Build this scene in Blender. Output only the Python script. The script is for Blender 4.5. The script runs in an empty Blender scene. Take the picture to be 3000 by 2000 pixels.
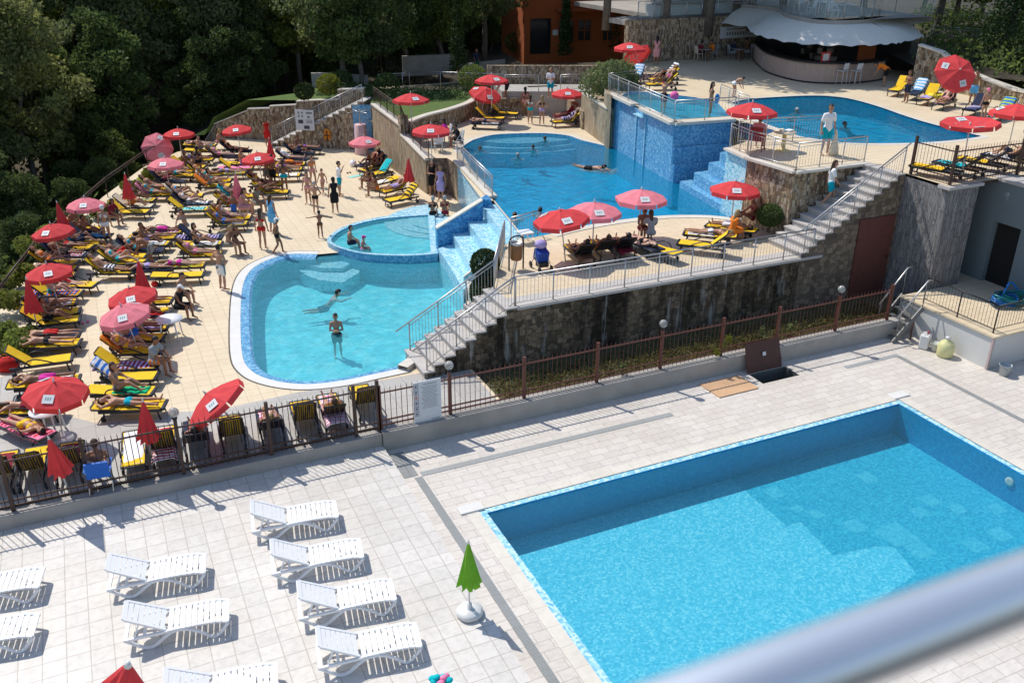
import bpy, bmesh, math, random
from mathutils import Vector, Matrix, Euler
from mathutils.geometry import tessellate_polygon
R = math.radians
SC = bpy.context.scene
COL = SC.collection
rnd = random.Random(7)
# ------------------------------------------------------------------ camera model (photo frame is 3000 x 2000)
FPX, PITCH, ROLL, YAW, HC = 2664.77, R(24.8033), R(-0.3732), R(24.9363), 12.8
_f = Vector((math.sin(YAW)*math.cos(PITCH), math.cos(YAW)*math.cos(PITCH), -math.sin(PITCH)))
_r = Vector((math.cos(YAW), -math.sin(YAW), 0)); _d = _f.cross(_r)
CR = math.cos(ROLL)*_r + math.sin(ROLL)*_d
CD = -math.sin(ROLL)*_r + math.cos(ROLL)*_d
EYE = Vector((0, 0, HC))
def ray(px, py): return CR*((px-1500)/FPX) + CD*((py-1000)/FPX) + _f
def A(px, py, z):
    d = ray(px, py); return EYE + d*((z-HC)/d.z)
def AY(px, py, Y):
    d = ray(px, py); return EYE + d*(Y/d.y)
def AX(px, py, X):
    d = ray(px, py); return EYE + d*(X/d.x)
def proj(P):
    v = Vector(P)-EYE; c = v.dot(_f); return (1500+FPX*v.dot(CR)/c, 1000+FPX*v.dot(CD)/c)
def topz(P, py):
    """height z above ground point P where the vertical through P meets picture row py"""
    lo, hi = P[2]-5, P[2]+20
    for _ in range(50):
        m = (lo+hi)/2
        if proj((P[0], P[1], m))[1] > py: lo = m
        else: hi = m
    return lo
def H2(v, z): return Vector((v[0], v[1], z))
Z0, ZR, Z1, Z2, Z3 = 0.0, -0.15, 0.40, 2.20, 4.75
# ------------------------------------------------------------------ materials
class NT:
    def __init__(s, name):
        s.m = bpy.data.materials.new(name); s.m.use_nodes = True
        s.t = s.m.node_tree; s.n = s.t.nodes; s.b = s.n['Principled BSDF']; s.o = s.n['Material Output']
    def add(s, k, **kw):
        x = s.n.new(k)
        for a, v in kw.items(): setattr(x, a, v)
        return x
    def l(s, a, b): s.t.links.new(a, b)
    def uv(s, sx=1, sy=1, sz=1, obj=False, rot=0):
        c = s.add('ShaderNodeTexCoord'); mp = s.add('ShaderNodeMapping')
        s.l(c.outputs['Object' if obj else 'UV'], mp.inputs[0]); mp.inputs['Scale'].default_value = (sx, sy, sz)
        mp.inputs['Rotation'].default_value = (0, 0, rot)
        return mp.outputs[0]
    def ramp(s, src, stops, interp='LINEAR'):
        r = s.add('ShaderNodeValToRGB'); e = r.color_ramp; e.interpolation = interp
        while len(e.elements) < len(stops): e.elements.new(.5)
        for el, (p, c) in zip(e.elements, stops): el.position = p; el.color = c if len(c) == 4 else (*c, 1)
        s.l(src, r.inputs[0]); return r.outputs[0]
    def mix(s, fac, a, b, mode='MIX'):
        m = s.add('ShaderNodeMix', data_type='RGBA', blend_type=mode)
        for sock, v in ((m.inputs[0], fac), (m.inputs[6], a), (m.inputs[7], b)):
            if hasattr(v, 'is_linked'): s.l(v, sock)
            else: sock.default_value = v if not isinstance(v, tuple) or len(v) == 4 else (*v, 1)
        return m.outputs[2]
    def noise(s, vec, scale, detail=4, rough=.6):
        x = s.add('ShaderNodeTexNoise'); s.l(vec, x.inputs['Vector'])
        x.inputs['Scale'].default_value = scale; x.inputs['Detail'].default_value = detail; x.inputs['Roughness'].default_value = rough
        return x.outputs[0]
    def bump(s, h, strength=.3, dist=.02):
        b = s.add('ShaderNodeBump'); s.l(h, b.inputs['Height']); b.inputs['Strength'].default_value = strength
        b.inputs['Distance'].default_value = dist; s.l(b.outputs[0], s.b.inputs['Normal'])
    def base(s, c, rough=.6, metal=0, spec=.4):
        if hasattr(c, 'is_linked'): s.l(c, s.b.inputs['Base Color'])
        else: s.b.inputs['Base Color'].default_value = (*c[:3], 1)
        s.b.inputs['Roughness'].default_value = rough; s.b.inputs['Metallic'].default_value = metal
        s.b.inputs['Specular IOR Level'].default_value = spec
def sc(c, k): return tuple(min(1, x*k) for x in c[:3])
def plain(name, c, rough=.6, var=.12, scale=6, metal=0, spec=.4, bump=0, fine=0):
    t = NT(name); v = t.uv(obj=True); n = t.noise(v, scale, 5)
    col = t.ramp(n, [(.3, sc(c, 1-var)), (.7, sc(c, 1+var))])
    if fine: col = t.mix(fine, col, t.ramp(t.noise(v, 90, 2), [(.3, sc(c, .55)), (.7, sc(c, 1.3))]))
    t.base(col, rough, metal, spec)
    if bump: t.bump(t.noise(v, scale*6, 3), bump)
    return t.m
def tiles(name, c1, c2, grout, w, h, mortar=.012, var=.5, rot=0, fine=25, streak=1, rough=.5, off=0, groutmix=1):
    t = NT(name); v = t.uv(rot=rot)
    b = t.add('ShaderNodeTexBrick'); t.l(v, b.inputs['Vector']); b.offset = off; b.squash = 1
    b.inputs['Scale'].default_value = 1; b.inputs['Brick Width'].default_value = w; b.inputs['Row Height'].default_value = h
    b.inputs['Mortar Size'].default_value = mortar; b.inputs['Mortar Smooth'].default_value = .3; b.inputs['Bias'].default_value = 0
    b.inputs['Color1'].default_value = (*c1, 1); b.inputs['Color2'].default_value = (*c2, 1); b.inputs['Mortar'].default_value = (*grout, 1)
    v2 = t.uv(1, streak, 1, rot=rot)
    m1 = t.ramp(t.noise(v2, fine, 6, .7), [(.3, (.62,)*3), (.55, (1,)*3)])
    m2 = t.ramp(t.noise(v, .35, 4), [(.3, (.86, .84, .80)), (.65, (1, 1, 1))])
    c = t.mix(var, b.outputs[0], m1, 'MULTIPLY'); c = t.mix(.8, c, m2, 'MULTIPLY')
    t.base(c, rough); t.bump(b.outputs['Fac'], -.2, .004); return t.m
def mosaic(name, stops, cell=.06, rough=.25, big=.35, extra=None):
    """glass mosaic: random cells, in drifts"""
    t = NT(name); v = t.uv()
    vo = t.add('ShaderNodeTexVoronoi'); t.l(v, vo.inputs['Vector']); vo.inputs['Scale'].default_value = 1/cell
    sep = t.add('ShaderNodeSeparateColor'); t.l(vo.outputs['Color'], sep.inputs[0])
    n = t.noise(v, 1.2, 5); mth = t.add('ShaderNodeMath', operation='MULTIPLY_ADD')
    t.l(n, mth.inputs[0]); mth.inputs[1].default_value = big; t.l(sep.outputs[0], mth.inputs[2])
    mt2 = t.add('ShaderNodeMath', operation='DIVIDE'); t.l(mth.outputs[0], mt2.inputs[0]); mt2.inputs[1].default_value = 1+big
    c = t.ramp(mt2.outputs[0], stops)
    if extra: c = extra(t, c)
    t.base(c, rough, 0, .5); return t.m
def stone(name, stops, sx, sy, mortar=(.13, .105, .08), mw=.06, rough=.85, stain=None, distort=.12):
    t = NT(name); v = t.uv(sx, sy)
    nv = t.add('ShaderNodeTexNoise'); t.l(v, nv.inputs['Vector']); nv.inputs['Scale'].default_value = 1.5
    vv = t.add('ShaderNodeMixRGB'); vv.inputs[0].default_value = distort; t.l(v, vv.inputs[1]); t.l(nv.outputs['Color'], vv.inputs[2])
    vo = t.add('ShaderNodeTexVoronoi', distance='CHEBYCHEV'); v2 = t.add('ShaderNodeTexVoronoi', distance='CHEBYCHEV', feature='F2')
    for q in (vo, v2): q.inputs['Scale'].default_value = 1; q.inputs['Randomness'].default_value = .8; t.l(vv.outputs[0], q.inputs['Vector'])
    vd = t.add('ShaderNodeMath', operation='SUBTRACT'); t.l(v2.outputs['Distance'], vd.inputs[0]); t.l(vo.outputs['Distance'], vd.inputs[1])
    sep = t.add('ShaderNodeSeparateColor'); t.l(vo.outputs['Color'], sep.inputs[0])
    c = t.ramp(sep.outputs[0], stops)
    c = t.mix(.5, c, t.ramp(t.noise(t.uv(), 14, 6, .7), [(.3, (.45,)*3), (.7, (1.0,)*3)]), 'MULTIPLY')
    e = t.ramp(vd.outputs[0], [(mw*.5, (0, 0, 0)), (mw*1.6, (1, 1, 1))])
    c = t.mix(e, mortar, c)
    if stain: c = stain(t, c)
    t.base(c, rough, 0, .2); t.bump(e, .6, .02); return t.m
M = {}
# ------------------------------------------------------------------ mesh building
class MB:
    def __init__(s): s.v = []; s.f = []; s.mi = []; s.cur = 0; s.sm = []
    def add(s, vs, fs, smooth=False):
        o = len(s.v); s.v += [Vector(p) for p in vs]
        for f in fs: s.f.append([i+o for i in f]); s.mi.append(s.cur); s.sm.append(smooth)
        return s
    def box(s, c, d, rz=0, mat=None, cap=True):
        x, y, z = [k/2 for k in d]; m = mat or Matrix.Rotation(rz, 3, 'Z'); c = Vector(c)
        vs = [c + m @ Vector((sx*x, sy*y, sz*z)) for sx, sy, sz in ((-1,-1,-1),(1,-1,-1),(1,1,-1),(-1,1,-1),(-1,-1,1),(1,-1,1),(1,1,1),(-1,1,1))]
        return s.add(vs, [(0,3,2,1),(4,5,6,7),(0,1,5,4),(1,2,6,5),(2,3,7,6),(3,0,4,7)])
    def beam(s, a, b, w, h, up=(0, 0, 1)):
        a = Vector(a); b = Vector(b); t = (b-a).normalized(); u = Vector(up)
        sd = t.cross(u).normalized(); uu = sd.cross(t)
        vs = []
        for p in (a, b):
            for i, j in ((-1,-1),(1,-1),(1,1),(-1,1)): vs.append(p+sd*(i*w/2)+uu*(j*h/2))
        return s.add(vs, [(0,1,2,3),(7,6,5,4),(0,4,5,1),(1,5,6,2),(2,6,7,3),(3,7,4,0)])
    def tube(s, pts, r, n=6, closed=False, r2=None):
        pts = [Vector(p) for p in pts]; k = len(pts); vs = []; fs = []
        for i, p in enumerate(pts):
            t = (pts[(i+1) % k]-pts[i-1]) if closed else (pts[min(i+1, k-1)]-pts[max(i-1, 0)])
            t.normalize(); u = Vector((0, 0, 1)) if abs(t.z) < .9 else Vector((1, 0, 0))
            a = t.cross(u).normalized(); b = a.cross(t)
            rr = r if r2 is None else r+(r2-r)*i/max(1, k-1)
            for j in range(n):
                q = 2*math.pi*j/n; vs.append(p+a*(rr*math.cos(q))+b*(rr*math.sin(q)))
        for i in range(k if closed else k-1):
            for j in range(n):
                fs.append((i*n+j, i*n+(j+1) % n, ((i+1) % k)*n+(j+1) % n, ((i+1) % k)*n+j))
        if not closed: fs += [tuple(range(n))[::-1], tuple(range((k-1)*n, k*n))]
        return s.add(vs, fs, True)
    def lathe(s, prof, c=(0, 0, 0), n=16, smooth=True):
        c = Vector(c); vs = []; fs = []
        for (r, z) in prof:
            for j in range(n): q = 2*math.pi*j/n; vs.append(c+Vector((r*math.cos(q), r*math.sin(q), z)))
        for i in range(len(prof)-1):
            for j in range(n): fs.append((i*n+j, i*n+(j+1) % n, (i+1)*n+(j+1) % n, (i+1)*n+j))
        fs += [tuple(range(n))[::-1], tuple(range((len(prof)-1)*n, len(prof)*n))]
        return s.add(vs, fs, smooth)
    def ball(s, c, r, n=10, m=7, sq=(1, 1, 1), mat=None):
        pr = [(max(1e-3, math.sin(math.pi*i/m)), -math.cos(math.pi*i/m)) for i in range(m+1)]
        o = len(s.v); s.lathe(pr, (0, 0, 0), n); c = Vector(c)
        for i in range(o, len(s.v)):
            p = Vector((s.v[i][0]*r*sq[0], s.v[i][1]*r*sq[1], s.v[i][2]*r*sq[2]))
            s.v[i] = (mat @ p if mat else p)+c
        return s
    def poly(s, pts): return s.add(pts, [tuple(range(len(pts)))])
    def sheet(s, outer, holes=(), z=None):
        """flat polygon with holes, facing up"""
        loops = [[Vector((p[0], p[1], 0)) for p in lp] for lp in [outer, *holes]]
        flat = [p for lp in loops for p in lp]
        zz = [p[2] if z is None else z for lp in [outer, *holes] for p in lp]
        tri = tessellate_polygon(loops); fs = []
        for a, b, c in tri:
            n = (flat[b]-flat[a]).cross(flat[c]-flat[a]).z
            fs.append((a, b, c) if n > 0 else (a, c, b))
        return s.add([(p.x, p.y, k) for p, k in zip(flat, zz)], fs)
    def wall(s, pts, z0, z1, closed=False, flip=False):
        """vertical skin along a polyline; z0/z1 numbers or lists"""
        k = len(pts); g = lambda z, i: z[i] if isinstance(z, (list, tuple)) else z
        vs = [(p[0], p[1], g(z0, i)) for i, p in enumerate(pts)]+[(p[0], p[1], g(z1, i)) for i, p in enumerate(pts)]
        fs = []
        for i in range(k if closed else k-1):
            j = (i+1) % k; q = (i, j, j+k, i+k); fs.append(q[::-1] if flip else q)
        return s.add(vs, fs)
    def prism(s, pts, z0, z1, top=True, bottom=False):
        ar = sum(pts[i][0]*pts[(i+1) % len(pts)][1]-pts[(i+1) % len(pts)][0]*pts[i][1] for i in range(len(pts)))
        if ar < 0:
            pts = pts[::-1]
            if isinstance(z1, list): z1 = z1[::-1]
            if isinstance(z0, list): z0 = z0[::-1]
        s.wall(pts, z0, z1, True)
        if top: s.sheet([(p[0], p[1], z1[i] if isinstance(z1, list) else z1) for i, p in enumerate(pts)])
        return s
    def build(s, name, mat, parent=None, origin=None, bevel=0, flatn=False):
        me = bpy.data.meshes.new(name); og = Vector(origin) if origin is not None else Vector((0, 0, 0))
        me.from_pydata([p-og for p in s.v], [], s.f)
        for m in (mat if isinstance(mat, (list, tuple)) else [mat]): me.materials.append(m)
        me.polygons.foreach_set('material_index', s.mi); me.polygons.foreach_set('use_smooth', s.sm)
        uv = me.uv_layers.new(name='UVMap'); up = Vector((0, 0, 1)); buf = []
        for p in me.polygons:
            n = p.normal
            if abs(n.z) > .6: t1, t2 = Vector((1, 0, 0)), Vector((0, 1, 0))
            else:
                t1 = up.cross(n)
                t1 = t1.normalized() if t1.length > 1e-6 else Vector((1, 0, 0)); t2 = up
            for vi in p.vertices: q = s.v[vi]; buf += [q.dot(t1), q.dot(t2)]
        uv.data.foreach_set('uv', buf)
        o = bpy.data.objects.new(name, me); COL.objects.link(o); o.location = og
        if parent: o.parent = parent; o.matrix_parent_inverse = Matrix.Translation(-Vector(parent.location)) if origin is None else Matrix()
        if bevel:
            b = o.modifiers.new('b', 'BEVEL'); b.width = bevel; b.segments = 1; b.limit_method = 'ANGLE'
        return o
def empty(name, loc=(0, 0, 0), rz=0):
    o = bpy.data.objects.new(name, None); COL.objects.link(o); o.location = loc; o.rotation_euler = (0, 0, rz); o.empty_display_size = .2
    return o
def tag(o, label=None, cat=None, group=None, kind=None):
    for k, v in (('label', label), ('category', cat), ('group', group), ('kind', kind)):
        if v: o[k] = v
    return o
def struct(o): o['kind'] = 'structure'; return o
def thing(name, label, cat, loc=(0, 0, 0), rz=0, group=None): return tag(empty(name, loc, rz), label, cat, group)
def kids(o): return list(o.children)
def dup(o, parent=None):
    c = o.copy(); COL.objects.link(c)
    if parent: c.parent = parent
    for ch in kids(o): dup(ch, c)
    return c
def place(o, loc, rz=0, s=None):
    o.location = loc; o.rotation_euler = (0, 0, rz)
    if s: o.scale = (s, s, s)
    return o
def arc(pts, n=8):
    """Catmull-Rom through open polyline"""
    out = []; k = len(pts); P = [Vector(p) for p in pts]
    for i in range(k-1):
        p0, p1, p2, p3 = P[max(i-1, 0)], P[i], P[i+1], P[min(i+2, k-1)]
        for j in range(n):
            t = j/n; out.append(.5*((2*p1)+(p2-p0)*t+(2*p0-5*p1+4*p2-p3)*t*t+(3*p1-p0-3*p2+p3)*t**3))
    out.append(P[-1]); return out
def off(pts, d):
    """offset a plan polyline sideways (to its right for d>0)"""
    out = []; k = len(pts)
    for i in range(k):
        a = Vector(pts[max(i-1, 0)]); b = Vector(pts[min(i+1, k-1)]); t = (b-a); t.z = 0; t.normalize()
        out.append(Vector(pts[i])+Vector((t.y, -t.x, 0))*d)
    return out
# ------------------------------------------------------------------ camera, light
cam = bpy.data.objects.new('camera', bpy.data.cameras.new('camera')); COL.objects.link(cam)
cam.data.sensor_width = 36; cam.data.lens = FPX/3000*36; cam.data.clip_end = 1500; cam.data.clip_start = .05
mw = Matrix((( CR.x, -CD.x, -_f.x, 0), (CR.y, -CD.y, -_f.y, 0), (CR.z, -CD.z, -_f.z, HC), (0, 0, 0, 1)))
cam.matrix_world = mw
cam.data.dof.use_dof = True; cam.data.dof.focus_distance = 34; cam.data.dof.aperture_fstop = 2.8
SC.camera = cam
SUN_AZ, SUN_EL = math.atan2(-.43, .90), R(55)       # azimuth from +Y toward +X
w = bpy.data.worlds.new('World'); SC.world = w; w.use_nodes = True
sk = w.node_tree.nodes.new('ShaderNodeTexSky'); sk.sky_type = 'NISHITA'; sk.sun_disc = False
sk.sun_elevation = SUN_EL; sk.sun_rotation = SUN_AZ % (2*math.pi); sk.air_density = 1; sk.dust_density = .6
bg = w.node_tree.nodes['Background']; bg.inputs[1].default_value = .15
w.node_tree.links.new(sk.outputs[0], bg.inputs[0])
sl = bpy.data.lights.new('sun', 'SUN'); sl.energy = 3.9; sl.angle = R(.5); sl.color = (1, .95, .87)
so = bpy.data.objects.new('sun', sl); COL.objects.link(so)
sd = Vector((math.sin(SUN_AZ)*math.cos(SUN_EL), math.cos(SUN_AZ)*math.cos(SUN_EL), math.sin(SUN_EL)))
so.rotation_euler = sd.to_track_quat('Z', 'Y').to_euler(); so.location = (-20, 40, 60)
SC.view_settings.view_transform = 'Standard'; SC.view_settings.look = 'None'; SC.view_settings.exposure = .16; SC.view_settings.gamma = 1
SC.cycles.max_bounces = 6; SC.cycles.diffuse_bounces = 3; SC.cycles.glossy_bounces = 3; SC.cycles.transparent_max_bounces = 12
SC.cycles.caustics_reflective = False; SC.cycles.caustics_refractive = False; SC.cycles.sample_clamp_indirect = 6
# ------------------------------------------------------------------ materials of the setting
M['white_tile'] = tiles('white marble floor tiles', (.685, .65, .605), (.61, .58, .54), (.46, .42, .375), .42, .42, .012, .45, fine=6, rough=.45)
M['plank_tile'] = tiles('pale marbled paving', (.69, .64, .58), (.62, .57, .515), (.46, .41, .36), .55, .28, .010, .45, fine=5, streak=2.2, rough=.45, off=.5)
M['beige_tile'] = tiles('cream paving', (.72, .60, .425), (.68, .565, .395), (.52, .42, .29), .40, .40, .012, .25, fine=8, rough=.6)
M['beige_tile2'] = tiles('warm cream paving', (.70, .58, .405), (.66, .545, .38), (.53, .43, .30), .40, .40, .010, .3, fine=5, rough=.6)
M['grey_strip'] = tiles('grey paving strip', (.46, .44, .41), (.42, .40, .375), (.32, .30, .28), .6, .6, .012, .35, fine=10, rough=.6)
M['coping'] = tiles('cream coping stone', (.70, .655, .575), (.66, .615, .54), (.52, .47, .40), .6, .6, .008, .3, fine=5)
M['white_coping'] = plain('white coping', (.66, .645, .61), .5, .06, 2)
M['concrete'] = plain('weathered concrete kerb', (.34, .315, .285), .85, .22, 1.2, bump=.2, fine=.3)
M['step_stone'] = plain('grey stair stone', (.47, .44, .41), .75, .12, 3, fine=.2)
M['white_plaster'] = plain('white plaster', (.58, .575, .56), .8, .06, .8, fine=.1)
M['grey_plaster'] = plain('blue grey plaster', (.155, .19, .205), .85, .05, .6)
def streaks(t, c):
    n = t.noise(t.uv(.75, .09), 1.0, 8, .72)
    d = t.ramp(n, [(.42, (.10, .10, .10)), (.50, (.5, .5, .5)), (.60, (1, 1, 1))])
    c = t.mix(.9, c, d, 'MULTIPLY')
    n2 = t.noise(t.uv(2.0, .30), 1.7, 5, .6)
    return t.mix(t.ramp(n2, [(.57, (0, 0, 0)), (.70, (.7, .7, .7))]), c, (.42, .41, .38))
BRN = [(0, (.10, .07, .05)), (.3, (.26, .17, .10)), (.55, (.38, .28, .17)), (.8, (.47, .38, .26)), (1, (.30, .24, .19))]
M['stone_brown'] = stone('brown slab stone wall', [(0, (.13, .09, .06)), (.25, (.30, .20, .12)), (.5, (.44, .33, .20)), (.75, (.56, .46, .33)), (1, (.34, .28, .22))], 10, 4.2, mw=.05)
M['stone_light'] = stone('pale brown slab stone wall', [(0, (.26, .19, .12)), (.4, (.42, .33, .21)), (.75, (.52, .43, .30)), (1, (.36, .31, .25))], 15, 2.6, mw=.05, mortar=(.3, .24, .17))
M['stone_dark'] = stone('dark stained stone wall', [(0, (.12, .09, .06)), (.4, (.25, .185, .12)), (.7, (.36, .27, .18)), (1, (.28, .20, .125))], 6, 6.5, mw=.05, mortar=(.10, .085, .065), stain=streaks)
M['stone_stair'] = stone('grey brown rubble wall', [(0, (.12, .09, .07)), (.4, (.22, .17, .12)), (.7, (.32, .25, .18)), (1, (.24, .18, .14))], 5, 5.5, mw=.07)
M['rough_render'] = stone('grey bark textured render', [(0, (.20, .19, .185)), (1, (.36, .34, .33))], 24, 2.0, mw=.06, mortar=(.13, .12, .12))
MOS_D = [(0, (.01, .08, .26)), (.35, (.02, .17, .42)), (.65, (.05, .28, .55)), (1, (.16, .46, .70))]
MOS_M = [(0, (.05, .21, .42)), (.4, (.10, .31, .53)), (.7, (.19, .43, .62)), (1, (.38, .61, .75))]
MOS_L = [(0, (.10, .38, .58)), (.35, (.25, .54, .68)), (.65, (.46, .70, .78)), (1, (.68, .82, .84))]
M['mos_dark'] = mosaic('deep blue glass mosaic', MOS_D, .07)
M['mos_mid'] = mosaic('blue glass mosaic', MOS_M, .07)
M['mos_light'] = mosaic('pale blue glass mosaic', MOS_L, .07)
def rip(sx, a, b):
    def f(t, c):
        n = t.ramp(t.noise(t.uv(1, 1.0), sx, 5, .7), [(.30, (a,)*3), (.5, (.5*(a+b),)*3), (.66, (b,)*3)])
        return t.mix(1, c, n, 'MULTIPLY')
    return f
M['floor_near'] = mosaic('turquoise pool floor mosaic with painted caustics', [(0, (.04, .42, .62)), (.35, (.07, .50, .70)), (.7, (.13, .59, .77)), (1, (.30, .74, .86))], .05, .3, .25)  # tile tones double as caustic light speckle, put into the floor colour
M['floor_near_deep'] = mosaic('blue pool floor mosaic with painted caustics', [(0, (.01, .27, .46)), (.4, (.02, .35, .55)), (.75, (.035, .43, .62)), (1, (.09, .54, .70))], .05, .3, .25)  # deep end tiles: the colour noise also paints in caustic speckle
M['wall_near'] = mosaic('pool wall mosaic', [(0, (.006, .22, .50)), (.5, (.01, .29, .60)), (1, (.02, .38, .68))], .05, .3)
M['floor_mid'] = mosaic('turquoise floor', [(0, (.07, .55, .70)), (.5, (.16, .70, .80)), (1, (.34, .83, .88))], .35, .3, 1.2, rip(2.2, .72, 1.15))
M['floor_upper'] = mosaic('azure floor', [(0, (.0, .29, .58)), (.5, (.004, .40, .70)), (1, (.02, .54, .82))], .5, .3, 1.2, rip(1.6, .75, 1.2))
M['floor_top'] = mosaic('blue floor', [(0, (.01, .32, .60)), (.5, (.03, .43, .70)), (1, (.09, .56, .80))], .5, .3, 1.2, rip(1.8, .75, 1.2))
def water(name, tint, bump=.12, scale=3.0, stretch=1.0, body=None, turb=0):
    t = NT(name); t.n.remove(t.b)
    tr = t.add('ShaderNodeBsdfTransparent'); tr.inputs[0].default_value = (*tint, 1)
    gl = t.add('ShaderNodeBsdfGlossy'); gl.inputs['Roughness'].default_value = .03
    fr = t.add('ShaderNodeFresnel'); fr.inputs[0].default_value = 1.33; mx = t.add('ShaderNodeMixShader')
    b = t.add('ShaderNodeBump'); v = t.uv(1, stretch)
    nn = t.add('ShaderNodeMath', operation='MULTIPLY_ADD'); n1 = t.noise(v, scale, 3, .55); n2 = t.noise(v, scale*3.1, 2, .5)
    t.l(n2, nn.inputs[0]); nn.inputs[1].default_value = .4; t.l(n1, nn.inputs[2])
    t.l(nn.outputs[0], b.inputs['Height']); b.inputs['Strength'].default_value = bump; b.inputs['Distance'].default_value = .25
    t.l(b.outputs[0], fr.inputs['Normal']); t.l(b.outputs[0], gl.inputs['Normal'])
    src = tr.outputs[0]
    if body:                                                       # light scattered back by the water itself
        df = t.add('ShaderNodeBsdfDiffuse'); df.inputs[0].default_value = (*body, 1); m2 = t.add('ShaderNodeMixShader'); m2.inputs[0].default_value = turb
        t.l(tr.outputs[0], m2.inputs[1]); t.l(df.outputs[0], m2.inputs[2]); src = m2.outputs[0]
    t.l(fr.outputs[0], mx.inputs[0]); t.l(src, mx.inputs[1]); t.l(gl.outputs[0], mx.inputs[2])
    t.l(mx.outputs[0], t.o.inputs[0]); return t.m
M['water_near'] = water('still pool water', (.86, .97, .99), .10, 4, 1, (.10, .52, .66), .10)
M['water_mid'] = water('turquoise pool water', (.86, .97, .98), .22, 2.6, .8, (.12, .62, .76), .24)
M['water_up'] = water('azure pool water', (.78, .95, .99), .35, 2.2, .8, (.004, .35, .62), .30)
M['steel'] = plain('brushed steel', (.50, .49, .48), .38, .05, 3, metal=.75)
M['brown_iron'] = plain('brown painted iron', (.058, .030, .022), .55, .15, 4)
M['brown_iron_red'] = plain('red brown painted iron', (.11, .038, .026), .55, .15, 4)
M['dark_slot'] = plain('overflow slot', (.10, .085, .07), .9)
M['drain'] = tiles('drain grating', (.44, .455, .45), (.40, .415, .41), (.20, .21, .21), .035, 3, .009, .1, rot=R(0))
M['drain2'] = tiles('drain grating crosswise', (.36, .375, .37), (.32, .335, .33), (.15, .155, .155), 3, .035, .009, .1)
M['soil'] = plain('forest soil', (.045, .036, .022), .95, .3, 1.5)
M['grass'] = plain('mown lawn', (.075, .125, .022), .9, .3, 3, fine=.5)
M['drygrass'] = plain('rough grass bed', (.10, .095, .045), .95, .4, 2.5, fine=.6)
M['dark_brown'] = plain('dark brown boards', (.05, .028, .02), .7, .2, 3)
M['black'] = plain('black paint', (.012, .012, .014), .45, .1)
M['orange_wall'] = plain('orange rendered wall', (.34, .085, .022), .85, .08, 1)
M['window_dark'] = plain('dark window glass', (.015, .018, .02), .1, .1)
# ------------------------------------------------------------------ ground
g = MB(); g.sheet([(-700, -200), (900, -200), (900, 1200), (-700, 1200)], [[(-14, -10), (60, -10), (60, 66), (-14, 66)]], -1.2)
g.sheet([(-14, -10), (60, -10), (60, 66), (-14, 66)], z=-2.6); struct(g.build('ground', M['soil']))
CURB_Y, FENCE_Y = 20.48, 20.66
EDX = 5.72
# ------------------------------------------------------------------ lower terraces
d = MB(); d.prism([(-16, -6), (EDX, -6), (EDX, CURB_Y), (-16, CURB_Y)], -1.6, Z0); struct(d.build('lounger_terrace_floor', M['white_tile']))
PX0, PX1, PY0, PY1 = 6.98, 20.66, 9.75, 16.91        # outer edge of the mosaic band
hat = [A(2235, 1124, ZR), A(2180, 1090, ZR), A(2290, 1062, ZR), A(2343, 1097, ZR)]
HX0, HX1, HY0, HY1 = 17.05, 18.75, 18.25, 19.55
# pit position measured from the photo
hp = [A(2236, 1124, ZR), A(2196, 1098, ZR), A(2298, 1072, ZR), A(2343, 1098, ZR)]
HX0 = (hp[0].x+hp[1].x)/2; HX1 = (hp[2].x+hp[3].x)/2; HY0 = (hp[0].y+hp[3].y)/2; HY1 = (hp[1].y+hp[2].y)/2
dk = MB(); co = .32
dk.sheet([(EDX, -6), (45, -6), (45, CURB_Y), (EDX, CURB_Y)],
         [[(PX0-co, PY0-co), (PX1+co, PY0-co), (PX1+co, PY1+co), (PX0-co, PY1+co)],
          [(HX0, HY0), (HX1, HY0), (HX1, HY1), (HX0, HY1)]], ZR)
struct(dk.build('pool_deck', M['plank_tile']))
def ring(x0, y0, x1, y1, a, b, z):
    q = MB(); q.sheet([(x0-a, y0-a), (x1+a, y0-a), (x1+a, y1+a), (x0-a, y1+a)], [[(x0-b, y0-b), (x1+b, y0-b), (x1+b, y1+b), (x0-b, y1+b)]], z); return q
struct(ring(PX0, PY0, PX1, PY1, co, 0, ZR+.006).build('pool_coping', M['coping']))
bw = .17
struct(ring(PX0, PY0, PX1, PY1, 0, -bw, ZR-.01).build('pool_overflow_band', M['mos_light']))
WX0, WX1, WY0, WY1 = PX0+bw, PX1-bw, PY0+bw, PY1-bw
DEP = 1.02
b = MB(); rect = [(WX0, WY0), (WX1, WY0), (WX1, WY1), (WX0, WY1)]
b.wall(rect, ZR-DEP, ZR-.01, True, flip=True); struct(b.build('pool_basin', M['wall_near']))
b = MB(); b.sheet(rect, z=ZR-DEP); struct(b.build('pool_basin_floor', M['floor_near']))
ZF = ZR-DEP
def deep(pxs, name, mat, dz):
    q = MB(); q.sheet([A(x, y, ZF)[:2] for x, y in pxs], z=ZF+dz); return struct(q.build(name, mat))
xd = A(2140, 1390, ZF).x
def clampx(p): return (min(max(p[0], WX0+.01), WX1-.01), min(max(p[1], WY0+.01), WY1-.01))
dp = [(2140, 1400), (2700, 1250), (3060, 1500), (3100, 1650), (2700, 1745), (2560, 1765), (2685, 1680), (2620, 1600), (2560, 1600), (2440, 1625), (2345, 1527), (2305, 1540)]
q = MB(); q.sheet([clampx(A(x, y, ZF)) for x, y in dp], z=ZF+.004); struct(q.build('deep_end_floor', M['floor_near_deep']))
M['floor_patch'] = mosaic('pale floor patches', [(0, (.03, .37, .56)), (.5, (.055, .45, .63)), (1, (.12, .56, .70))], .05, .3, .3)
q = MB()
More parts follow.
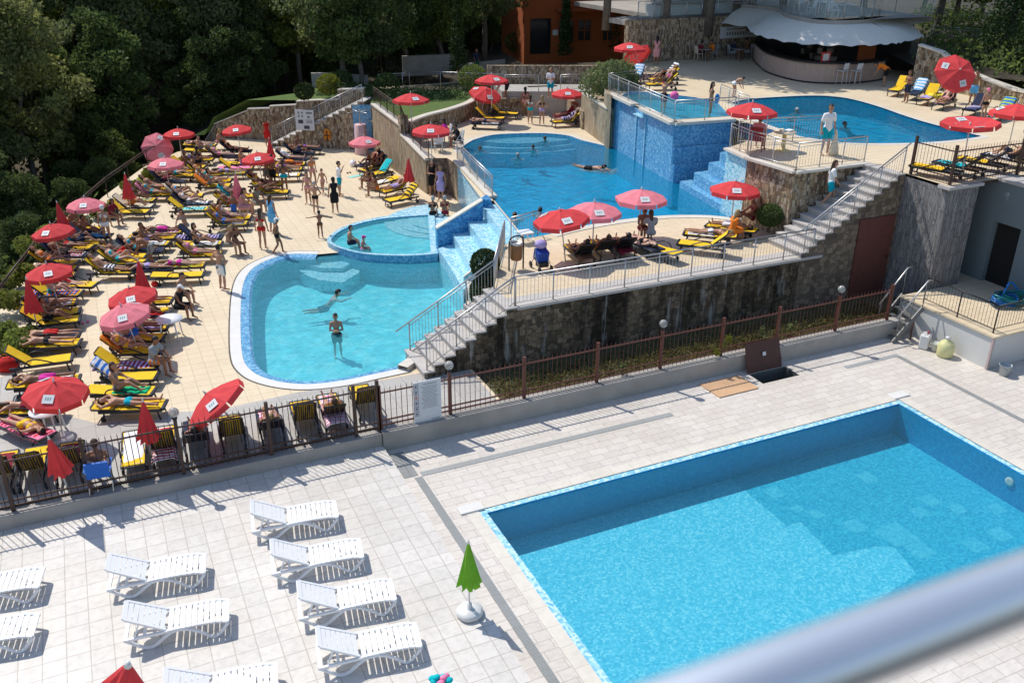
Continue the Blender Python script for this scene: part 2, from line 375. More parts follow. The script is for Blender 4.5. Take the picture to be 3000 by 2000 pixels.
for x, y, s in ((2268, 1442, .5), (2540, 1398, .45), (2505, 1540, .5), (2695, 1610, .55), (2855, 1595, .5), (2725, 1465, .45), (2805, 1490, .4), (2920, 1490, .4), (2930, 1565, .5), (2625, 1565, .8), (2335, 1490, .3), (2390, 1505, .35), (2630, 1294, .3), (2695, 1500, .4)):
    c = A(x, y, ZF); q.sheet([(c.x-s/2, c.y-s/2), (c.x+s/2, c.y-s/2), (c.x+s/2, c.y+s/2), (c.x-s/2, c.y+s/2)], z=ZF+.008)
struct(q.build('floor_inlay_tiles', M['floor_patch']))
wt = MB(); wt.sheet(rect, z=ZR-.05); struct(wt.build('pool_water', M['water_near']))
# white depth marker stones at the pool corners, pool light
for (x, y), lb in (((1378, 1490), 'white corner stone beside the left corner of the big rectangular pool'), ((2632, 1158), 'white corner stone behind the far right corner of the big rectangular pool')):
    c = A(x, y, ZR); q = MB(); q.box((c.x, c.y, ZR+.02), (.62, .34, .05)); tag(q.build('corner_stone', M['white_coping'], bevel=.01), lb, 'stone')
c = AX(2958, 1411, WX1-.02); q = MB(); q.lathe([(.11, 0), (.13, .02), (.13, .03), (.07, .03)], n=18); o = q.build('pool_lamp', M['white_coping']); o.rotation_euler = (0, R(-90), 0); o.location = (WX1-.005, c.y, c.z)
tag(o, 'round white lamp set in the right wall of the rectangular pool', 'pool lamp')
# drains
def drain(name, x0, y0, x1, y1, mat, lb):
    q = MB(); q.box(((x0+x1)/2, (y0+y1)/2, ZR-.004), (abs(x1-x0), abs(y1-y0), .03)); return tag(q.build('drain_channel', mat), lb, 'drain')
drain('d', 6.05, -2, 6.25, 18.86, M['drain2'], 'long grey drain grating along the foot of the lounger terrace')
drain('d', 6.26, 18.86, 13.95, 19.06, M['drain'], 'grey drain grating running parallel to the fence kerb')
drain('d', 22.86, 8, 23.03, 19.15, M['drain2'], 'grey drain grating at the right of the rectangular pool')
drain('d', 20.75, 19.15, 23.03, 19.32, M['drain'], 'short grey drain grating near the metal stairs')
drain('d', 5.80, 18.95, 6.18, 20.2, M['drain2'], 'wide grey drain cover below the end of the fence wall')
# hatch pit
q = MB(); q.wall([(HX0, HY0), (HX1, HY0), (HX1, HY1), (HX0, HY1)], -1.3, ZR, True, flip=True); q.sheet([(HX0, HY0), (HX1, HY0), (HX1, HY1), (HX0, HY1)], z=-1.3)
struct(q.build('hatch_pit', plain('raw concrete pit', (.10, .105, .10), .9)))
# ------------------------------------------------------------------ fence kerbs
kl = MB(); kl.box(((EDX-16)/2, CURB_Y+.17, -.6), (EDX+16, .34, 1.9)); tag(kl.build('kerb_wall', M['concrete'], bevel=.015), 'low grey concrete kerb under the fence behind the white loungers', 'kerb')
kr = MB(); kr.box(((EDX+.01+27.2)/2, CURB_Y-.06+.2, -.58), (27.2-EDX-.01, .40, 1.99)); tag(kr.build('kerb_wall', M['concrete'], bevel=.015), 'taller concrete kerb under the fence beside the rectangular pool', 'kerb')
# ------------------------------------------------------------------ level 1 terrace
FY = 23.0
def P2(lst, z): return [A(x, y, z) for x, y in lst]
lp_in = P2([(930, 745), (848, 745), (790, 760), (742, 785), (716, 822), (706, 880), (705, 985), (712, 1050), (730, 1080), (765, 1103), (830, 1120), (910, 1125), (1010, 1114), (1100, 1095), (1190, 1076)], Z1)
lp_in = [Vector((p.x, p.y, Z1)) for p in arc(lp_in, 4)]
LXE = 8.75
lp = [p for p in lp_in if p.x < LXE]
stair_foot = [(LXE, 24.9)]
# right side of the lower pool: foot of the cascade
cas_r, cas_l = A(1356, 866, .3), A(1287, 765, .3)
EDG = [A(1165, 1068, .55), A(1250, 1008, .62), A(1330, 950, .7), A(1386, 902, .8), A(1362, 806, .95)]
low_pool = lp + [Vector((p.x, p.y, Z1)) for p in EDG[:4]] + [Vector((cas_r.x, cas_r.y, Z1)), Vector((cas_l.x+.2, cas_l.y, Z1)), Vector((11.9, 34.6, Z1))]
# round paddling pool
kc = A(1170, 680, .62)
rim_px = [(958, 703), (966, 690), (990, 672), (1040, 652), (1110, 636), (1180, 628), (1272, 622)]
front_px = [(1283, 742), (1220, 748), (1140, 748), (1060, 742), (1000, 728), (968, 714)]
ZK = .62
rim_b = P2(rim_px, ZK); rim_f = P2(front_px, ZK)
kid_out = [Vector((p.x, p.y, ZK)) for p in arc(rim_f+rim_b, 4)]
l1_hole_px = kid_out
# terrace outline
left_edge = P2([(-330, 1330), (-150, 1060), (0, 905), (100, 770), (200, 670), (300, 578), (420, 490), (520, 445), (620, 425)], Z1)
l1_out = [(-16, CURB_Y+.34)] + [(p.x, p.y) for p in left_edge] + [(8, 60), (17, 60), (17, FY+1.0), (LXE+.6, FY+.02), (LXE+.6, CURB_Y+.34)]
def uni(a, b): return a+b
hole1 = [(p.x, p.y) for p in low_pool]
l1 = MB(); l1.sheet(l1_out, [hole1], Z1); struct(l1.build('lower_pool_terrace', M['beige_tile']))
l1e = MB(); l1e.wall([(p.x, p.y) for p in left_edge], -2.6, Z1, flip=True); struct(l1e.build('terrace_edge', M['concrete']))
gs = P2([(-330, 1230), (-60, 1120), (30, 1098), (95, 1130), (150, 1205), (295, 1243), (400, 1225), (500, 1207), (633, 1202), (873, 1149), (1000, 1130), (1130, 1112)], Z1)
q = MB(); q.sheet([(-16, CURB_Y+.345)]+[(p.x, p.y) for p in gs]+[(LXE+.5, gs[-1].y), (LXE+.5, CURB_Y+.345)], z=Z1+.004); struct(q.build('grey_paving_strip', M['grey_strip']))
# coping, slot, mosaic band, basin, water
def ribbon(pts, a, b, z, za=None):
    A1, B1 = off(pts, a), off(pts, b); q = MB(); k = len(pts)
    za = z if za is None else za
    q.add([(p.x, p.y, za) for p in A1]+[(p.x, p.y, z) for p in B1], [(i, i+1, k+i+1, k+i) for i in range(k-1)]); return q
struct(ribbon(lp, .34, 0, Z1+.010).build('lower_pool_coping', M['white_coping']))
struct(ribbon(lp, .39, .34, Z1+.008).build('overflow_slot', M['dark_slot']))
struct(ribbon(lp, 0, -.28, Z1-.04, Z1+.004).build('lower_pool_band', M['mos_mid']))
struct(ribbon(lp, -.28, -.36, Z1-.10, Z1-.04).build('lower_pool_bench', M['mos_mid']))
q = MB(); q.wall([(p.x, p.y) for p in off(lp, -.36)], Z1-1.0, Z1-.10); q.wall([(p.x, p.y) for p in low_pool[len(lp)-1:]], Z1-1.0, Z1-.02)
struct(q.build('lower_pool_basin', M['mos_mid']))
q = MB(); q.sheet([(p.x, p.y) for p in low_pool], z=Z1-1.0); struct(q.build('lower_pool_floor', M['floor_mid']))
q = MB(); q.sheet([(p.x, p.y) for p in low_pool], z=Z1-.09); struct(q.build('lower_pool_water', M['water_mid']))
# submerged corner steps
for poly, zt in (([(870, 757), (890, 728), (960, 700), (1060, 735), (1050, 770), (1000, 799), (930, 791), (880, 772)], -.10), ([(884, 746), (905, 720), (960, 700), (1050, 735), (1035, 752), (1000, 769), (940, 769), (895, 759)], .08), ([(903, 734), (930, 708), (960, 700), (1040, 725), (1020, 738), (985, 746), (930, 750)], .24)):
    q = MB(); q.prism([A(x, y, Z1-.09)[:2] for x, y in poly], Z1-.99, zt); struct(q.build('pool_corner_steps', M['mos_light']))
# paddling pool body
q = MB(); ki = [Vector((p.x, p.y, ZK)) for p in kid_out]
cen = sum(ki, Vector())/len(ki)
inn = [cen+(p-cen)*.90 for p in ki]
q.wall([(p.x, p.y) for p in ki], Z1-1.0, ZK, True)
struct(q.build('paddling_pool_wall', M['mos_mid']))
q = MB(); k = len(ki); q.add([(p.x, p.y, ZK) for p in ki]+[(p.x, p.y, ZK-.02) for p in inn], [(i, (i+1) % k, k+(i+1) % k, k+i) for i in range(k)]); struct(q.build('paddling_pool_rim', M['mos_light']))
q = MB(); q.wall([(p.x, p.y) for p in inn], ZK-.2, ZK-.02, True, flip=True); struct(q.build('paddling_pool_basin', M['mos_mid']))
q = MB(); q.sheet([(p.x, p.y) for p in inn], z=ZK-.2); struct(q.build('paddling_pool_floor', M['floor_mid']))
q = MB(); q.sheet([(p.x, p.y) for p in inn], z=ZK-.07); struct(q.build('paddling_pool_water', M['water_mid']))
for i in range(3):
    c1 = A(1318, 640, .5); r_ = 3.0-.55*i
    q = MB(); q.prism([(c1.x-r_*math.cos(t), c1.y+r_*.9*math.sin(t)) for t in [R(-90+k*12) for k in range(16)]], ZK-.19, ZK-.165+.04*i); struct(q.build('paddling_pool_steps', M['mos_light']))
# ------------------------------------------------------------------ cascade from the middle pool
cz = [2.12, 1.68, 1.24, .80]
cl = [(1408, 598), (1366, 643), (1326, 685), (1284, 727)]; crr = [(1500, 718), (1443, 755), (1386, 793), (1358, 848)]
cl_, cr_ = [], []
for k in range(4):
    a, b_ = A(*cl[k], cz[k]), A(*crr[k], cz[k]); cl_.append(a); cr_.append(b_)
back = (A(1449, 593, 2.12), A(1535, 700, 2.12))
struct_c = MB()
for k in range(4):
    bl, br = (back if k == 0 else (cl_[k-1], cr_[k-1]))
    struct_c.prism([(cl_[k].x, cl_[k].y), (cr_[k].x, cr_[k].y), (br.x, br.y), (bl.x, bl.y)], -.6, cz[k])
tag(struct_c.build('cascade_steps', M['mos_light']), 'four pale blue mosaic water steps descending to the paddling pool', 'water steps')
# ------------------------------------------------------------------ railings, fences, stairs
def railing(pts, label, h=.95, step=1.25, pick=.125, mat='steel', low=.10, ends=(0, 0), mid=True, picks=True, pr=.024, hr=.026):
    """steel railing along base points (3D); posts about every `step`"""
    P = [Vector(p) for p in pts]; up = Vector((0, 0, 1)); r = thing('metal_railing', label, 'railing', P[0])
    q = MB(); hp_ = [p+up*h for p in P]
    if ends[0]: hp_[0] = hp_[0]+(P[0]-P[1]).normalized()*ends[0]
    if ends[1]: hp_[-1] = hp_[-1]+(P[-1]-P[-2]).normalized()*ends[1]
    for a, b in zip(hp_, hp_[1:]): q.tube([a, b], hr, 8)
    q.build('handrail', M[mat], r)
    q = MB()
    for a, b in zip(P, P[1:]):
        if mid: q.tube([a+up*(h-.12), b+up*(h-.12)], .014, 6)
        if picks: q.tube([a+up*low, b+up*low], .013, 6)
    if q.v: q.build('rail', M[mat], r)
    for si, (a, b) in enumerate(zip(P, P[1:])):
        L = (b-a).length; n = max(1, round(L/step))
        for i in range(n+1):
            if i == 0 and si > 0: continue
            c = a+(b-a)*(i/n); MB().tube([c, c+up*h], pr, 8).build('post', M[mat], r)
        if picks:
            for i in range(n):
                a2, b2 = a+(b-a)*(i/n), a+(b-a)*((i+1)/n); m = max(1, round((b2-a2).length/pick)); q = MB()
                for j in range(1, m):
                    c = a2+(b2-a2)*(j/m); q.tube([c+up*low, c+up*(h-.12 if mid else h)], .0075, 4)
                q.build('baluster_panel', M[mat], r)
    return r
def iron_fence(pts, label, h=1.15, mat='brown_iron', balls=(), pick=.135, mats=None):
    P = [Vector(p) for p in pts]; up = Vector((0, 0, 1)); r = thing('iron_fence', label, 'fence', P[0])
    for i, p in enumerate(P):
        o = MB().box(p+up*(h+.10)/2, (.085, .085, h+.10)).build('fence_post', M[mat], r)
        if i in balls:
            MB().lathe([(.05, h+.10), (.07, h+.15), (.05, h+.20)], p, 10).build('lamp_base', M['black'], r)
            MB().ball(p+up*(h+.30), .125, 14, 10).build('lamp_globe', M['globe'], r)
    for a, b in zip(P, P[1:]):
        for z in (.13, .27, h-.12): MB().beam(a+up*z, b+up*z, .028, .04).build('fence_rail', M[mat], r)
        n = max(2, round((b-a).length/pick)); q = MB()
        for j in range(1, n):
            c = a+(b-a)*(j/n); q.tube([c+up*.04, c+up*(h-.02)], .0095, 4); q.tube([c+up*(h-.02), c+up*(h+.05)], .0095, 4, r2=.001)
        q.build('picket_panel', M[mat], r)
    return r
t = NT('clear lamp glass'); t.base((.62, .60, .56), .08); t.b.inputs['Transmission Weight'].default_value = .55; M['globe'] = t.m
def stair(name, x0, x1, y0, y1, zt, zb, n, label, side, base=-1.3, step=None):
    """flight rising along +X from x0 (foot) to x1 (landing)"""
    r = thing(name, label, 'stairs', (x0, y0, zb)); run = (x1-x0)/n; rise = (zt-zb)/n
    q = MB(); pf = [(x0, base)]
    for i in range(n): pf += [(x0+run*i, zb+rise*(i+1)-.05), (x0+run*(i+1), zb+rise*(i+1)-.05)]
    pf.append((x1, base)); k = len(pf)
    for yy, fl in ((y0, False), (y1, True)):
        vs = [(a, yy, b) for a, b in pf]; f = list(range(k)); q.add(vs, [f[::-1] if not fl else f])
    q.f = q.f[:0]; q.v = []; q.mi = []; q.sm = []
    for i in range(n):
        xa, xb, za = x0+run*i, x0+run*(i+1), zb+rise*(i+1)-.05
        q.box(((xa+xb)/2, (y0+y1)/2, (za+base)/2), (run-.0005, y1-y0, za-base))
    q.build('side_wall', M[side], r)
    for i in range(n):
        MB().box((x0+run*(i+.5)-.02, (y0+y1)/2, zb+rise*(i+1)-.025), (run+.04, y1-y0+.05, .05)).build('tread', M[step or 'step_stone'], r)
        MB().box((x0+run*i-.004, (y0+y1)/2, zb+rise*(i+.5)-.025), (.02, y1-y0-.002, rise-.052)).build('riser', M[step or 'step_stone'], r)
    return r
# fences round the lower terraces
fpx = [(-155, 1505), (40, 1492), (268, 1437), (540, 1390), (797, 1332), (1045, 1278), (1112, 1262)]
FX = [A(x, y, .36).x for x, y in fpx]
iron_fence([(x, FENCE_Y, .36) for x in FX], 'brown iron picket fence on the kerb behind the white loungers', 1.42, balls=(3,))
fr = [(1100, 1232), (1310, 1202), (1526, 1158), (1728, 1105), (1922, 1073), (2098, 1035), (2267, 1005), (2425, 960), (2570, 925)]
FXR = [A(x, y, .40).x for x, y in fr]
iron_fence([(x, FENCE_Y, .395) for x in FXR], 'red brown iron picket fence beside the rectangular pool', 1.22, 'brown_iron_red', balls=(1, 4, 7), pick=.15)
# ------------------------------------------------------------------ grass bed under the middle terrace
XT1 = 10.85
q = MB(); q.sheet([(LXE+.6, CURB_Y+.34), (26, CURB_Y+.34), (26, FY), (LXE+.6, FY)], z=.24); struct(q.build('grass_bed', M['drygrass']))
stair('stone_stairs', XT1-9*.335, XT1, FY, 24.75, Z2, Z1, 9, 'grey stone stairs rising from the lower pool to the middle terrace', 'stone_dark')
# low edge wall between lower pool and stairs
q = MB(); E2 = EDG; o1 = off([Vector((p.x, p.y, p.z)) for p in E2], .0); o2 = off([Vector((p.x, p.y, p.z)) for p in E2], .36)
k = len(E2); zz = [p.z for p in E2]
q.add([(p.x, p.y, z) for p, z in zip(o1, zz)]+[(p.x, p.y, z) for p, z in zip(o2, zz)]+[(p.x, p.y, -.7) for p in o1]+[(p.x, p.y, 0) for p in o2],
      [f for i in range(k-1) for f in ((i, k+i, k+i+1, i+1), (i+1, 2*k+i+1, 2*k+i, i), (k+i, 3*k+i, 3*k+i+1, k+i+1))])
tag(q.build('pool_edge_wall', M['coping']), 'cream edge wall curving between the lower pool and the stairs', 'low wall')
# planting bed beside the stairs
q = MB(); q.prism([(XT1-1.9, 24.78), (XT1, 24.78), A(1482, 716, 2.2)[:2], A(1372, 815, 1.0)[:2], (o2[3].x+.2, o2[3].y)], 0, .85); struct(q.build('planting_bed', M['soil']))
# sloping cheek walls of the cascade
def cheek(a, b, z0, w, label, mat, capmat, base=-.5):
    a, b = Vector(a), Vector(b); s = (b-a).cross(Vector((0, 0, 1))); s.z = 0; s = s.normalized()*w
    r = thing('cheek_wall', label, 'wall', a)
    q = MB(); q.prism([a[:2], b[:2], (b+s)[:2], (a+s)[:2]], base, [a.z-.06, b.z-.06, b.z-.06, a.z-.06], top=False); q.build('wall_face', M[mat], r)
    e = s*.08; q = MB(); vs = [a-e, b-e, b+s+e, a+s+e]
    q.add([(p.x, p.y, p.z-.06) for p in vs]+[tuple(p) for p in vs], [(4,5,6,7), (3,2,1,0), (0,1,5,4), (1,2,6,5), (2,3,7,6), (3,0,4,7)])
    nrm = (vs[1]-vs[0]).cross(vs[2]-vs[0])
    if nrm.z < 0: q.f = [f[::-1] for f in q.f]
    q.build('wall_cap', M[capmat], r); return r
L_lo, L_hi = A(1275, 664, 1.25), A(1404, 583, 2.5)
cheek(A(1275, 662, 1.55), A(1408, 580, 2.55), 0, .28, 'sloping blue mosaic cheek wall with cream cap left of the water steps', 'mos_dark', 'coping')
cheek(A(1362, 803, 1.05), A(1484, 713, 2.32), 0, .25, 'sloping cream capped cheek wall right of the water steps', 'mos_light', 'coping', -.2)
q = MB(); q.prism([A(1404, 580, 2.5)[:2], A(1440, 590, 2.4)[:2], A(1436, 583, 2.4)[:2], A(1425, 573, 2.4)[:2]], 0, 2.45); tag(q.build('wall_block', M['mos_dark']), 'short blue mosaic wall at the top left of the water steps', 'wall')
# ------------------------------------------------------------------ level 2 terrace and pool
p2 = P2([(1535, 700), (1449, 593), (1350, 446), (1352, 432), (1374, 417), (1396, 407), (1447, 395), (1524, 391), (1604, 391), (1667, 398), (1704, 411), (1776, 428)], Z2)
p2 = p2[:3]+arc(p2[3:], 3)
B1, B2, B3 = A(1782, 272, Z3), A(1975, 362, Z3), A(2150, 350, Z3)
p2b = P2([(2160, 640), (2076, 631), (1955, 631), (1827, 643), (1700, 664), (1610, 686)], Z2)
p2b = arc(p2b, 3)
T1, T2, T3 = A(2130, 433, Z3), A(2190, 460, Z3), A(2330, 502, Z3)
inner = [B1+Vector((.3, -.05, 0)), B2+Vector((.2, .2, 0)), B3, Vector((26.6, 30.5, 0)), Vector((T1.x+.3, T1.y+.1, 0))]
hole2 = [(p.x, p.y) for p in p2]+[(p.x, p.y) for p in inner]+[(T1.x+.1, T1.y-1.0)]+[(p.x, p.y) for p in p2b]
WA_X = 14.77
l2_out = [(XT1, FY), (22.8, FY), (22.8, 25.2), (32, 25.2), (32, 63), (16.5, 63), (13, 58), (WA_X+.35, 51.2), (WA_X, 42.0), (15.76, 41.6), (15.76, 40.69), (A(1436, 583, Z2).x-.35, A(1436, 583, Z2).y), (cl_[0].x-.02, cl_[0].y+.05), back[0][:2], back[1][:2], A(1484, 716, Z2)[:2], (XT1, 24.75)]
q = MB(); q.sheet(l2_out, [hole2], Z2); struct(q.build('middle_terrace', M['beige_tile2']))
q = MB(); q.sheet([(XT1, FY), (22.7, FY), (22.7, FY+.75), (XT1, FY+.75)], z=Z2+.004); struct(q.build('terrace_edge_paving', M['step_stone']))
q = MB(); q.box(((XT1+22.7)/2, FY+.1, Z2-.05), (22.7-XT1, .32, .09)); struct(q.build('terrace_edge_slab', M['step_stone']))
q = MB(); q.box(((XT1+22.3)/2, FY+.12, (Z2-.1-1.3)/2), (22.3-XT1, .2, Z2-.1+1.3)); tag(q.build('retaining_wall', M['stone_dark']), 'dark stone retaining wall with water stains below the middle terrace', 'wall')
struct(ribbon([p for p in p2[2:]], 0, -.35, Z2+.006).build('middle_pool_coping', M['coping']))
struct(ribbon(p2b, 0, -.38, Z2+.006).build('middle_pool_coping', M['coping'])); struct(ribbon(p2b, -.38, -.43, Z2+.005).build('overflow_slot', M['dark_slot']))
h2 = [Vector((*p[:2], 0)) for p in hole2]
q = MB(); q.wall([(p.x, p.y) for p in h2], Z2-1.3, Z2, True, flip=True); struct(q.build('middle_pool_basin', M['mos_mid']))
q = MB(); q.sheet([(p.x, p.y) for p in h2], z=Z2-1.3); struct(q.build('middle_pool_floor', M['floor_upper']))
q = MB(); q.sheet([(p.x, p.y) for p in h2], z=Z2-.06); struct(q.build('middle_pool_water', M['water_up']))
for i in range(3):
    c1 = A(1545, 385, Z2-.3); r_ = 4.3-.5*i
    q = MB(); q.prism([(c1.x-r_*math.cos(t)*1.1, c1.y-1.3-r_*.62*math.sin(t)) for t in [R(8+k*12.6) for k in range(14)]], Z2-1.29, Z2-.60+.20*i); struct(q.build('pool_curved_steps', M['mos_light']))
# walls on the left side of level 2
r = thing('stone_wall', 'pale stone wall with sloping cap left of the middle pool', 'wall', (WA_X, 42, Z1))
wa = [AX(1088, 303, WA_X), AX(1172, 366, WA_X), AX(1174, 392, WA_X), AX(1247, 466, WA_X)]
for (p0, p1) in ((wa[0], wa[1]), (wa[2], wa[3])):
    q = MB(); q.prism([(WA_X, p1.y), (WA_X, p0.y), (WA_X+.35, p0.y), (WA_X+.35, p1.y)], -.2, [p1.z-.08, p0.z-.08, p0.z-.08, p1.z-.08], top=False); q.build('wall_face', M['stone_light'], r)
    q = MB(); q.prism([(WA_X-.05, p1.y), (WA_X-.05, p0.y), (WA_X+.4, p0.y), (WA_X+.4, p1.y)], [p1.z-.08, p0.z-.08, p0.z-.08, p1.z-.08], [p1.z, p0.z, p0.z, p1.z]); q.build('wall_cap', M['coping'], r)
q = MB(); q.box((WA_X+.17, wa[1].y-.02, wa[1].z+.1), (.42, .40, .75)); q.build('wall_pier', M['stone_brown'], r)
ab = A(1330, 475, Z2); an = A(1432, 582, Z2)
q = MB(); q.wall([(WA_X+.35, 41.8), (15.76, 41.6), (15.76, 40.7)], -.2, Z2, flip=False); tag(q.build('alcove_wall', M['stone_stair']), 'shaded brown stone wall at the back of the alcove', 'wall')
r = thing('stone_wall', 'stone wall with blue mosaic panel between the alcove and the water steps', 'wall', (ab.x, ab.y, Z1))
s_ = (an-ab).normalized(); nn = Vector((-s_.y, s_.x, 0))
if nn.x > 0: nn = -nn
q = MB(); q.prism([ab[:2], an[:2], (an-nn*.3)[:2], (ab-nn*.3)[:2]], -.2, Z2+.02); q.build('wall_face', M['stone_light'], r)
q = MB(); q.prism([(ab+nn*.05)[:2], (an+nn*.05)[:2], (an-nn*.38)[:2], (ab-nn*.38)[:2]], Z2+.02, Z2+.11); q.build('wall_cap', M['coping'], r)
q = MB(); c1 = ab+(an-ab)*.12; q.wall([(c1+nn*.012)[:2], (an+nn*.012)[:2]], -.2, Z2-.02); q.build('mosaic_panel', M['mos_light'], r)
# ------------------------------------------------------------------ level 3 block
bt = thing('upper_pool_block', 'blue mosaic block wall of the small upper pool with cream cap', 'pool wall', (B2.x, B2.y, Z2))
q = MB(); q.wall([B1[:2], B2[:2]], Z2-1.29, Z3-.08); q.build('mosaic_wall', M['mos_mid'], bt)
n1 = (B3-B2).normalized(); q = MB(); q.wall([B2[:2], B3[:2]], Z2-1.29, Z3-.08); q.build('mosaic_wall', M['mos_mid'], bt)
q = MB()
for za, zb_, o_ in ((Z2-1.2, 3.72, .10), (Z2-1.2, 2.95, .22)):
    f0 = Vector((n1.y, -n1.x, 0)); q.prism([(B2+f0*0)[:2], (B3)[:2], (B3+f0*o_)[:2], (B2+f0*o_+n1*.05)[:2]], za, zb_)
q.build('wall_ledge', M['mos_mid'], bt)
# spillway notch
cx = B1+(B2-B1)*.56; sdv = (B2-B1).normalized(); nv = Vector((sdv.y, -sdv.x, 0)); nv = nv if nv.x < 0 else -nv
q = MB()
for k_ in (-.55, .55): q.beam(cx+sdv*k_+nv*.03+Vector((0, 0, Z2-Z3-.8)), cx+sdv*k_+nv*.03+Vector((0, 0, -.30)), .06, .06, up=(1, 0, 0))
q.build('spillway_frame', M['mos_light'], bt)
q = MB(); q.box((cx.x+nv.x*.10, cx.y+nv.y*.10, Z3-.32), (.3, 1.04, .05), rz=math.atan2(sdv.y, sdv.x)-math.pi/2); q.build('spillway_lip', M['mos_light'], bt)
kp = P2([(1812, 283), (1975, 351), (2138, 340), (2098, 296), (2040, 286), (1985, 279), (1920, 270), (1845, 269)], Z3)
up_ = P2([(2125, 300), (2180, 288), (2300, 280), (2385, 277.5), (2450, 281), (2510, 290), (2590, 312), (2680, 343), (2760, 366), (2850, 388), (2897, 401), (2850, 411), (2760, 420), (2640, 425), (2500, 424), (2420, 416), (2330, 402), (2270, 380), (2200, 352)], Z3)
up_ = arc(up_+[up_[0]], 3)[:-1]
WRY = 21.12
l3_out = [B1[:2], B2[:2], B3[:2], (26.6, 30.6), (T1.x+.2, T1.y+.05), T1[:2], T2[:2], T3[:2], (26.05, 24.76), (26.05, WRY), (75, WRY), (75, 46), (44, 52), (31.4, 50.9), (26.8, 47.5)]
q = MB(); q.sheet(l3_out, [[p[:2] for p in kp], [p[:2] for p in up_]], Z3); struct(q.build('upper_terrace', M['beige_tile']))
for pl, dp_, mt, wm, nm in ((kp, .38, 'floor_top', 'water_mid', 'small_upper_pool'), (up_, .85, 'floor_top', 'water_up', 'upper_pool')):
    q = MB(); cw = sum(pl[i].x*pl[(i+1) % len(pl)].y-pl[(i+1) % len(pl)].x*pl[i].y for i in range(len(pl))) > 0
    q.wall([p[:2] for p in pl], Z3-dp_, Z3, True, flip=cw); struct(q.build(nm+'_basin', M['mos_mid']))
    q = MB(); q.sheet([p[:2] for p in pl], z=Z3-dp_); struct(q.build(nm+'_floor', M[mt]))
    q = MB(); q.sheet([p[:2] for p in pl], z=Z3-.07); struct(q.build(nm+'_water', M[wm]))
lo = list(up_)+[up_[0]]
struct(ribbon([Vector((p.x, p.y, Z3)) for p in lo], 0, -.3 if cw else .3, Z3+.006).build('upper_pool_coping', M['coping']))
# cream caps along the block edge
q = MB()
for a, b in ((B1, B1+(B2-B1)*.44), (B1+(B2-B1)*.56, B2), (B2, B3)):
    q.beam(Vector((a.x, a.y, Z3)), Vector((b.x, b.y, Z3)), .42, .12)
q.build('wall_cap', M['coping'], bt)
# second cascade
s4, s3, s2, s1 = (A(1992, 531, 2.42), A(2126, 609, 2.42)), (A(2034, 505, 2.95), A(2128, 558, 2.95)), (A(2076, 476, 3.45), A(2130, 503, 3.45)), (A(2110, 446, 3.95), A(2130, 455, 3.95))
q = MB()
for (a, b), z in ((s4, 2.42), (s3, 2.95), (s2, 3.45), (s1, 3.95)): q.prism([a[:2], b[:2], (27.2, b.y-.2), (27.2, a.y+.2)], Z2-1.2, z)
tag(q.build('cascade_steps', M['mos_mid']), 'blue mosaic water steps beside the stone tower of the upper terrace', 'water steps')
# stone tower
tw = thing('stone_tower_wall', 'brown slab stone wall carrying the railed corner platform', 'wall', (T3.x, T3.y, Z2))
q = MB(); q.wall([T2[:2], T3[:2]], Z2-.2, Z3-.07); q.build('wall_face', M['stone_brown'], tw)
q = MB(); q.wall([T3[:2], (26.05, 24.76)], Z2-.2, Z3-.07); q.build('wall_face', M['stone_brown'], tw)
q = MB(); q.wall([(T1.x+.5, T1.y+.6), T1[:2], T2[:2]], Z2-1.2, Z3-.07); q.build('mosaic_face', M['mos_light'], tw)
q = MB()
for a, b in ((T1, T2), (T2, T3), (T3, Vector((26.05, 24.76, Z3)))): q.beam(Vector((a.x, a.y, Z3-.03)), Vector((b.x, b.y, Z3-.03)), .3, .09)
q.build('wall_cap', M['coping'], tw)
XT2 = 26.05
stair('stone_stairs', XT2-13*.33, XT2, FY, 24.70, Z3, Z2, 13, 'grey stone stairs rising from the middle terrace to the upper terrace', 'stone_stair')
# lower right masonry: end of stairs, rough rendered wall, store opening
dl, dr = AY(2492, 800, FY), AY(2590, 800, FY)
dtop = AY(2540, 640, FY).z
dd = thing('metal_door', 'rust brown metal door in the rubble wall under the stairs', 'door', ((dl.x+dr.x)/2, FY-.02, .24))
MB().box(((dl.x+dr.x)/2, FY-.03, (.24+dtop)/2), (dr.x-dl.x, .05, dtop-.24)).build('door_leaf', plain('rust brown door', (.13, .042, .032), .6, .15), dd)
MB().box((dr.x-.14, FY-.065, .24+(dtop-.24)*.48), (.04, .03, .16)).build('handle', M['black'], dd)
wr = thing('rendered_wall', 'grey rough rendered wall below the railed sun deck', 'wall', (26.05, WRY, 0))
RW = 27.55
q = MB(); q.prism([(XT2, FY-.01), (XT2+.06, WRY), (RW, WRY), (RW, FY)], -1.2, Z3-.10, top=False); q.build('wall_face', M['rough_render'], wr)
MB().box(((26.0+RW)/2, WRY+.1, Z3-.06), (RW-26.0+.1, .5, .1)).build('wall_cap', M['step_stone'], wr)
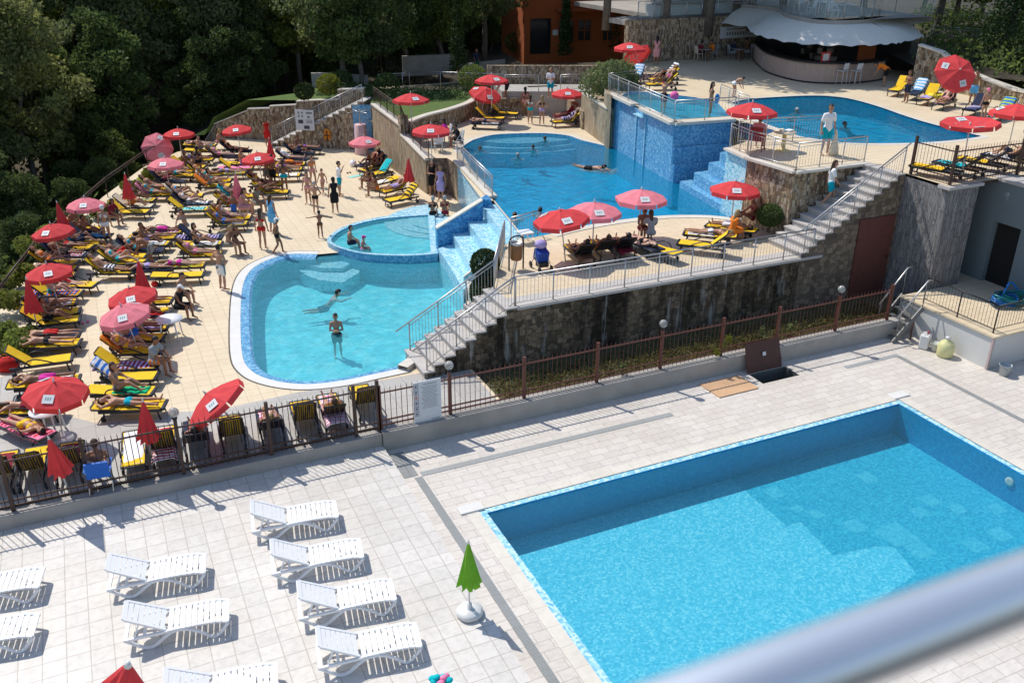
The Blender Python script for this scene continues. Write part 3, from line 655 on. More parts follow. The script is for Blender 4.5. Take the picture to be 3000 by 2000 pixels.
# ------------------------------------------------------------------ steel railings
up1 = Vector((0, 0, 1))
railing([(XT1-.0, FY+.1, Z2), (22.35, FY+.1, Z2)], 'steel railing along the front edge of the middle terrace', .95, 1.32)
railing([(XT1-9*.335+.12, FY+.12, Z1+.2), (XT1-.02, FY+.12, Z2+.0)], 'steel railing on the street side of the lower stairs', .95, 1.1, ends=(.5, 0))
railing([(XT1-9*.335+.12, 24.66, Z1+.2), (XT1-.02, 24.66, Z2+.0), (A(1478, 722, Z2).x, A(1478, 722, Z2).y, Z2)], 'steel railing between the lower stairs and the planting bed', .95, 1.1, ends=(.5, 0))
railing([A(1497, 712, Z2), A(1575, 690, Z2)], 'short steel railing at the corner of the middle pool', .95, 1.2)
railing([(21.95, FY+.1, Z2+.15), (26.0, FY+.1, Z3)], 'steel railing on the open side of the upper stairs', .95, 1.25, ends=(.3, .2))
def inn_(p, q_, d):
    v = (q_-p); v.z = 0; return p+v.normalized()*d
railing([H2(T1, Z3)+Vector((.12, .0, 0)), H2(T2, Z3)+Vector((.14, .05, 0)), H2(T3, Z3)+Vector((.14, .14, 0)), Vector((25.95, 24.9, Z3))], 'steel railing round the corner platform on the stone tower', .95, 1.0)
railing([A(2160, 421, Z3), A(2400, 408, Z3)], 'steel railing between the corner platform and the upper pool', .95, 1.4)
railing([H2(B1, Z3+.06), H2(B2, Z3+.06), H2(B3, Z3+.06)], 'steel railing along the cap of the blue mosaic block', .92, 1.25, pick=.16)
railing([A(1787, 270, Z3), A(1860, 262, Z3)], 'short steel railing beside the planter bush on the upper terrace', .95, 1.2)
railing([A(2108, 292, Z3), A(2190, 330, Z3)], 'low steel railing between the small and the large upper pool', .75, 1.3)
railing([(WA_X+.17, wa[0].y, wa[0].z), (WA_X+.17, wa[1].y+.3, wa[1].z), (WA_X+.17, wa[2].y-.3, wa[2].z), (WA_X+.17, wa[3].y, wa[3].z)], 'brownish steel railing on the sloping stone wall by the shower', .9, 1.2, mat='brown_iron')
railing([H2(ab, Z2+.11)+Vector((.17, 0, 0)), H2(an, Z2+.11)+Vector((.17, 0, 0))], 'steel railing on the wall beside the middle pool', .85, 1.2)
railing([Vector((p.x+.25, p.y-.1, Z1)) for p in left_edge[1:8]], 'brown double handrail along the forest edge of the sunbathing terrace', .95, 2.4, mat='brown_iron', picks=False, hr=.035)
o = iron_fence([(26.13, 22.85, Z3), (26.2, WRY+.1, Z3), (29.5, WRY+.12, Z3), (32.4, WRY+.12, Z3)], 'brown iron fence around the upper sun deck at the right', 1.25, balls=(2,))
# ------------------------------------------------------------------ masonry behind the sunbathing terrace
w0, w1 = A(560, 418, Z1), A(1095, 441, Z1)
dv = (w1-w0).normalized(); nb = Vector((-dv.y, dv.x, 0))        # nb points away from the camera
nb = nb if nb.y > 0 else -nb
ang = math.atan2(dv.y, dv.x)
SW = 1.5
bw_ = thing('stone_wall', 'brown stone wall with stepped top behind the stairs at the far end of the crowd', 'wall', w0)
def on(px, py_top, d=SW):
    b = AY(px, 430, 1)                                           # find wall point below picture column px
    lo, hi = 0, (w1-w0).length*1.2
    for _ in range(40):
        m = (lo+hi)/2
        if proj(w0+dv*m+nb*d)[0] < px: lo = m
        else: hi = m
    P = w0+dv*lo+nb*d; return P, topz(P, py_top)
tops = [((545, 420), (632, 368)), ((632, 362), (735, 322)), ((735, 318), (800, 316)), ((800, 310), (878, 306)), ((878, 296), (1000, 290)), ((1000, 262), (1075, 258))]
for (xa, ya), (xb, yb) in tops:
    pa, za = on(xa, ya); pb, zb = on(xb, yb)
    q = MB(); q.prism([pa[:2], pb[:2], (pb+nb*.35)[:2], (pa+nb*.35)[:2]], -1, [za-.06, zb-.06, zb-.06, za-.06], top=False); q.build('wall_face', M['stone_brown'], bw_)
    q = MB(); q.prism([(pa-nb*.05)[:2], (pb-nb*.05)[:2], (pb+nb*.4)[:2], (pa+nb*.4)[:2]], [za-.06, zb-.06, zb-.06, za-.06], [za, zb, zb, za]); q.build('wall_cap', M['coping'], bw_)
def place_stair(r, loc, rz): r.location = loc; r.rotation_euler = (0, 0, rz); return r
sA, sB = on(797, 405, 0)[0], on(1075, 300, 0)[0]; SLn = (sB-sA).length; ST_TOP = topz(sB, 298)
st = stair('stone_stairs', 0, SLn, 0, SW-.02, ST_TOP-Z1, 0, 15, 'brown sided stone stairs climbing behind the shower', 'stone_brown', -1.2)
st.location = (0, 0, 0)
for c in kids(st): c.matrix_parent_inverse = Matrix()
place_stair(st, (sA.x, sA.y, Z1), ang)
rl = railing([H2(sA+nb*.06, Z1+.12), H2(sA+dv*SLn*.30+nb*.06, Z1+.12+(ST_TOP-Z1)*.30), H2(sA+dv*SLn*.98+nb*.06, ST_TOP)], 'steel railing on the stone stairs behind the shower', .95, 1.3)
p1_, _ = on(1040, 430, -.012); p2_, _ = on(1094, 430, -.012)
q = MB(); q.wall([p1_[:2], p2_[:2]], Z1, topz(p1_, 306)); tag(q.build('mosaic_panel', M['mos_mid']), 'blue mosaic panel on the wall behind the shower', 'mosaic')
sg, _ = on(900, 350, -.05)
def sign_board(c, ax, w, h, label, rows, cat='sign'):
    """white notice board: pictogram column and lines of small print; ax = unit vector along the board, faces -normal"""
    r = thing('notice_board', label, cat, c); n = Vector((ax.y, -ax.x, 0))
    MB().beam(c+up1*h/2, c-up1*h/2, w, .03, up=Vector((ax.y, -ax.x, 0))).build('board', M['sign_white'], r)
    return r, n
M['sign_white'] = plain('white printed board', (.60, .61, .62), .5, .03); M['print_grey'] = plain('grey print', (.20, .21, .23), .6); M['print_red'] = plain('red print', (.42, .05, .06), .6); M['print_black'] = plain('black print', (.05, .05, .07), .6)
def print_rects(r, c, ax, n, rects, mat, nm, d=.019):
    q = MB()
    for (u, v, w_, h_) in rects:
        m = c+ax*u+up1*v+n*d; q.add([m-ax*w_/2-up1*h_/2, m+ax*w_/2-up1*h_/2, m+ax*w_/2+up1*h_/2, m-ax*w_/2+up1*h_/2], [(0, 1, 2, 3)])
    return q.build(nm, mat, r)
c0 = H2(sg, topz(sg, 352)); brd, nn_ = sign_board(c0, dv, 1.15, 1.2, 'white notice board hanging on the stair railing behind the crowd', 0)
print_rects(brd, c0, dv, nn_, [(-.35+.22*i, .42-.2*j, .11, .12) for i in range(2) for j in range(2)]+[(.3, .42, .38, .12), (.25, .18, .16, .14)], M['print_grey'], 'pictogram')
print_rects(brd, c0, dv, nn_, [(.1, -.42, .34, .2), (-.25, -.1, .3, .22), (.28, -.08, .4, .03), (.28, -.16, .4, .03), (.28, 0, .4, .03)], M['print_black'], 'text_line')
# notice on the iron fence: pictogram column and lines of small print
fc = (AY(1230, 1100, FENCE_Y-.09)+AY(1292, 1225, FENCE_Y-.09))/2; fx0, fx1 = AY(1211, 1160, FENCE_Y-.09).x, AY(1292, 1160, FENCE_Y-.09).x
fz0, fz1 = .33, AY(1250, 1114, FENCE_Y-.09).z; c0 = Vector(((fx0+fx1)/2, FENCE_Y-.09, (fz0+fz1)/2)); W_, H_ = fx1-fx0, fz1-fz0; X_ = Vector((1, 0, 0))
brd, nn_ = sign_board(c0, X_, W_, H_, 'white rules board with pictograms fixed to the iron fence', 0)
pic = []; red = []
for i in range(6):
    v = H_*.40-i*H_*.125; u = -W_*.41; L = red if i == 2 else pic; s = H_*.045
    L += [(u, v+s, s*2.2, .012), (u, v-s, s*2.2, .012), (u-s, v, .012, s*2), (u+s, v, .012, s*2), (u, v, s*.8, s*.9)]
print_rects(brd, c0, X_, nn_, pic, M['print_black'], 'pictogram'); print_rects(brd, c0, X_, nn_, red, M['print_red'], 'red_pictogram')
print_rects(brd, c0, X_, nn_, [(W_*.08+W_*.02*((i*7) % 3-1), H_*.38-i*H_*.031, W_*(.62-.05*((i*5) % 4)), .010) for i in range(17)]+[(W_*.1, H_*.43, W_*.5, .022), (W_*.28, -H_*.40, W_*.3, .02)], M['print_grey'], 'text_line')
# shower column
shp = Vector((14.25, 51.6, Z1))
r = thing('shower', 'pink tiled shower column with steel arms at the stone wall', 'shower', shp)
MB().lathe([(.42, 0), (.40, .1), (.34, 1.7), (.30, 1.72), (0.02, 1.75)], shp, 14).build('column', plain('pink tile', (.62, .40, .40), .5, .1), r)
q = MB(); q.tube([shp+up1*1.7, shp+up1*2.55], .03)
for a in range(4):
    v = Vector((math.cos(a*1.57+.3), math.sin(a*1.57+.3), 0)); q.tube([shp+up1*2.4, shp+up1*2.45+v*.75, shp+up1*2.35+v*.8], .022)
q.build('shower_arm', M['steel'], r)
bo = on(962, 395, -.12)[0]; bo = H2(bo, topz(bo, 396)); r = thing('life_vest', 'orange life vest hanging on the brown stair wall', 'life vest', bo)
q = MB()
for s_ in (-1, 1): q.ball(bo+dv*.12*s_, .2, 10, 8, (.55, .4, 1.6))
q.ball(bo+up1*.3, .14, 10, 6, (1.3, .5, .6)); q.build('vest_body', plain('orange vest', (.62, .22, .02), .7), r); MB().beam(bo-nb*.1-dv*.2, bo-nb*.1+dv*.2, .03, .04).build('strap', M['black'], r)
# lawns, hedges, low curved wall of the middle terrace
ZL = 3.15
cw_px = [(1200, 360), (1222, 349), (1260, 336), (1300, 326), (1345, 313), (1380, 300), (1398, 288), (1412, 284)]
cwp = arc([A(x, y, ZL) for x, y in cw_px], 4)
r = thing('garden_wall', 'curved brown stone wall below the lawn of the middle terrace', 'wall', cwp[0])
b_ = off(cwp, -.3); q = MB(); k = len(cwp)
q.wall([p[:2] for p in cwp], Z2-.2, ZL-.05); q.build('wall_face', M['stone_brown'], r)
q = ribbon(cwp, .05, -.35, ZL+.03); q.wall([p[:2] for p in off(cwp, .05)], ZL-.06, ZL+.03); q.build('wall_cap', M['coping'], r)
q = MB(); lw = [p[:2] for p in cwp]+[A(1440, 262, ZL)[:2], A(1300, 262, ZL)[:2], A(1110, 262, ZL)[:2], A(1085, 300, ZL)[:2], (WA_X+.5, wa[0].y-2), (WA_X+.5, cwp[0].y+.1)]
q.sheet(lw, z=ZL-.03); struct(q.build('right_lawn', M['grass']))
la, lb = on(735, 318, SW+.3)[0], on(1075, 262, SW+.3)[0]
q = MB(); q.sheet([H2(on(560, 318, SW+.34)[0], .5), H2(on(632, 318, SW+.34)[0], 1.6), H2(la, 2.75), H2(lb, 2.95), H2(A(1100, 262, ZL), 3.0), H2(A(1090, 235, ZL), 3.0), H2(A(950, 235, ZL), 3.0), H2(A(860, 262, ZL), 2.9), H2(A(760, 280, 2.6), 2.4), H2(A(660, 320, 2), 1.4), H2(A(560, 380, .8), .4)]); struct(q.build('left_lawn', M['grass']))
q = MB(); q.sheet([H2(A(660, 318, 1.8), 1.2), H2(A(760, 278, 2.4), 2.2), H2(A(1100, 262, ZL-.4), ZL-.45), H2(A(1480, 262, ZL-.4), ZL-.45), (36, 60, ZL-.45), (60, 75, ZL-.45), (75, 130, ZL-.45), (22, 130, ZL-.45), (6, 100, -.6), (-10, 130, -1.5), (-3, 66, -2.5), (3, 61, -1.2)]); struct(q.build('garden_ground', M['soil']))
# back path, steps and wall
ZP = 3.55
s0, s1_ = A(1562, 334, Z2), A(1650, 331, Z2); ds = (s1_-s0).normalized(); ns = Vector((-ds.y, ds.x, 0))
q = MB(); q.prism([(A(1470, 268, ZP)-ns*0)[:2], A(1745, 268, ZP)[:2], (A(1745, 268, ZP)+ns*2.6)[:2], (A(1470, 268, ZP)+ns*2.6)[:2]], 1.5, ZP); struct(q.build('back_path', M['grey_strip']))
r = thing('garden_steps', 'short flight of pale stone steps behind the two girls', 'stairs', s0); W_ = (s1_-s0).length
for i in range(5): 
    a = s0+ns*.36*i; zt = Z2+.27*(i+1)
    q = MB(); q.prism([a[:2], (a+ds*W_)[:2], (a+ds*W_+ns*(2.4-.36*i))[:2], (a+ns*(2.4-.36*i))[:2]], Z2-.1, zt-.06); q.build('riser', M['stone_stair'], r)
    q = MB(); q.prism([(a-ns*.03)[:2], (a+ds*W_-ns*.03)[:2], (a+ds*W_+ns*.4)[:2], (a+ns*.4)[:2]], zt-.06, zt); q.build('tread', M['step_stone'], r)
for (xa, ya), (xb, yb), nm in (((1400, 345), (1560, 334), 'brown stone wall left of the short garden steps'), ((1652, 331), (1705, 380), 'brown stone wall right of the short garden steps')):
    a, b_ = A(xa, ya, Z2), A(xb, yb, Z2); q = MB(); n_ = (b_-a).cross(up1).normalized()*-.3
    q.prism([a[:2], b_[:2], (b_+n_)[:2], (a+n_)[:2]], Z2-.2, ZP-.35); tag(q.build('garden_wall', M['stone_brown']), nm, 'wall')
pw0, pw1 = A(1450, 262, ZP)+ns*2.4, A(1790, 262, ZP)+ns*2.4
q = MB(); q.prism([pw0[:2], pw1[:2], (pw1+ns*.3)[:2], (pw0+ns*.3)[:2]], 2, ZP+1.05); tag(q.build('garden_wall', M['stone_brown']), 'long brown stone wall behind the back path', 'wall')
railing([A(1110, 262, ZL), A(1180, 258, ZL), A(1200, 250, ZL), A(1480, 262, ZP-.2)], 'steel handrail along the garden path above the lawn', .9, 2.0, picks=False)
railing([A(1480, 268, ZP), A(1578, 268, ZP)], 'steel railing on the back path left of the steps', .95, 1.5, picks=False)
railing([A(1642, 268, ZP), A(1722, 264, ZP)], 'steel railing on the back path right of the steps', .95, 1.5)
# side wall with planter left of the blue block
a, b_ = A(1774, 428, Z2), A(1700, 372, Z2)
r = thing('planter_wall', 'pale stone planter wall against the left side of the blue block', 'wall', a)
q = MB(); n_ = (b_-a).cross(up1).normalized()*2.2
zt1 = topz(a, 322); 
q.prism([a[:2], b_[:2], (b_+n_)[:2], (a+n_)[:2]], Z2-1.2, [zt1, zt1, zt1, zt1]); q.build('wall_face', M['stone_light'], r)
q = MB(); q.prism([(a-n_*.02)[:2], b_[:2], (b_+n_*.12)[:2], (a+n_*.12)[:2]], zt1, zt1+.07); q.build('wall_cap', M['coping'], r)
PLANTER = (a+b_)/2+n_*.5; PLANTER.z = zt1
q = MB(); q.prism([(a+Vector((.0, -.35, 0)))[:2], (B1.x+.02, B1.y), (B1.x+.02, B1.y+.45), (a+Vector((0, .1, 0)))[:2]], Z2-1.2, Z3+.1); tag(q.build('stone_pier', M['stone_light']), 'narrow pale stone pier at the left end of the blue block', 'pier')
# ------------------------------------------------------------------ lower right: store, building, raised platform
ZW = 1.0
bl0 = A(2858, 800, ZW); d0, d1 = A(2873, 822, ZW), A(2951, 850, ZW)
bx = d0.x
hs = thing('pool_house', 'grey blue rendered pool house wall with a dark doorway', 'building', (bx, d0.y, ZW))
zt = topz(d0, 532)
q = MB(); ztd = ZW+2.25
q.prism([(bx, 22.1), (bx, d0.y), (bx+.25, d0.y), (bx+.25, 22.1)], -1, zt); q.prism([(bx, d1.y), (bx, 12), (bx+.25, 12), (bx+.25, d1.y)], -1, zt)
q.prism([(bx, d0.y), (bx, d1.y), (bx+.25, d1.y), (bx+.25, d0.y)], ztd, zt, bottom=True); q.build('wall', M['grey_plaster'], hs)
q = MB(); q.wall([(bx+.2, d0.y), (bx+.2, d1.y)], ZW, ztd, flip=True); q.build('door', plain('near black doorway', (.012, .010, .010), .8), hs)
q = MB(); q.box((bx+.35, (22.1+12)/2, zt+.05), (.9, 10.2, .1)); q.build('roof_edge', M['step_stone'], hs)
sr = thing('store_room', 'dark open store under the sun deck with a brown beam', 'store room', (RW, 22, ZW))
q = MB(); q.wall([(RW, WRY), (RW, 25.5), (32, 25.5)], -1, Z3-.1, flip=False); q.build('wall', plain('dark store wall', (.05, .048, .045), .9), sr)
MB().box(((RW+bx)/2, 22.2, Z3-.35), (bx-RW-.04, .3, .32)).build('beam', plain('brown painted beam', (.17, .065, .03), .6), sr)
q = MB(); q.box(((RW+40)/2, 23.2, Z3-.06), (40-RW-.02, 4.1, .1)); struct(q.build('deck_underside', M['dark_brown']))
pl = [(24.82, 17.3), (45, 17.3), (45, 25.4), (RW+.02, 25.4), (RW+.02, WRY-.01), (24.82, WRY-.01)]
pt = thing('raised_platform', 'white rendered raised platform with pale tiled top at the right edge', 'platform', (24.82, 17.3, ZR))
q = MB(); q.prism(pl, -1, ZW-.06, top=False); q.build('side_wall', M['white_plaster'], pt)
q = MB(); q.prism([(24.76, 17.24), (45, 17.24), (45, 25.38), (RW+.03, 25.38), (RW+.03, WRY-.02), (24.76, WRY-.02)], ZW-.06, ZW+.0); q.build('platform_top', M['beige_tile'], pt)
MB().box((24.80, 17.28, .38), (.07, .07, 1.06)).build('corner_trim', plain('pinkish corner trim', (.46, .36, .34), .7), pt)
railing([(25.0, 20.3, ZW), (25.0, 17.5, ZW), (33, 17.5, ZW)], 'black steel railing round the raised platform', .92, 1.6, mat='black', pick=.13, low=.14, mid=False)
# metal stairs
ms = thing('metal_stairs', 'grey open metal stairs leading up to the raised platform', 'stairs', (23.9, 20.4, ZR)); 
f0, f1, t0, t1_ = A(2562, 965, ZR), A(2615, 1005, ZR), A(2645, 862, ZW), A(2704, 902, ZW)
M['grate'] = plain('galvanised steel', (.17, .17, .17), .5, .1, metal=.3)
for i in range(5):
    k_ = (i+.4)/5; a = f0.lerp(t0, k_); b_ = f1.lerp(t1_, k_); dd_ = (t0-f0).normalized(); dd_.z = 0
    q = MB()
    for j in range(5): q.beam(a+dd_*(.05*j), b_+dd_*(.05*j), .035, .03)
    q.build('tread', M['grate'], ms)
for a, b_, nm in ((f0, t0, 'l'), (f1, t1_, 'r')):
    MB().beam(a+up1*.02, b_, .05, .16).build('stringer', M['grate'], ms)
    MB().tube([a+up1*.95, b_+up1*.98, b_+up1*.98+Vector((.2, 0, 0))], .028, 8).build('handrail', M['steel'], ms)
    for k_ in (.08, .55, .97): c = a.lerp(b_, k_); MB().tube([c, c+up1*.96], .018, 6).build('post', M['grate'], ms)
    MB().tube([a.lerp(b_, .72)-up1*.05, H2(a.lerp(b_, .72), ZR)], .03, 6).build('support_leg', M['brown_iron_red'], ms)
def can(px, py, s, col, label, kind):
    p = A(px, py, ZR); r = thing(kind, label, 'canister' if kind != 'bucket' else 'bucket', p); m = plain(kind+' plastic', col, .35, .06)
    if kind == 'jerry_can':
        MB().box(p+up1*.22*s, (.36*s, .26*s, .44*s), .5).build('can_body', m, r, bevel=.04); MB().lathe([(.04, .44*s), (.045, .50*s)], p+Vector((.08, 0, 0)), 10).build('cap', M['print_red'], r)
        MB().tube(arc([p+Vector((-.12*s, -.05, .44*s)), p+Vector((-.04*s, -.02, .52*s)), p+Vector((.03, 0, .45*s))], 4), .016, 6).build('handle', m, r)
    elif kind == 'carboy':
        MB().lathe([(.20*s, 0), (.24*s, .04*s), (.24*s, .34*s), (.18*s, .46*s), (.07*s, .52*s), (.06*s, .58*s)], p, 18).build('can_body', m, r); MB().lathe([(.075*s, .57*s), (.075*s, .62*s)], p, 12).build('cap', M['sign_white'], r)
    else:
        MB().lathe([(.13*s, 0), (.17*s, .32*s), (.185*s, .33*s), (.16*s, .325*s), (.13*s, .05*s)], p, 18).build('bucket_body', m, r)
        MB().tube(arc([p+Vector((-.17*s, 0, .31*s)), p+Vector((-.12*s, -.13*s, .22*s)), p+Vector((.12*s, -.13*s, .22*s)), p+Vector((.17*s, 0, .31*s))], 5), .008, 5).build('handle', M['steel'], r)
can(2706, 1018, 1.15, (.66, .66, .64), 'white jerry can at the foot of the raised platform', 'jerry_can')
can(2766, 1042, 1.1, (.62, .60, .30), 'yellowish translucent carboy beside the raised platform', 'carboy')
can(2738, 1028, .9, (.60, .62, .58), 'small white bucket between the jerry can and the carboy', 'bucket')
can(2940, 1098, 1.1, (.36, .40, .42), 'grey bucket in the shade of the raised platform', 'bucket')
c = Vector((27.3, 19.0, ZW)); r = thing('hose', 'tangled blue and green pool hose lying on the raised platform', 'hose', c)
for i, (col, rr, hh) in enumerate((((.01, .12, .38), .5, .06), ((.01, .16, .20), .62, .14), ((.0, .22, .16), .42, .05))):
    pts = [c+Vector((rr*(1+.12*math.sin(j*1.7+i))*math.cos(j*.42)+.25*i, .7*rr*math.sin(j*.42), hh+.05*math.sin(j*.9)+.012*j/2)) for j in range(40)]
    MB().tube(pts, .035, 6).build('hose_coil', plain('hose %d' % i, col, .4), r)
c = A(2960, 878, ZW); r = thing('hose', 'bright blue hose end hooked over the platform railing', 'hose', c)
MB().tube(arc([c+Vector((-.5, 0, .05)), c+Vector((-.35, 0, .55)), c+Vector((0, .1, .6)), c+Vector((.3, 0, .3)), c+Vector((.7, -.1, .1))], 6), .04, 8).build('hose_end', plain('bright blue hose', (.02, .22, .60), .4), r)
# hatch lid and tan board
ld = thing('hatch_lid', 'open red brown hatch lid leaning on the kerb', 'hatch', (HX0, HY1, ZR))
la_, lb_ = Vector((HX0-.02, HY1+.02, ZR+.02)), Vector((HX1-.12, HY1+.02, ZR+.02)); tv = Vector((0, .48, .95)).normalized()*1.08
tilt = Vector((.0, CURB_Y-.10-HY1, .0)); tv = Vector((-.05, CURB_Y-.12-HY1, .92))
q = MB(); nrm = tv.cross(lb_-la_).normalized()*.03
q.add([la_, lb_, lb_+tv, la_+tv, la_+nrm, lb_+nrm, lb_+tv+nrm, la_+tv+nrm], [(0,1,2,3), (7,6,5,4), (0,4,5,1), (1,5,6,2), (2,6,7,3), (3,7,4,0)])
q.build('lid_board', tiles('red brown planks', (.075, .022, .018), (.085, .026, .02), (.03, .01, .01), .09, 4, .008, .3, rough=.5), ld)
mid = la_.lerp(lb_, .5)+tv*.55; MB().beam(mid-Vector((.06, .03, -.03)), mid+Vector((.06, -.03, .03)), .12, .02, up=tv.cross(lb_-la_)).build('label_plate', M['sign_white'], ld)
MB().tube([lb_+Vector((.02, -.3, 0)), lb_+tv*.35], .015).build('stay_rod', M['steel'], ld)
q = MB(); bp = [A(2048, 1127, ZR), A(2164, 1101, ZR), A(2222, 1138, ZR), A(2108, 1166, ZR)]; q.prism([p[:2] for p in bp], ZR+.004, ZR+.035)
r = tag(q.build('plywood_board', plain('tan plywood', (.56, .35, .20), .7, .06, 2)), 'tan plywood board lying on the paving left of the open hatch', 'board')
# ------------------------------------------------------------------ foreground balcony handrail
hz = HC-.46
pts = [A(1650, 2215, hz), A(2200, 2005+0, hz), A(3250, 1600, hz)]
m = plain('satin aluminium', (.74, .76, .79), .34, .03, 2, metal=.75)
hr_ = thing('balcony_handrail', 'out of focus silver balcony handrail crossing the bottom right corner', 'handrail', pts[0])
HRA, HRB = A(2020, 2085, hz), A(3000, 1722, hz); hv = (HRB-HRA).normalized()
MB().tube([HRA-hv*1.2, HRB+hv*1.2], .026, 24).build('rail_tube', m, hr_)
MB().beam(HRA-hv*1.25-up1*.6, HRA-hv*1.25, .03, .03, up=(1, 0, 0)).build('rail_post', m, hr_)
# ------------------------------------------------------------------ foliage
def leafmat(name, c, var=.5, trans=.5):
    t = NT(name); a = t.add('ShaderNodeAttribute', attribute_name='tint')
    oi = t.add('ShaderNodeObjectInfo')
    col = t.ramp(a.outputs['Fac'], [(0, sc(c, 1-var)), (.55, c), (1, (min(1, c[0]*(1+var*1.3)), min(1, c[1]*(1+var)), c[2]*1.1))])
    col = t.mix(.55, col, t.ramp(oi.outputs['Random'], [(0, (.62, .72, .8)), (.5, (1, 1, 1)), (1, (1.35, 1.12, .75))]), 'MULTIPLY')
    t.base(col, .6, 0, .25)
    tl = t.add('ShaderNodeBsdfTranslucent'); t.l(col, tl.inputs[0]); mx = t.add('ShaderNodeMixShader'); mx.inputs[0].default_value = trans
    t.l(t.b.outputs[0], mx.inputs[1]); t.l(tl.outputs[0], mx.inputs[2]); t.l(mx.outputs[0], t.o.inputs[0]); return t.m
M['leaf_a'] = leafmat('olive green leaves', (.20, .24, .055), .5)
M['leaf_b'] = leafmat('dark green leaves', (.11, .165, .05), .5)
M['leaf_c'] = leafmat('grey green leaves', (.185, .225, .095), .5)
M['leaf_d'] = leafmat('deep green leaves', (.085, .125, .040), .5); M['leaf_dry'] = leafmat('dry grass leaves', (.17, .16, .06), .5)
M['leaf_y'] = leafmat('yellow green leaves', (.20, .22, .03), .4)
M['leaf_topiary'] = leafmat('clipped dark leaves', (.030, .060, .016), .35, .1)
M['bark'] = plain('grey brown bark', (.14, .12, .10), .9, .3, 5)
class Leaves:
    def __init__(s): s.v = []; s.f = []; s.t = []
    def leaf(s, p, size, rg, up=.35, asp=.5, tint=None):
        d = Vector((rg.gauss(0, 1), rg.gauss(0, 1), rg.gauss(0, .7)+up)).normalized(); u = Vector((rg.gauss(0, 1), rg.gauss(0, 1), rg.gauss(0, 1)))
        a = d.cross(u).normalized()*size; b = d.cross(a).normalized()*size*asp
        o = len(s.v); s.v += [p-a, p-b, p+a, p+b]; s.f.append((o, o+1, o+2, o+3)); s.t.append(rg.random() if tint is None else tint)
    def cloud(s, c, rad, n, size, rg, shell=.5, tj=None):
        base = rg.random()
        for _ in range(n):
            d = Vector((rg.gauss(0, 1), rg.gauss(0, 1), rg.gauss(0, 1))).normalized(); k = shell+(1-shell)*rg.random()**.6
            s.leaf(Vector(c)+Vector((d.x*rad[0], d.y*rad[1], d.z*rad[2]))*k, size*rg.uniform(.6, 1.25), rg, tint=min(1, max(0, base*.55+rg.random()*.45)))
    def build(s, name, mat, parent=None):
        me = bpy.data.meshes.new(name); me.from_pydata(s.v, [], s.f); me.materials.append(mat)
        at = me.attributes.new('tint', 'FLOAT', 'FACE'); at.data.foreach_set('value', s.t)
        o = bpy.data.objects.new(name, me); COL.objects.link(o)
        if parent: o.parent = parent
        return o
def make_tree(seed, h, cr, nb, nl, size, mat, label, low=.28, name='broadleaf_tree'):
    rg = random.Random(seed); r = thing(name, label, 'tree', (0, 0, 0), group='trees of the wood behind the pools')
    q = MB(); tr = [Vector((0, 0, -.5))]
    for i in range(1, 7): tr.append(Vector((rg.uniform(-.22, .22)*i*.5, rg.uniform(-.22, .22)*i*.5, h*.8*i/6)))
    q.tube(tr, .17*h/9, 7, r2=.04); lv = Leaves()
    for b in range(nb):
        z = h*(low+(1-low)*(b+.5)/nb); k = (z/h-low)/(1-low); rr = cr*(1.0-.75*max(0, k-.35)**1.1)*(.55+.45*min(1, k*4))
        a = b*2.4+rg.uniform(-.5, .5); d = rr*(rg.uniform(.25, 1) if k < .8 else rg.uniform(0, .7))
        c = Vector((math.cos(a)*d, math.sin(a)*d, z+rg.uniform(-.3, .3))); i = min(5, int(z/(h*.8)*6)) if z < h*.8 else 5
        if b % 2 == 0: q.tube([tr[i], tr[i].lerp(c, .5)+Vector((0, 0, .15)), c], .035*h/9, 5, r2=.012)
        s_ = rg.uniform(.65, 1.25); lv.cloud(c, (s_*cr*.34, s_*cr*.34, s_*cr*.25), int(nl*s_*s_), size, rg, .35)
    q.build('trunk', M['bark'], r); lv.build('crown', M[mat], r); return r
TREES = [make_tree(1, 11, 3.3, 46, 330, .15, 'leaf_a', ''), make_tree(2, 10, 3.0, 42, 330, .15, 'leaf_b', ''), make_tree(3, 12.5, 3.6, 50, 330, .16, 'leaf_c', ''),
         make_tree(4, 6.0, 2.3, 34, 300, .12, 'leaf_d', '', .1), make_tree(5, 5.2, 2.1, 30, 300, .12, 'leaf_d', '', .08)]
KIND = ['olive green broadleaf tree', 'dark green broadleaf tree', 'tall grey green broadleaf tree', 'low bushy dark green tree', 'low spreading dark green tree']
used = [False]*5; NTREE = [0]
TREE_LOG = []
def put_tree(k, x, y, z, s=1.0, rz=0, where='', sz=None):
    o = TREES[k] if not used[k] else dup(TREES[k]); used[k] = True
    o.location = (x, y, z); o.rotation_euler = (0, 0, rz); o.scale = (s, s, sz or s); TREE_LOG.append((o, k, where)); return o
rg = random.Random(11)
LE = [Vector((p.x, p.y, 0)) for p in left_edge]
def edge_dist(x, y):
    """signed distance outside (left of / beyond) the terrace edge"""
    best = 1e9; p = Vector((x, y, 0)); sg = 1
    for a, b in zip(LE, LE[1:]):
        t = max(0, min(1, (p-a).dot(b-a)/(b-a).length_squared)); c = a+(b-a)*t; d = (p-c).length
        if d < best: best = d; n = (b-a); sg = 1 if n.x*(p.y-a.y)-n.y*(p.x-a.x) > 0 else -1
    return best*sg
yy = 26.0
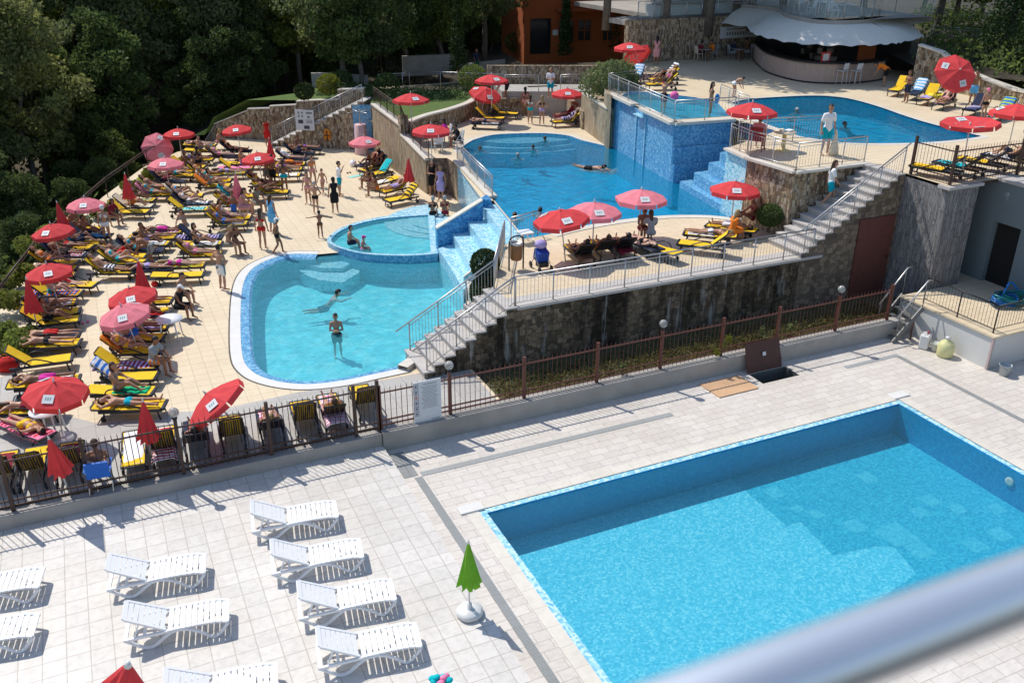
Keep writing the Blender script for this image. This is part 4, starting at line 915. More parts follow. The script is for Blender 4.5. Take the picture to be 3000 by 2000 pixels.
while yy < 150:
    stp = 3.6 if yy < 75 else 5.2 if yy < 105 else 7.5
    xx = -42
    while xx < 60:
        x, y = xx+rg.uniform(-1, 1)*stp*.33, yy+rg.uniform(-1, 1)*stp*.33; xx += stp
        px, py = proj((x, y, 3)); inside = -250 < px < 2000
        if not inside or x < -.55*y+8 - 26: continue
        ed = edge_dist(x, y)
        if y < 62 and (ed < 1.6 or x > 6.5): continue
        if y >= 62 and x > 4 and y < 68+(max(0, x-10))*.35: continue
        if y >= 60 and x > 26 and y < 84: continue
        if y < 62 and ed < 7: k = rg.choice((3, 4, 3)); s = rg.uniform(.75, 1.0)*(.75 if ed < 3.5 else 1); z = -2.6
        else: k = rg.choice((0, 1, 2, 0, 2)) if px < 900 else rg.choice((1, 1, 2, 1)); s = rg.uniform(.8, 1.15); z = -2.2 if y < 66 else -.5+max(0, y-66)*.035
        if y < 62: s *= .82 if ed < 12 else 1
        put_tree(k, x, y, z, s, rg.uniform(0, 6.28), 'wood')
    yy += stp*.86
# trees standing over the garden, the house and the bar
for k, px, py, z, s, w_ in ((1, 1060, 262, 2.9, .95, 'g'), (2, 1010, 250, 2.9, .95, 'g'), (1, 1190, 205, 2.9, .95, 'g'), (1, 1290, 195, 3, 1.0, 'g'), (2, 1420, 165, 3.2, 1.0, 'g'), (1, 1180, 150, 3, 1.05, 'g'), (2, 1350, 130, 3, 1.1, 'g'), (1, 1480, 120, 3, 1.1, 'g'),
                       (3, 640, 352, .6, .9, 'g'), (4, 595, 385, .0, .9, 'g'), (3, 700, 322, 1.2, .9, 'g'), (4, 752, 296, 1.8, .85, 'g'), (4, 560, 402, -.6, .9, 'g'), (3, 670, 335, .9, .8, 'g'), (0, 880, 235, 2.6, .9, 'g'), (1, 800, 240, 2.2, .95, 'g'), (2, 720, 265, 1.8, .9, 'g'), (1, 640, 285, 1.2, .9, 'g'), (2, 940, 170, 2.6, 1.0, 'g'),
                       (2, 2735, 130, Z3+.6, 1.25, 'r'), (1, 2790, 100, Z3+.6, 1.2, 'r'), (2, 2950, 150, Z3+.6, 1.15, 'r'), (1, 3060, 190, Z3+.6, 1.1, 'r'), (2, 2870, 60, Z3+.8, 1.2, 'r'), (1, 3010, 60, Z3+.8, 1.2, 'r'), (1, 2700, 40, Z3+.8, 1.3, 'r'),
                       (1, 1850, 40, Z3+1, 1.2, 'b'), (2, 1960, 10, Z3+2, 1.2, 'b')):
    p = A(px, py, z); put_tree(k, p.x, p.y, z-.3, s, rg.uniform(0, 6), w_)
for k, x, y, s in ((2, 31.8, 54.2, 1.2), (1, 34.0, 50.9, 1.75), (2, 37.2, 50.6, 1.6), (1, 38.4, 52.4, 1.6), (2, 40.6, 50.6, 1.3), (1, 42.4, 49.6, 1.5), (2, 37.4, 56.0, 1.5), (1, 41.0, 54.6, 1.6), (2, 45.0, 49.8, 1.4), (1, 46.2, 46.4, 1.3)): put_tree(k, x, y, Z3+2.2, s, rg.uniform(0, 6), 'b')
def blab():
    rows = {}
    for o, k, w_ in TREE_LOG:
        px, py = proj((o.location.x, o.location.y, o.location.z+5*o.scale[0])); rows.setdefault((k, w_), []).append((px, py, o))
    near = {'wood': 'in the wood beyond the sunbathing terrace', 'g': 'in the shaded garden behind the lawns', 'r': 'behind the stone wall right of the bar', 'b': 'above the bar terrace'}
    for (k, w_), L in rows.items():
        for px, py, o in L:
            o['label'] = KIND[k]+' '+near[w_]; o['category'] = 'tree'; o['group'] = KIND[k]+'s '+near[w_]; o.name = 'broadleaf_tree' if k < 3 else 'bushy_tree'
blab()
for k in range(5):
    if not used[k]:
        for ch in kids(TREES[k]): bpy.data.objects.remove(ch)
        bpy.data.objects.remove(TREES[k])
# undergrowth that reads as one mass
lv = Leaves(); rg = random.Random(5)
for _ in range(5200):
    x = rg.uniform(-40, 40); y = rg.uniform(28, 110)
    if y < 63 and (edge_dist(x, y) < .5 or x > 6.5): continue
    if y >= 60 and x > 3 and y < 70: continue
    if x > 26 and y < 84: continue
    z = (-2.4 if y < 66 else 0 if y < 72 else 2.4)
    lv.cloud((x, y, z+rg.uniform(.1, 2.2)), (1.2, 1.2, .9), 14, .2, rg, .2)
tag(lv.build('undergrowth', M['leaf_b']), 'dark undergrowth covering the ground of the wood', 'undergrowth', kind='stuff')
# rough grass in the bed under the middle terrace
lv = Leaves()
for _ in range(5200):
    x = rg.uniform(LXE+.8, 24.5); y = CURB_Y+.5+abs(rg.gauss(0, .8))
    if y > FY-.1: continue
    lv.leaf(Vector((x, y, .28+rg.random()*.12)), rg.uniform(.05, .16), rg, -.2, .18)
tag(lv.build('rough_grass', M['leaf_dry']), 'rough grass growing behind the iron fence', 'grass', kind='stuff')
# ------------------------------------------------------------------ shrubs
def shrub(name, label, c, rad, n, size, mat, cat='shrub', stem=None, shell=.75, lobes=1):
    r = thing(name, label, cat, c); rg = random.Random(hash(label) % 9999 if False else sum(map(ord, label))); lv = Leaves(); c = Vector((0, 0, 0))
    for l in range(lobes):
        o_ = Vector((0, 0, rad[2]*.9)) if lobes == 1 else Vector((rg.uniform(-.6, .6)*rad[0], rg.uniform(-.6, .6)*rad[1], rad[2]*rg.uniform(.55, 1.1)))
        k_ = 1 if lobes == 1 else .55
        lv.cloud(o_+Vector((0, 0, stem or 0)), [a*k_ for a in rad], n//lobes, size, rg, shell)
    lv.build('foliage', M[mat], r)
    MB().tube([(0, 0, -.1), (.02, 0, rad[2]*.6+(stem or 0))], .05, 6).build('stem', M['bark'], r); return r
shrub('planter_bush', 'brown green bush overhanging the planter wall left of the blue block', PLANTER+Vector((0, 0, .0)), (1.6, 1.4, 1.5), 7000, .09, 'leaf_c', lobes=9, shell=.4)
tp = A(1420, 905, .85); r = shrub('topiary', 'clipped dark green topiary of two balls beside the lower stairs', tp, (.52, .52, .62), 5200, .045, 'leaf_topiary', 'topiary', .05)
lv = Leaves(); lv.cloud((0.02, 0, 1.62), (.50, .50, .52), 4200, .045, rg, .75); lv.build('foliage', M['leaf_topiary'], r)
pb = A(2248, 690, Z2); r = shrub('potted_bush', 'round green bush in a brown pot beside the stone tower', pb, (.50, .50, .42), 3200, .05, 'leaf_b', 'potted plant', .42)
MB().lathe([(.24, 0), (.33, .42), (.37, .46), (.33, .47), (.1, .44)], (0, 0, 0), 16).build('pot', plain('brown clay pot', (.17, .085, .045), .8), r)
for px, py, rr, mt, lb in ((1135, 278, .8, 'leaf_b', 'round clipped bush beside the railing at the head of the stone stairs'), (1385, 262, .95, 'leaf_b', 'round clipped bush on a short stem behind the lawn'), (965, 276, .75, 'leaf_y', 'bright yellow green bush on the left lawn'), (893, 290, .6, 'leaf_topiary', 'small dark round bush at the edge of the left lawn'), (1000, 268, .8, 'leaf_topiary', 'dark bush next to the yellow green bush'), (1510, 150, .9, 'leaf_b', 'round clipped bush near the orange house')):
    p = A(px, py, ZL); shrub('round_bush', lb, p, (rr, rr, rr*.85), 1500, .08, mt)
for i, (xa, xb, ya, yb, lb) in enumerate(((1130, 1420, 300, 282, 'dark clipped hedge behind the lawn of the middle terrace'), (985, 1085, 283, 276, 'low dark hedge behind the head of the stone stairs'))):
    a, b_ = A(xa, ya, ZL), A(xb, yb, ZL); r = thing('hedge', lb, 'hedge', a); lv = Leaves()
    n_ = int((b_-a).length/.35)
    for j in range(n_): lv.cloud(a.lerp(b_, j/n_)-a+Vector((0, 0, .4)), (.45, .45, .45), 90, .075, rg, .5)
    lv.build('foliage', M['leaf_topiary'], r)
for i, (px, py, rr, mt) in enumerate(((105, 745, .75, 'leaf_a'), (150, 705, .6, 'leaf_a'), (62, 845, .7, 'leaf_a'), (28, 930, .8, 'leaf_a'), (55, 1000, .6, 'leaf_a'), (20, 1045, .7, 'leaf_a'), (455, 528, .6, 'leaf_y'), (300, 640, .6, 'leaf_a'), (395, 560, .6, 'leaf_a'), (235, 680, .55, 'leaf_c'))):
    p = A(px, py, Z1)
    ordn = ['behind the umbrella third from the wood corner', 'under the red umbrella near the brown handrail bend', 'beside the orange closed umbrella at the left edge', 'left of the closed red umbrella at the left edge', 'left of the man with crossed legs', 'nearest to the camera along the left edge', 'with bright leaves below the pink umbrella', 'left of the faded pink umbrella row', 'between the closed red umbrella and the pale loungers', 'behind the turquoise towel under the handrail']
    shrub('edge_bush', 'green bush by the brown handrail, '+ordn[i], p, (rr, rr, rr*.8), 1300, .08, mt, lobes=4, shell=.4)
for px, py, h_, lb in ((2120, 1052, .95, 'tall dry yellow weed behind the iron fence near the hatch'), (2230, 1020, .75, 'dry brown weed leaning behind the iron fence'), (2085, 1062, .55, 'small dry weed left of the tall yellow weed'), (1808, 1108, .5, 'green weed beside the lamp post of the fence'), (2320, 985, .6, 'thin weed behind the fence below the rust door')):
    p = A(px, py, .26); r = thing('weed', lb, 'weed', p); lv = Leaves(); q = MB()
    for j in range(5):
        e = Vector((rg.uniform(-.22, .22), rg.uniform(-.15, .15), h_*rg.uniform(.6, 1))); q.tube([Vector(), e*.5+Vector((.03, 0, .05)), e], .008, 4)
        lv.cloud(e*.85, (.09, .09, .14), 26, .04, rg, .1)
    q.build('stem', M['leaf_y'], r); lv.build('foliage', M['leaf_y' if 'yellow' in lb else 'leaf_c'], r)
def cypress(px, py, z, h_, rr, lb):
    p = A(px, py, z); r = thing('cypress', lb, 'tree', p); lv = Leaves()
    for j in range(26): k_ = j/25; lv.cloud((rg.uniform(-.1, .1), rg.uniform(-.1, .1), .3+h_*k_*.95), (rr*(1-k_*.75), rr*(1-k_*.75), h_*.05), 110, .10, rg, .5)
    lv.build('crown', M['leaf_topiary'], r); MB().tube([(0, 0, 0), (0, 0, h_*.5)], .09, 6).build('trunk', M['bark'], r)
cypress(1342, 225, ZL, 6.0, .75, 'dark slender cypress in the middle of the garden'); cypress(1655, 165, 3.3, 5.5, .65, 'dark cypress in front of the orange house window'); cypress(1800, 150, 3.3, 7, .7, 'dark cypress at the right corner of the orange house'); cypress(1745, 150, 3.3, 6, .5, 'narrow cypress between the orange house windows')
cypress(2905, 215, Z3+.6, 5.0, 1.3, 'broad dark conifer behind the right stone wall'); cypress(2985, 235, Z3+.6, 3.6, 1.2, 'bushy conifer at the right picture edge')
# low grey walls in the shaded garden
for (xa, ya, xb, yb, h_, lb) in ((915, 262, 985, 262, 1.0, 'short grey stone wall in the shade of the wood'), (995, 248, 1080, 255, .7, 'dark low wall beside two leaning trunks'), (1180, 212, 1335, 205, 1.1, 'grey garden wall left of the cypress'), (1350, 215, 1480, 200, .6, 'low dark wall right of the cypress')):
    a, b_ = A(xa, ya, ZL-.3), A(xb, yb, ZL-.3); q = MB(); q.prism([a[:2], b_[:2], (b_.x+.1, b_.y+.35), (a.x+.1, a.y+.35)], ZL-.6, ZL-.3+h_); tag(q.build('garden_wall', M['concrete']), lb, 'wall')
# ------------------------------------------------------------------ orange house
ha, hb = A(1535, 158, 3.3), A(1850, 150, 3.3); hx = (hb-ha).normalized(); hn = Vector((-hx.y, hx.x, 0)); hn = hn if hn.y > 0 else -hn; HL = (hb-ha).length
ho = thing('orange_house', 'orange rendered house in shade with dark windows and a balcony', 'house', ha)
hw_ = MB(); hw_.prism([ha[:2], hb[:2], (hb+hn*8)[:2], (ha+hn*8)[:2]], 2.5, 10.5); hw_.build('wall', M['orange_wall'], ho)
def hrect(px0, py0, px1, py1, nm, mat, dpt=.04, frame=None):
    n = -hn; u0 = (px0-1535)/(1850-1535)*HL; u1 = (px1-1535)/(1850-1535)*HL; P_ = ha+hx*(u0+u1)/2; zb, zt = topz(H2(P_, 3.3), py1), topz(H2(P_, 3.3), py0)
    c = H2(P_, (zb+zt)/2)+n*dpt/2; o = MB().beam(c-up1*(zt-zb)/2, c+up1*(zt-zb)/2, u1-u0, dpt, up=hn).build(nm, M[mat], ho)
    if frame:
        q = MB(); L_ = (u1-u0)
        for v in (-.5, 0, .5): q.beam(c+hx*L_*v-up1*(zt-zb)/2+n*.05, c+hx*L_*v+up1*(zt-zb)/2+n*.05, .07, .06, up=hn)
        for v in (-.5, 0, .5): q.beam(c-hx*L_*.5+up1*(zt-zb)*v+n*.05, c+hx*L_*.5+up1*(zt-zb)*v+n*.05, .06, .07)
        q.build('frame', M[frame], o)
    return o
for o_ in (hrect(1632, 60, 1676, 118, 'window', 'window_dark', frame='orange_wall'), hrect(1688, 58, 1726, 120, 'window', 'window_dark', frame='orange_wall'), hrect(1760, 55, 1790, 120, 'window', 'window_dark', frame='orange_wall'), hrect(1552, 55, 1610, 158, 'porch_opening', 'window_dark')): pass
hrect(1616, 88, 1636, 104, 'notice_plate', 'sign_white', .03)
z_b = topz(H2(ha+hx*HL*.5, 3.3), 28); q = MB(); c = ha+hx*HL*.55; c = H2(c, z_b)-hn*.5; q.box(c, (HL*.55, 1.1, .15), math.atan2(hx.y, hx.x)); q.build('balcony_slab', M['orange_wall'], ho)
q = MB(); 
for i in range(24): s_ = c-hn*.5+hx*HL*.27*(i/11.5-1); q.beam(s_, s_+up1*1.0, .09, .05)
q.beam(c-hn*.5-hx*HL*.27+up1, c-hn*.5+hx*HL*.27+up1, .1, .08); q.build('balcony_rail', M['dark_brown'], ho)
# ------------------------------------------------------------------ poolside bar
bpx = [(2205, 174), (2226, 198), (2255, 217), (2330, 238), (2410, 246), (2500, 245), (2560, 239), (2585, 234)]
ba = arc([A(x, y, Z3) for x, y in bpx], 3)
bar = thing('pool_bar', 'curved pool bar with pink counter, dark back wall and pale awning', 'bar', ba[0])
M['pinkish'] = tiles('pinkish counter tiles', (.47, .34, .28), (.44, .32, .26), (.36, .26, .21), .3, .3, .006, .2)
q = MB(); q.wall([p[:2] for p in ba], Z3, Z3+1.06); q.build('counter_front', M['pinkish'], bar)
for p_ in ba: p_.z = 0
q = ribbon(ba, .1, -.55, Z3+1.14); q.wall([p[:2] for p in off(ba, .1)], Z3+1.05, Z3+1.14); q.build('counter_top', M['black'], bar)
q = MB(); q.wall([p[:2] for p in off(ba, .015)], Z3, Z3+.09); q.build('plinth', M['black'], bar)
bk = off(ba, -3.2); ext = [bk[0]+Vector((-1.5, 4, 0))]+bk+[bk[-1]+Vector((4, .8, 0)), bk[-1]+Vector((5, -1, 0))]
q = MB(); q.wall([p[:2] for p in ext], Z3, Z3+3.0); q.build('back_wall', plain('dark bar wall', (.028, .022, .020), .7), bar)
q = MB()
for i in range(14):
    p = off(ba, -2.6)[i+3]; q.box((p.x, p.y, Z3+1.0+.45*(i % 3)), (.5, .25, .3), i)
q.build('bottle_shelf', plain('shelf clutter', (.16, .13, .11), .5, .5, 9), bar)
aw0 = [ba[0]+Vector((-.9, 1.6, 0))]+ba+[ba[-1]+Vector((1.6, .35, 0)), ba[-1]+Vector((3.0, 1.4, 0))]
aw0 = arc([Vector((p.x, p.y, 0)) for p in aw0[::2]+[aw0[-1]]], 4)
F_, Bk = off(aw0, .85), off(aw0, -1.15); ZA, ZB = Z3+2.12, Z3+3.05; k = len(aw0)
q = MB(); q.add([(p.x, p.y, ZA+.05*math.sin(i*1.9)) for i, p in enumerate(F_)]+[((a.x+b_.x)/2, (a.y+b_.y)/2, (ZA+ZB)/2+.16) for a, b_ in zip(F_, Bk)]+[(p.x, p.y, ZB) for p in Bk],
      [(j*k+i, j*k+i+1, (j+1)*k+i+1, (j+1)*k+i) for j in (0, 1) for i in range(k-1)]); q.sm = [True]*len(q.f)
q.build('awning', plain('cream awning canvas', (.70, .67, .60), .8, .05), bar)
ZBL = Z3+3.1
sl_ = off(aw0, -1.0); q = MB(); q.sheet([p[:2] for p in sl_]+[(sl_[-1].x+1, sl_[-1].y+6), (sl_[0].x+9, sl_[0].y+9), (sl_[0].x-1, sl_[0].y+9)], z=ZBL+.12); q.wall([p[:2] for p in sl_], ZBL-.1, ZBL+.12); q.build('balcony_floor', M['concrete'], bar)
bal = thing('glass_balustrade', 'glass balustrade with steel posts above the bar awning', 'balustrade', sl_[0]); g_ = off(aw0, -1.05)
t = NT('tinted glass'); t.base((.55, .68, .66), .05); t.b.inputs['Alpha'].default_value = .14; M['glass'] = t.m
for i in range(0, len(g_)-1, 5):
    a, b_ = H2(g_[i], ZBL+.14), H2(g_[min(i+5, len(g_)-1)], ZBL+.14)
    MB().tube([a, a+up1*1.1], .022, 6).build('post', M['steel'], bal)
    MB().beam(a+up1*.55+(b_-a)*.03, b_+up1*.55-(b_-a)*.03, .012, .95).build('glass_panel', M['glass'], bal)
names_ = ['at the left end', 'left of the middle', 'near the middle', 'right of the middle', 'towards the right end', 'near the right end', 'at the right end', 'at the far right end', 'last on the right']
for i in range(0, len(g_)-2, 6):
    a = H2(g_[i]+Vector((.3, .3, 0)), ZBL+.1); tag(MB().tube([a, a+up1*4.5], .03, 6).build('balcony_pole', M['steel']), 'thin steel pole %s of the upper bar balcony' % names_[i//6], 'pole')
def white_chair(label, loc, rz, mat=None, high=False, grp=None):
    r = thing('bar_stool' if high else 'garden_chair', label, 'stool' if high else 'chair', (0, 0, 0), group=grp); h_ = .74 if high else .43; m = mat or M['sign_white']
    MB().box((0, 0, h_), (.44, .42, .04)).build('seat', m, r, bevel=.01)
    MB().box((0, -.20, h_+.24 if high else h_+.26), (.42, .035, .34 if high else .44), mat=Matrix.Rotation(R(10), 3, 'X')).build('backrest', m, r, bevel=.01)
    for sx in (-1, 1):
        for sy in (-1, 1): MB().tube([(sx*.2, sy*.19, 0), (sx*.18, sy*.17, h_)], .018, 6).build('leg', m, r)
        if not high: MB().tube(arc([(sx*.21, -.2, h_+.3), (sx*.24, .02, h_+.24), (sx*.22, .18, h_)], 4), .018, 6).build('armrest', m, r)
    r.location = loc; r.rotation_euler = (0, 0, rz); return r
def pz(px, py, z): p = A(px, py, z); return (p.x, p.y, z)
white_chair('white bar stool in front of the pink counter, left one of the pair', pz(2463, 248, Z3), .2, high=True); white_chair('white bar stool in front of the pink counter, right one of the pair', pz(2503, 248, Z3), .1, high=True); white_chair('white bar stool at the left end of the curved counter', pz(2244, 205, Z3), .5, high=True)
for i, (u, lb) in enumerate(((3, 'leftmost'), (7, 'second from the left'), (11, 'third from the left'), (15, 'fourth from the left'))):
    p = off(aw0, -2.0)[u*2 if u*2 < len(aw0) else -1]; white_chair('white plastic chair behind the balcony glass, '+lb, (p.x, p.y, ZBL+.12), i*1.3)
    tb = thing('balcony_table', 'white table on the bar balcony beside the %s chair' % lb, 'table', (p.x+1.0, p.y+.3, ZBL+.12)); MB().box((p.x+1, p.y+.3, ZBL+.82), (.8, .8, .03)).build('tabletop', M['sign_white'], tb)
    MB().tube([(p.x+1, p.y+.3, ZBL+.12), (p.x+1, p.y+.3, ZBL+.8)], .04).build('leg', M['steel'], tb)
# posters and counter clutter
p = off(ba, -.3)[12]; po = thing('poster_stand', 'red framed poster standing on the bar counter', 'poster', (p.x, p.y, Z3+1.15)); MB().beam((p.x, p.y, Z3+1.15), (p.x, p.y, Z3+1.65), .62, .05, up=(0, 1, 0)).build('poster_frame', plain('red poster', (.45, .03, .03), .5), po); MB().beam((p.x, p.y-.03, Z3+1.2), (p.x, p.y-.03, Z3+1.55), .42, .02, up=(0, 1, 0)).build('poster_sheet', M['sign_white'], po)
p = ba[-1]+Vector((.4, 1.9, 0)); tag(MB().beam((p.x, p.y, Z3+.2), (p.x, p.y, Z3+2.4), 1.3, .08, up=(0, 1, 0)).build('screen_panel', M['orange_wall']), 'orange panel at the right end of the bar', 'panel')
# terrace wall, upper tiers
ta, tb_ = A(1835, 188, Z3), A(2225, 160, Z3); tx = (tb_-ta).normalized(); tn = Vector((-tx.y, tx.x, 0)); ZT = Z3+2.55; TLL = (tb_-ta).length
q = MB(); q.prism([ta[:2], tb_[:2], (tb_+tn*.4)[:2], (ta+tn*.4)[:2]], Z3-.5, ZT); tag(q.build('terrace_wall', M['stone_brown']), 'shaded stone wall of the cafe terrace left of the bar', 'wall')
q = MB(); q.prism([(ta+tn*.2)[:2], (tb_+tn*.2)[:2], (tb_+tn*14)[:2], (ta+tx*TLL*.42+tn*14)[:2], (ta+tx*TLL*.36+tn*3.2)[:2], (ta+tn*2.2)[:2]], ZT-.3, ZT-.02); struct(q.build('cafe_terrace', M['concrete']))
gb = thing('glass_balustrade', 'glass balustrade on the cafe terrace left of the bar', 'balustrade', ta); TL = (tb_-ta).length
for i in range(6):
    a, b_ = H2(ta+tx*TL*(.08+i*.115)+tn*.3, ZT), H2(ta+tx*TL*(.08+(i+1)*.115)+tn*.3, ZT)
    MB().tube([a, a+up1*1.05], .03, 6).build('post', M['steel'], gb); MB().beam(a+up1*.55, b_+up1*.55, .012, .85).build('glass_panel', M['glass'], gb); MB().tube([a+up1*1.05, b_+up1*1.05], .025, 6).build('handrail', M['steel'], gb)
def onT(px, py): 
    u = (px-1835)/(2225-1835); P_ = ta+tx*TL*u-tn*.05; return H2(P_, topz(H2(P_, Z3), py)), u
c, _ = onT(2152, 94); sgn = thing('long_sign', 'long white sign with grey print on the stone wall beside the bar', 'sign', c); MB().beam(c-tx*1.55, c+tx*1.55, .05, .72).build('board', M['sign_white'], sgn)
print_rects(sgn, c, tx, -tn, [(-1.0+.22*i, -.08, .13, .2) for i in range(10)]+[(0, .2, 2.2, .06)], M['print_grey'], 'letters', .03)
q = MB()
for i in range(4):
    for j in range(3-(i > 2)):
        pass
for i in range(4):
    z_ = ZT+.1+.75*i; o_ = tn*(2.0+1.6*i)
    a, b_ = ta+tx*TL*(.30+.10*i)+o_, ta+tx*TL*(1.02)+o_
    tr_ = thing('planter_tier', 'white planter tier with brown ledge above the cafe terrace, %s row' % ['lowest', 'second', 'third', 'top'][i], 'planter', a)
    q = MB(); q.prism([a[:2], b_[:2], (b_+tn*.8)[:2], (a+tn*.8)[:2]], ZT-.1, z_+.55); q.build('planter_wall', M['white_plaster'], tr_)
    MB().beam(H2(a-tn*.05, z_+.6), H2(b_-tn*.05, z_+.6), .5, .08).build('ledge', plain('brown ledge', (.17, .075, .04), .6), tr_)
# right hand stone wall with pale end
wl = P2([(2668, 255), (2735, 262), (2800, 272), (2870, 288), (2960, 300), (3060, 330)], Z3); tp_ = [130, 152, 205, 230, 262, 280]
r = thing('stone_wall', 'curved stone wall behind the loungers right of the bar', 'wall', wl[0]); zs = [topz(p, y) for p, y in zip(wl, tp_)]
q = MB(); q.prism([p[:2] for p in wl]+[p[:2] for p in off(wl, -.5)][::-1], Z3-.2, [z-.06 for z in zs]+[z-.06 for z in zs][::-1], top=False); q.build('wall_face', M['stone_brown'], r)
q = MB(); o1, o2_ = off(wl, .04), off(wl, -.55); k = len(wl); q.add([H2(p, z) for p, z in zip(o1, zs)]+[H2(p, z) for p, z in zip(o2_, zs)]+[H2(p, z-.08) for p, z in zip(o1, zs)], [f for i in range(k-1) for f in ((i, i+1, k+i+1, k+i), (2*k+i, 2*k+i+1, i+1, i))]); q.build('wall_cap', M['coping'], r)
q = MB(); q.sheet([p[:2] for p in off(wl, -.5)]+[(70, 26), (75, 75), (44, 60), (46, 45)], z=Z3+1.0); struct(q.build('bank', M['soil']))
lv = Leaves()
for _ in range(900):
    u = rg.random(); x, y = 41+rg.random()*26, 30+rg.random()*26
    px_, py_ = proj((x, y, Z3+1.4))
    if px_ < 2690 or py_ > 292: continue
    lv.cloud((x, y, Z3+1.0+rg.uniform(.1, 1.2)), (1.0, 1.0, .8), 16, .15, rg, .2)
tag(lv.build('undergrowth', M['leaf_b']), 'dark undergrowth on the bank behind the right stone wall', 'undergrowth', kind='stuff')
rr_ = [A(2720, 130, Z3+1.05), A(2865, 140, Z3+1.05)]; railing(rr_, 'steel railing in the shade behind the right stone wall', 1.1, 2.2)
# ------------------------------------------------------------------ furniture prototypes
def cloth(name, c, var=.1, trans=0.0, stripes=None):
    t = NT(name); v = t.uv(obj=True); n = t.noise(v, 4, 4); col = t.ramp(n, [(.3, sc(c, 1-var)), (.7, sc(c, 1+var))])
    if stripes:
        w = t.add('ShaderNodeTexWave'); t.l(v, w.inputs[0]); w.inputs['Scale'].default_value = stripes[1]; w.inputs['Distortion'].default_value = 2.5
        col = t.mix(t.ramp(w.outputs[0], [(.45, (0, 0, 0)), (.55, (1, 1, 1))]), col, stripes[0])
    t.base(col, .8, 0, .2)
    if trans:
        tl = t.add('ShaderNodeBsdfTranslucent'); t.l(col, tl.inputs[0]); mx = t.add('ShaderNodeMixShader'); mx.inputs[0].default_value = trans
        t.l(t.b.outputs[0], mx.inputs[1]); t.l(tl.outputs[0], mx.inputs[2]); t.l(mx.outputs[0], t.o.inputs[0])
    return t.m
CLC = {}
PAL = dict(yellow=(.80, .50, .02), navy=(.018, .026, .06), red=(.52, .02, .018), pink=(.80, .22, .38), white=(.78, .78, .78), blue=(.03, .16, .55), teal=(.0, .36, .46), mint=(.30, .62, .56), green=(.0, .40, .17), lilac=(.42, .34, .62),
           purple=(.24, .08, .36), orange=(.75, .20, .02), black=(.012, .012, .014), grey=(.30, .32, .34), skyblue=(.12, .42, .72), magenta=(.62, .03, .30), brown=(.14, .07, .035), cream=(.70, .62, .46), maroon=(.20, .015, .03), lime=(.38, .55, .06), khaki=(.20, .20, .16), dkgreen=(.02, .10, .05), blond=(.42, .30, .14), rosy=(.62, .30, .30), turq=(.0, .45, .50))
def CM(n):
    if n not in CLC:
        if '/' in n: a, b = n.split('/'); CLC[n] = cloth(n.replace('/', ' and ')+' patterned cloth', PAL[a], .1, 0, (PAL[b], 2.2))
        else: CLC[n] = cloth(n+' cloth', PAL[n])
    return CLC[n]
def recolor(o, *mats):
    for i, m in enumerate(mats):
        o.material_slots[i].link = 'OBJECT'; o.material_slots[i].material = m
M['frame_black'] = plain('dark navy plastic frame', (.014, .017, .026), .35, .1)
M['slat_dark'] = plain('dark slats', (.018, .018, .022), .4, .1)
def make_lounger(up, deg=42):
    r = thing('sun_lounger', '', 'sun lounger'); fm = M['frame_black']; z = .34
    q = MB(); q.box((.34, 0, z), (1.14, .56, .025)); q.build('seat_sling', CM('yellow'), r)
    MB().tube([(.94, -.29, z), (.99, -.29, z-.02), (.99, .29, z-.02), (.94, .29, z)], .028, 6).build('foot_bar', fm, r); MB().box((.945, 0, z-.025), (.10, .57, .07)).build('foot_cap', fm, r)
    a = R(deg if up else 4); bx, bz = -math.cos(a), math.sin(a); hg = Vector((-.24, 0, z))
    q = MB(); q.box(hg+Vector((bx*.40, 0, bz*.40+.012)), (.80, .56, .025), mat=Matrix.Rotation(a, 3, 'Y')); q.build('backrest_sling', CM('yellow'), r)
    q = MB()
    for i in range(9):
        y = -.24+.06*i; q.beam(hg+Vector((bx*.06, y, bz*.06-.03)), hg+Vector((bx*.78, y, bz*.78-.03)), .038, .018)
    e = hg+Vector((bx*.80, 0, bz*.80-.02)); q.tube([hg+Vector((0, -.29, -.01)), e+Vector((0, -.29, 0)), e+Vector((bx*.04, -.22, bz*.04)), e+Vector((bx*.04, .22, bz*.04)), e+Vector((0, .29, 0)), hg+Vector((0, .29, -.01))], .026, 6); q.build('backrest_frame', M['slat_dark'], r)
    for s in (-1, 1):
        MB().beam((-.85, s*.30, z-.04), (.95, s*.30, z-.04), .05, .07).build('side_rail', fm, r)
        MB().tube(arc([(-.42, s*.325, z-.02), (-.30, s*.33, z+.16), (-.05, s*.33, z+.20), (.25, s*.33, z+.10), (.50, s*.325, z-.02)], 4), .022, 6).build('armrest', fm, r)
        MB().tube([(.80, s*.28, z-.05), (.86, s*.28, .0)], .026, 6).build('leg', fm, r); MB().tube([(-.70, s*.28, z-.05), (-.74, s*.28, .05)], .026, 6).build('leg', fm, r)
        w_ = MB().lathe([(.075, -.02), (.085, 0), (.075, .02)], (0, 0, 0), 12); 
        for i in range(len(w_.v)): p = w_.v[i]; w_.v[i] = Vector((-.74+p.x, s*.31+p.z, .085+p.y))
        w_.build('wheel', M['black'], r)
    if up: MB().tube([(-.55, -.2, .28), (-.62, -.2, z+.22), (-.62, .2, z+.22), (-.55, .2, .28)], .016, 5).build('back_prop', fm, r)
    return r
LP = {True: make_lounger(True), False: make_lounger(False), 'steep': make_lounger(True, 60)}; lused = {True: False, False: False, 'steep': False}
ORD = ['nearest', 'second', 'third', 'fourth', 'fifth', 'sixth', 'seventh', 'eighth', 'ninth', 'tenth', 'eleventh', 'twelfth', 'thirteenth', 'fourteenth', 'fifteenth', 'sixteenth', 'seventeenth', 'eighteenth', 'nineteenth', 'twentieth', '21st', '22nd', '23rd', '24th', '25th', '26th']
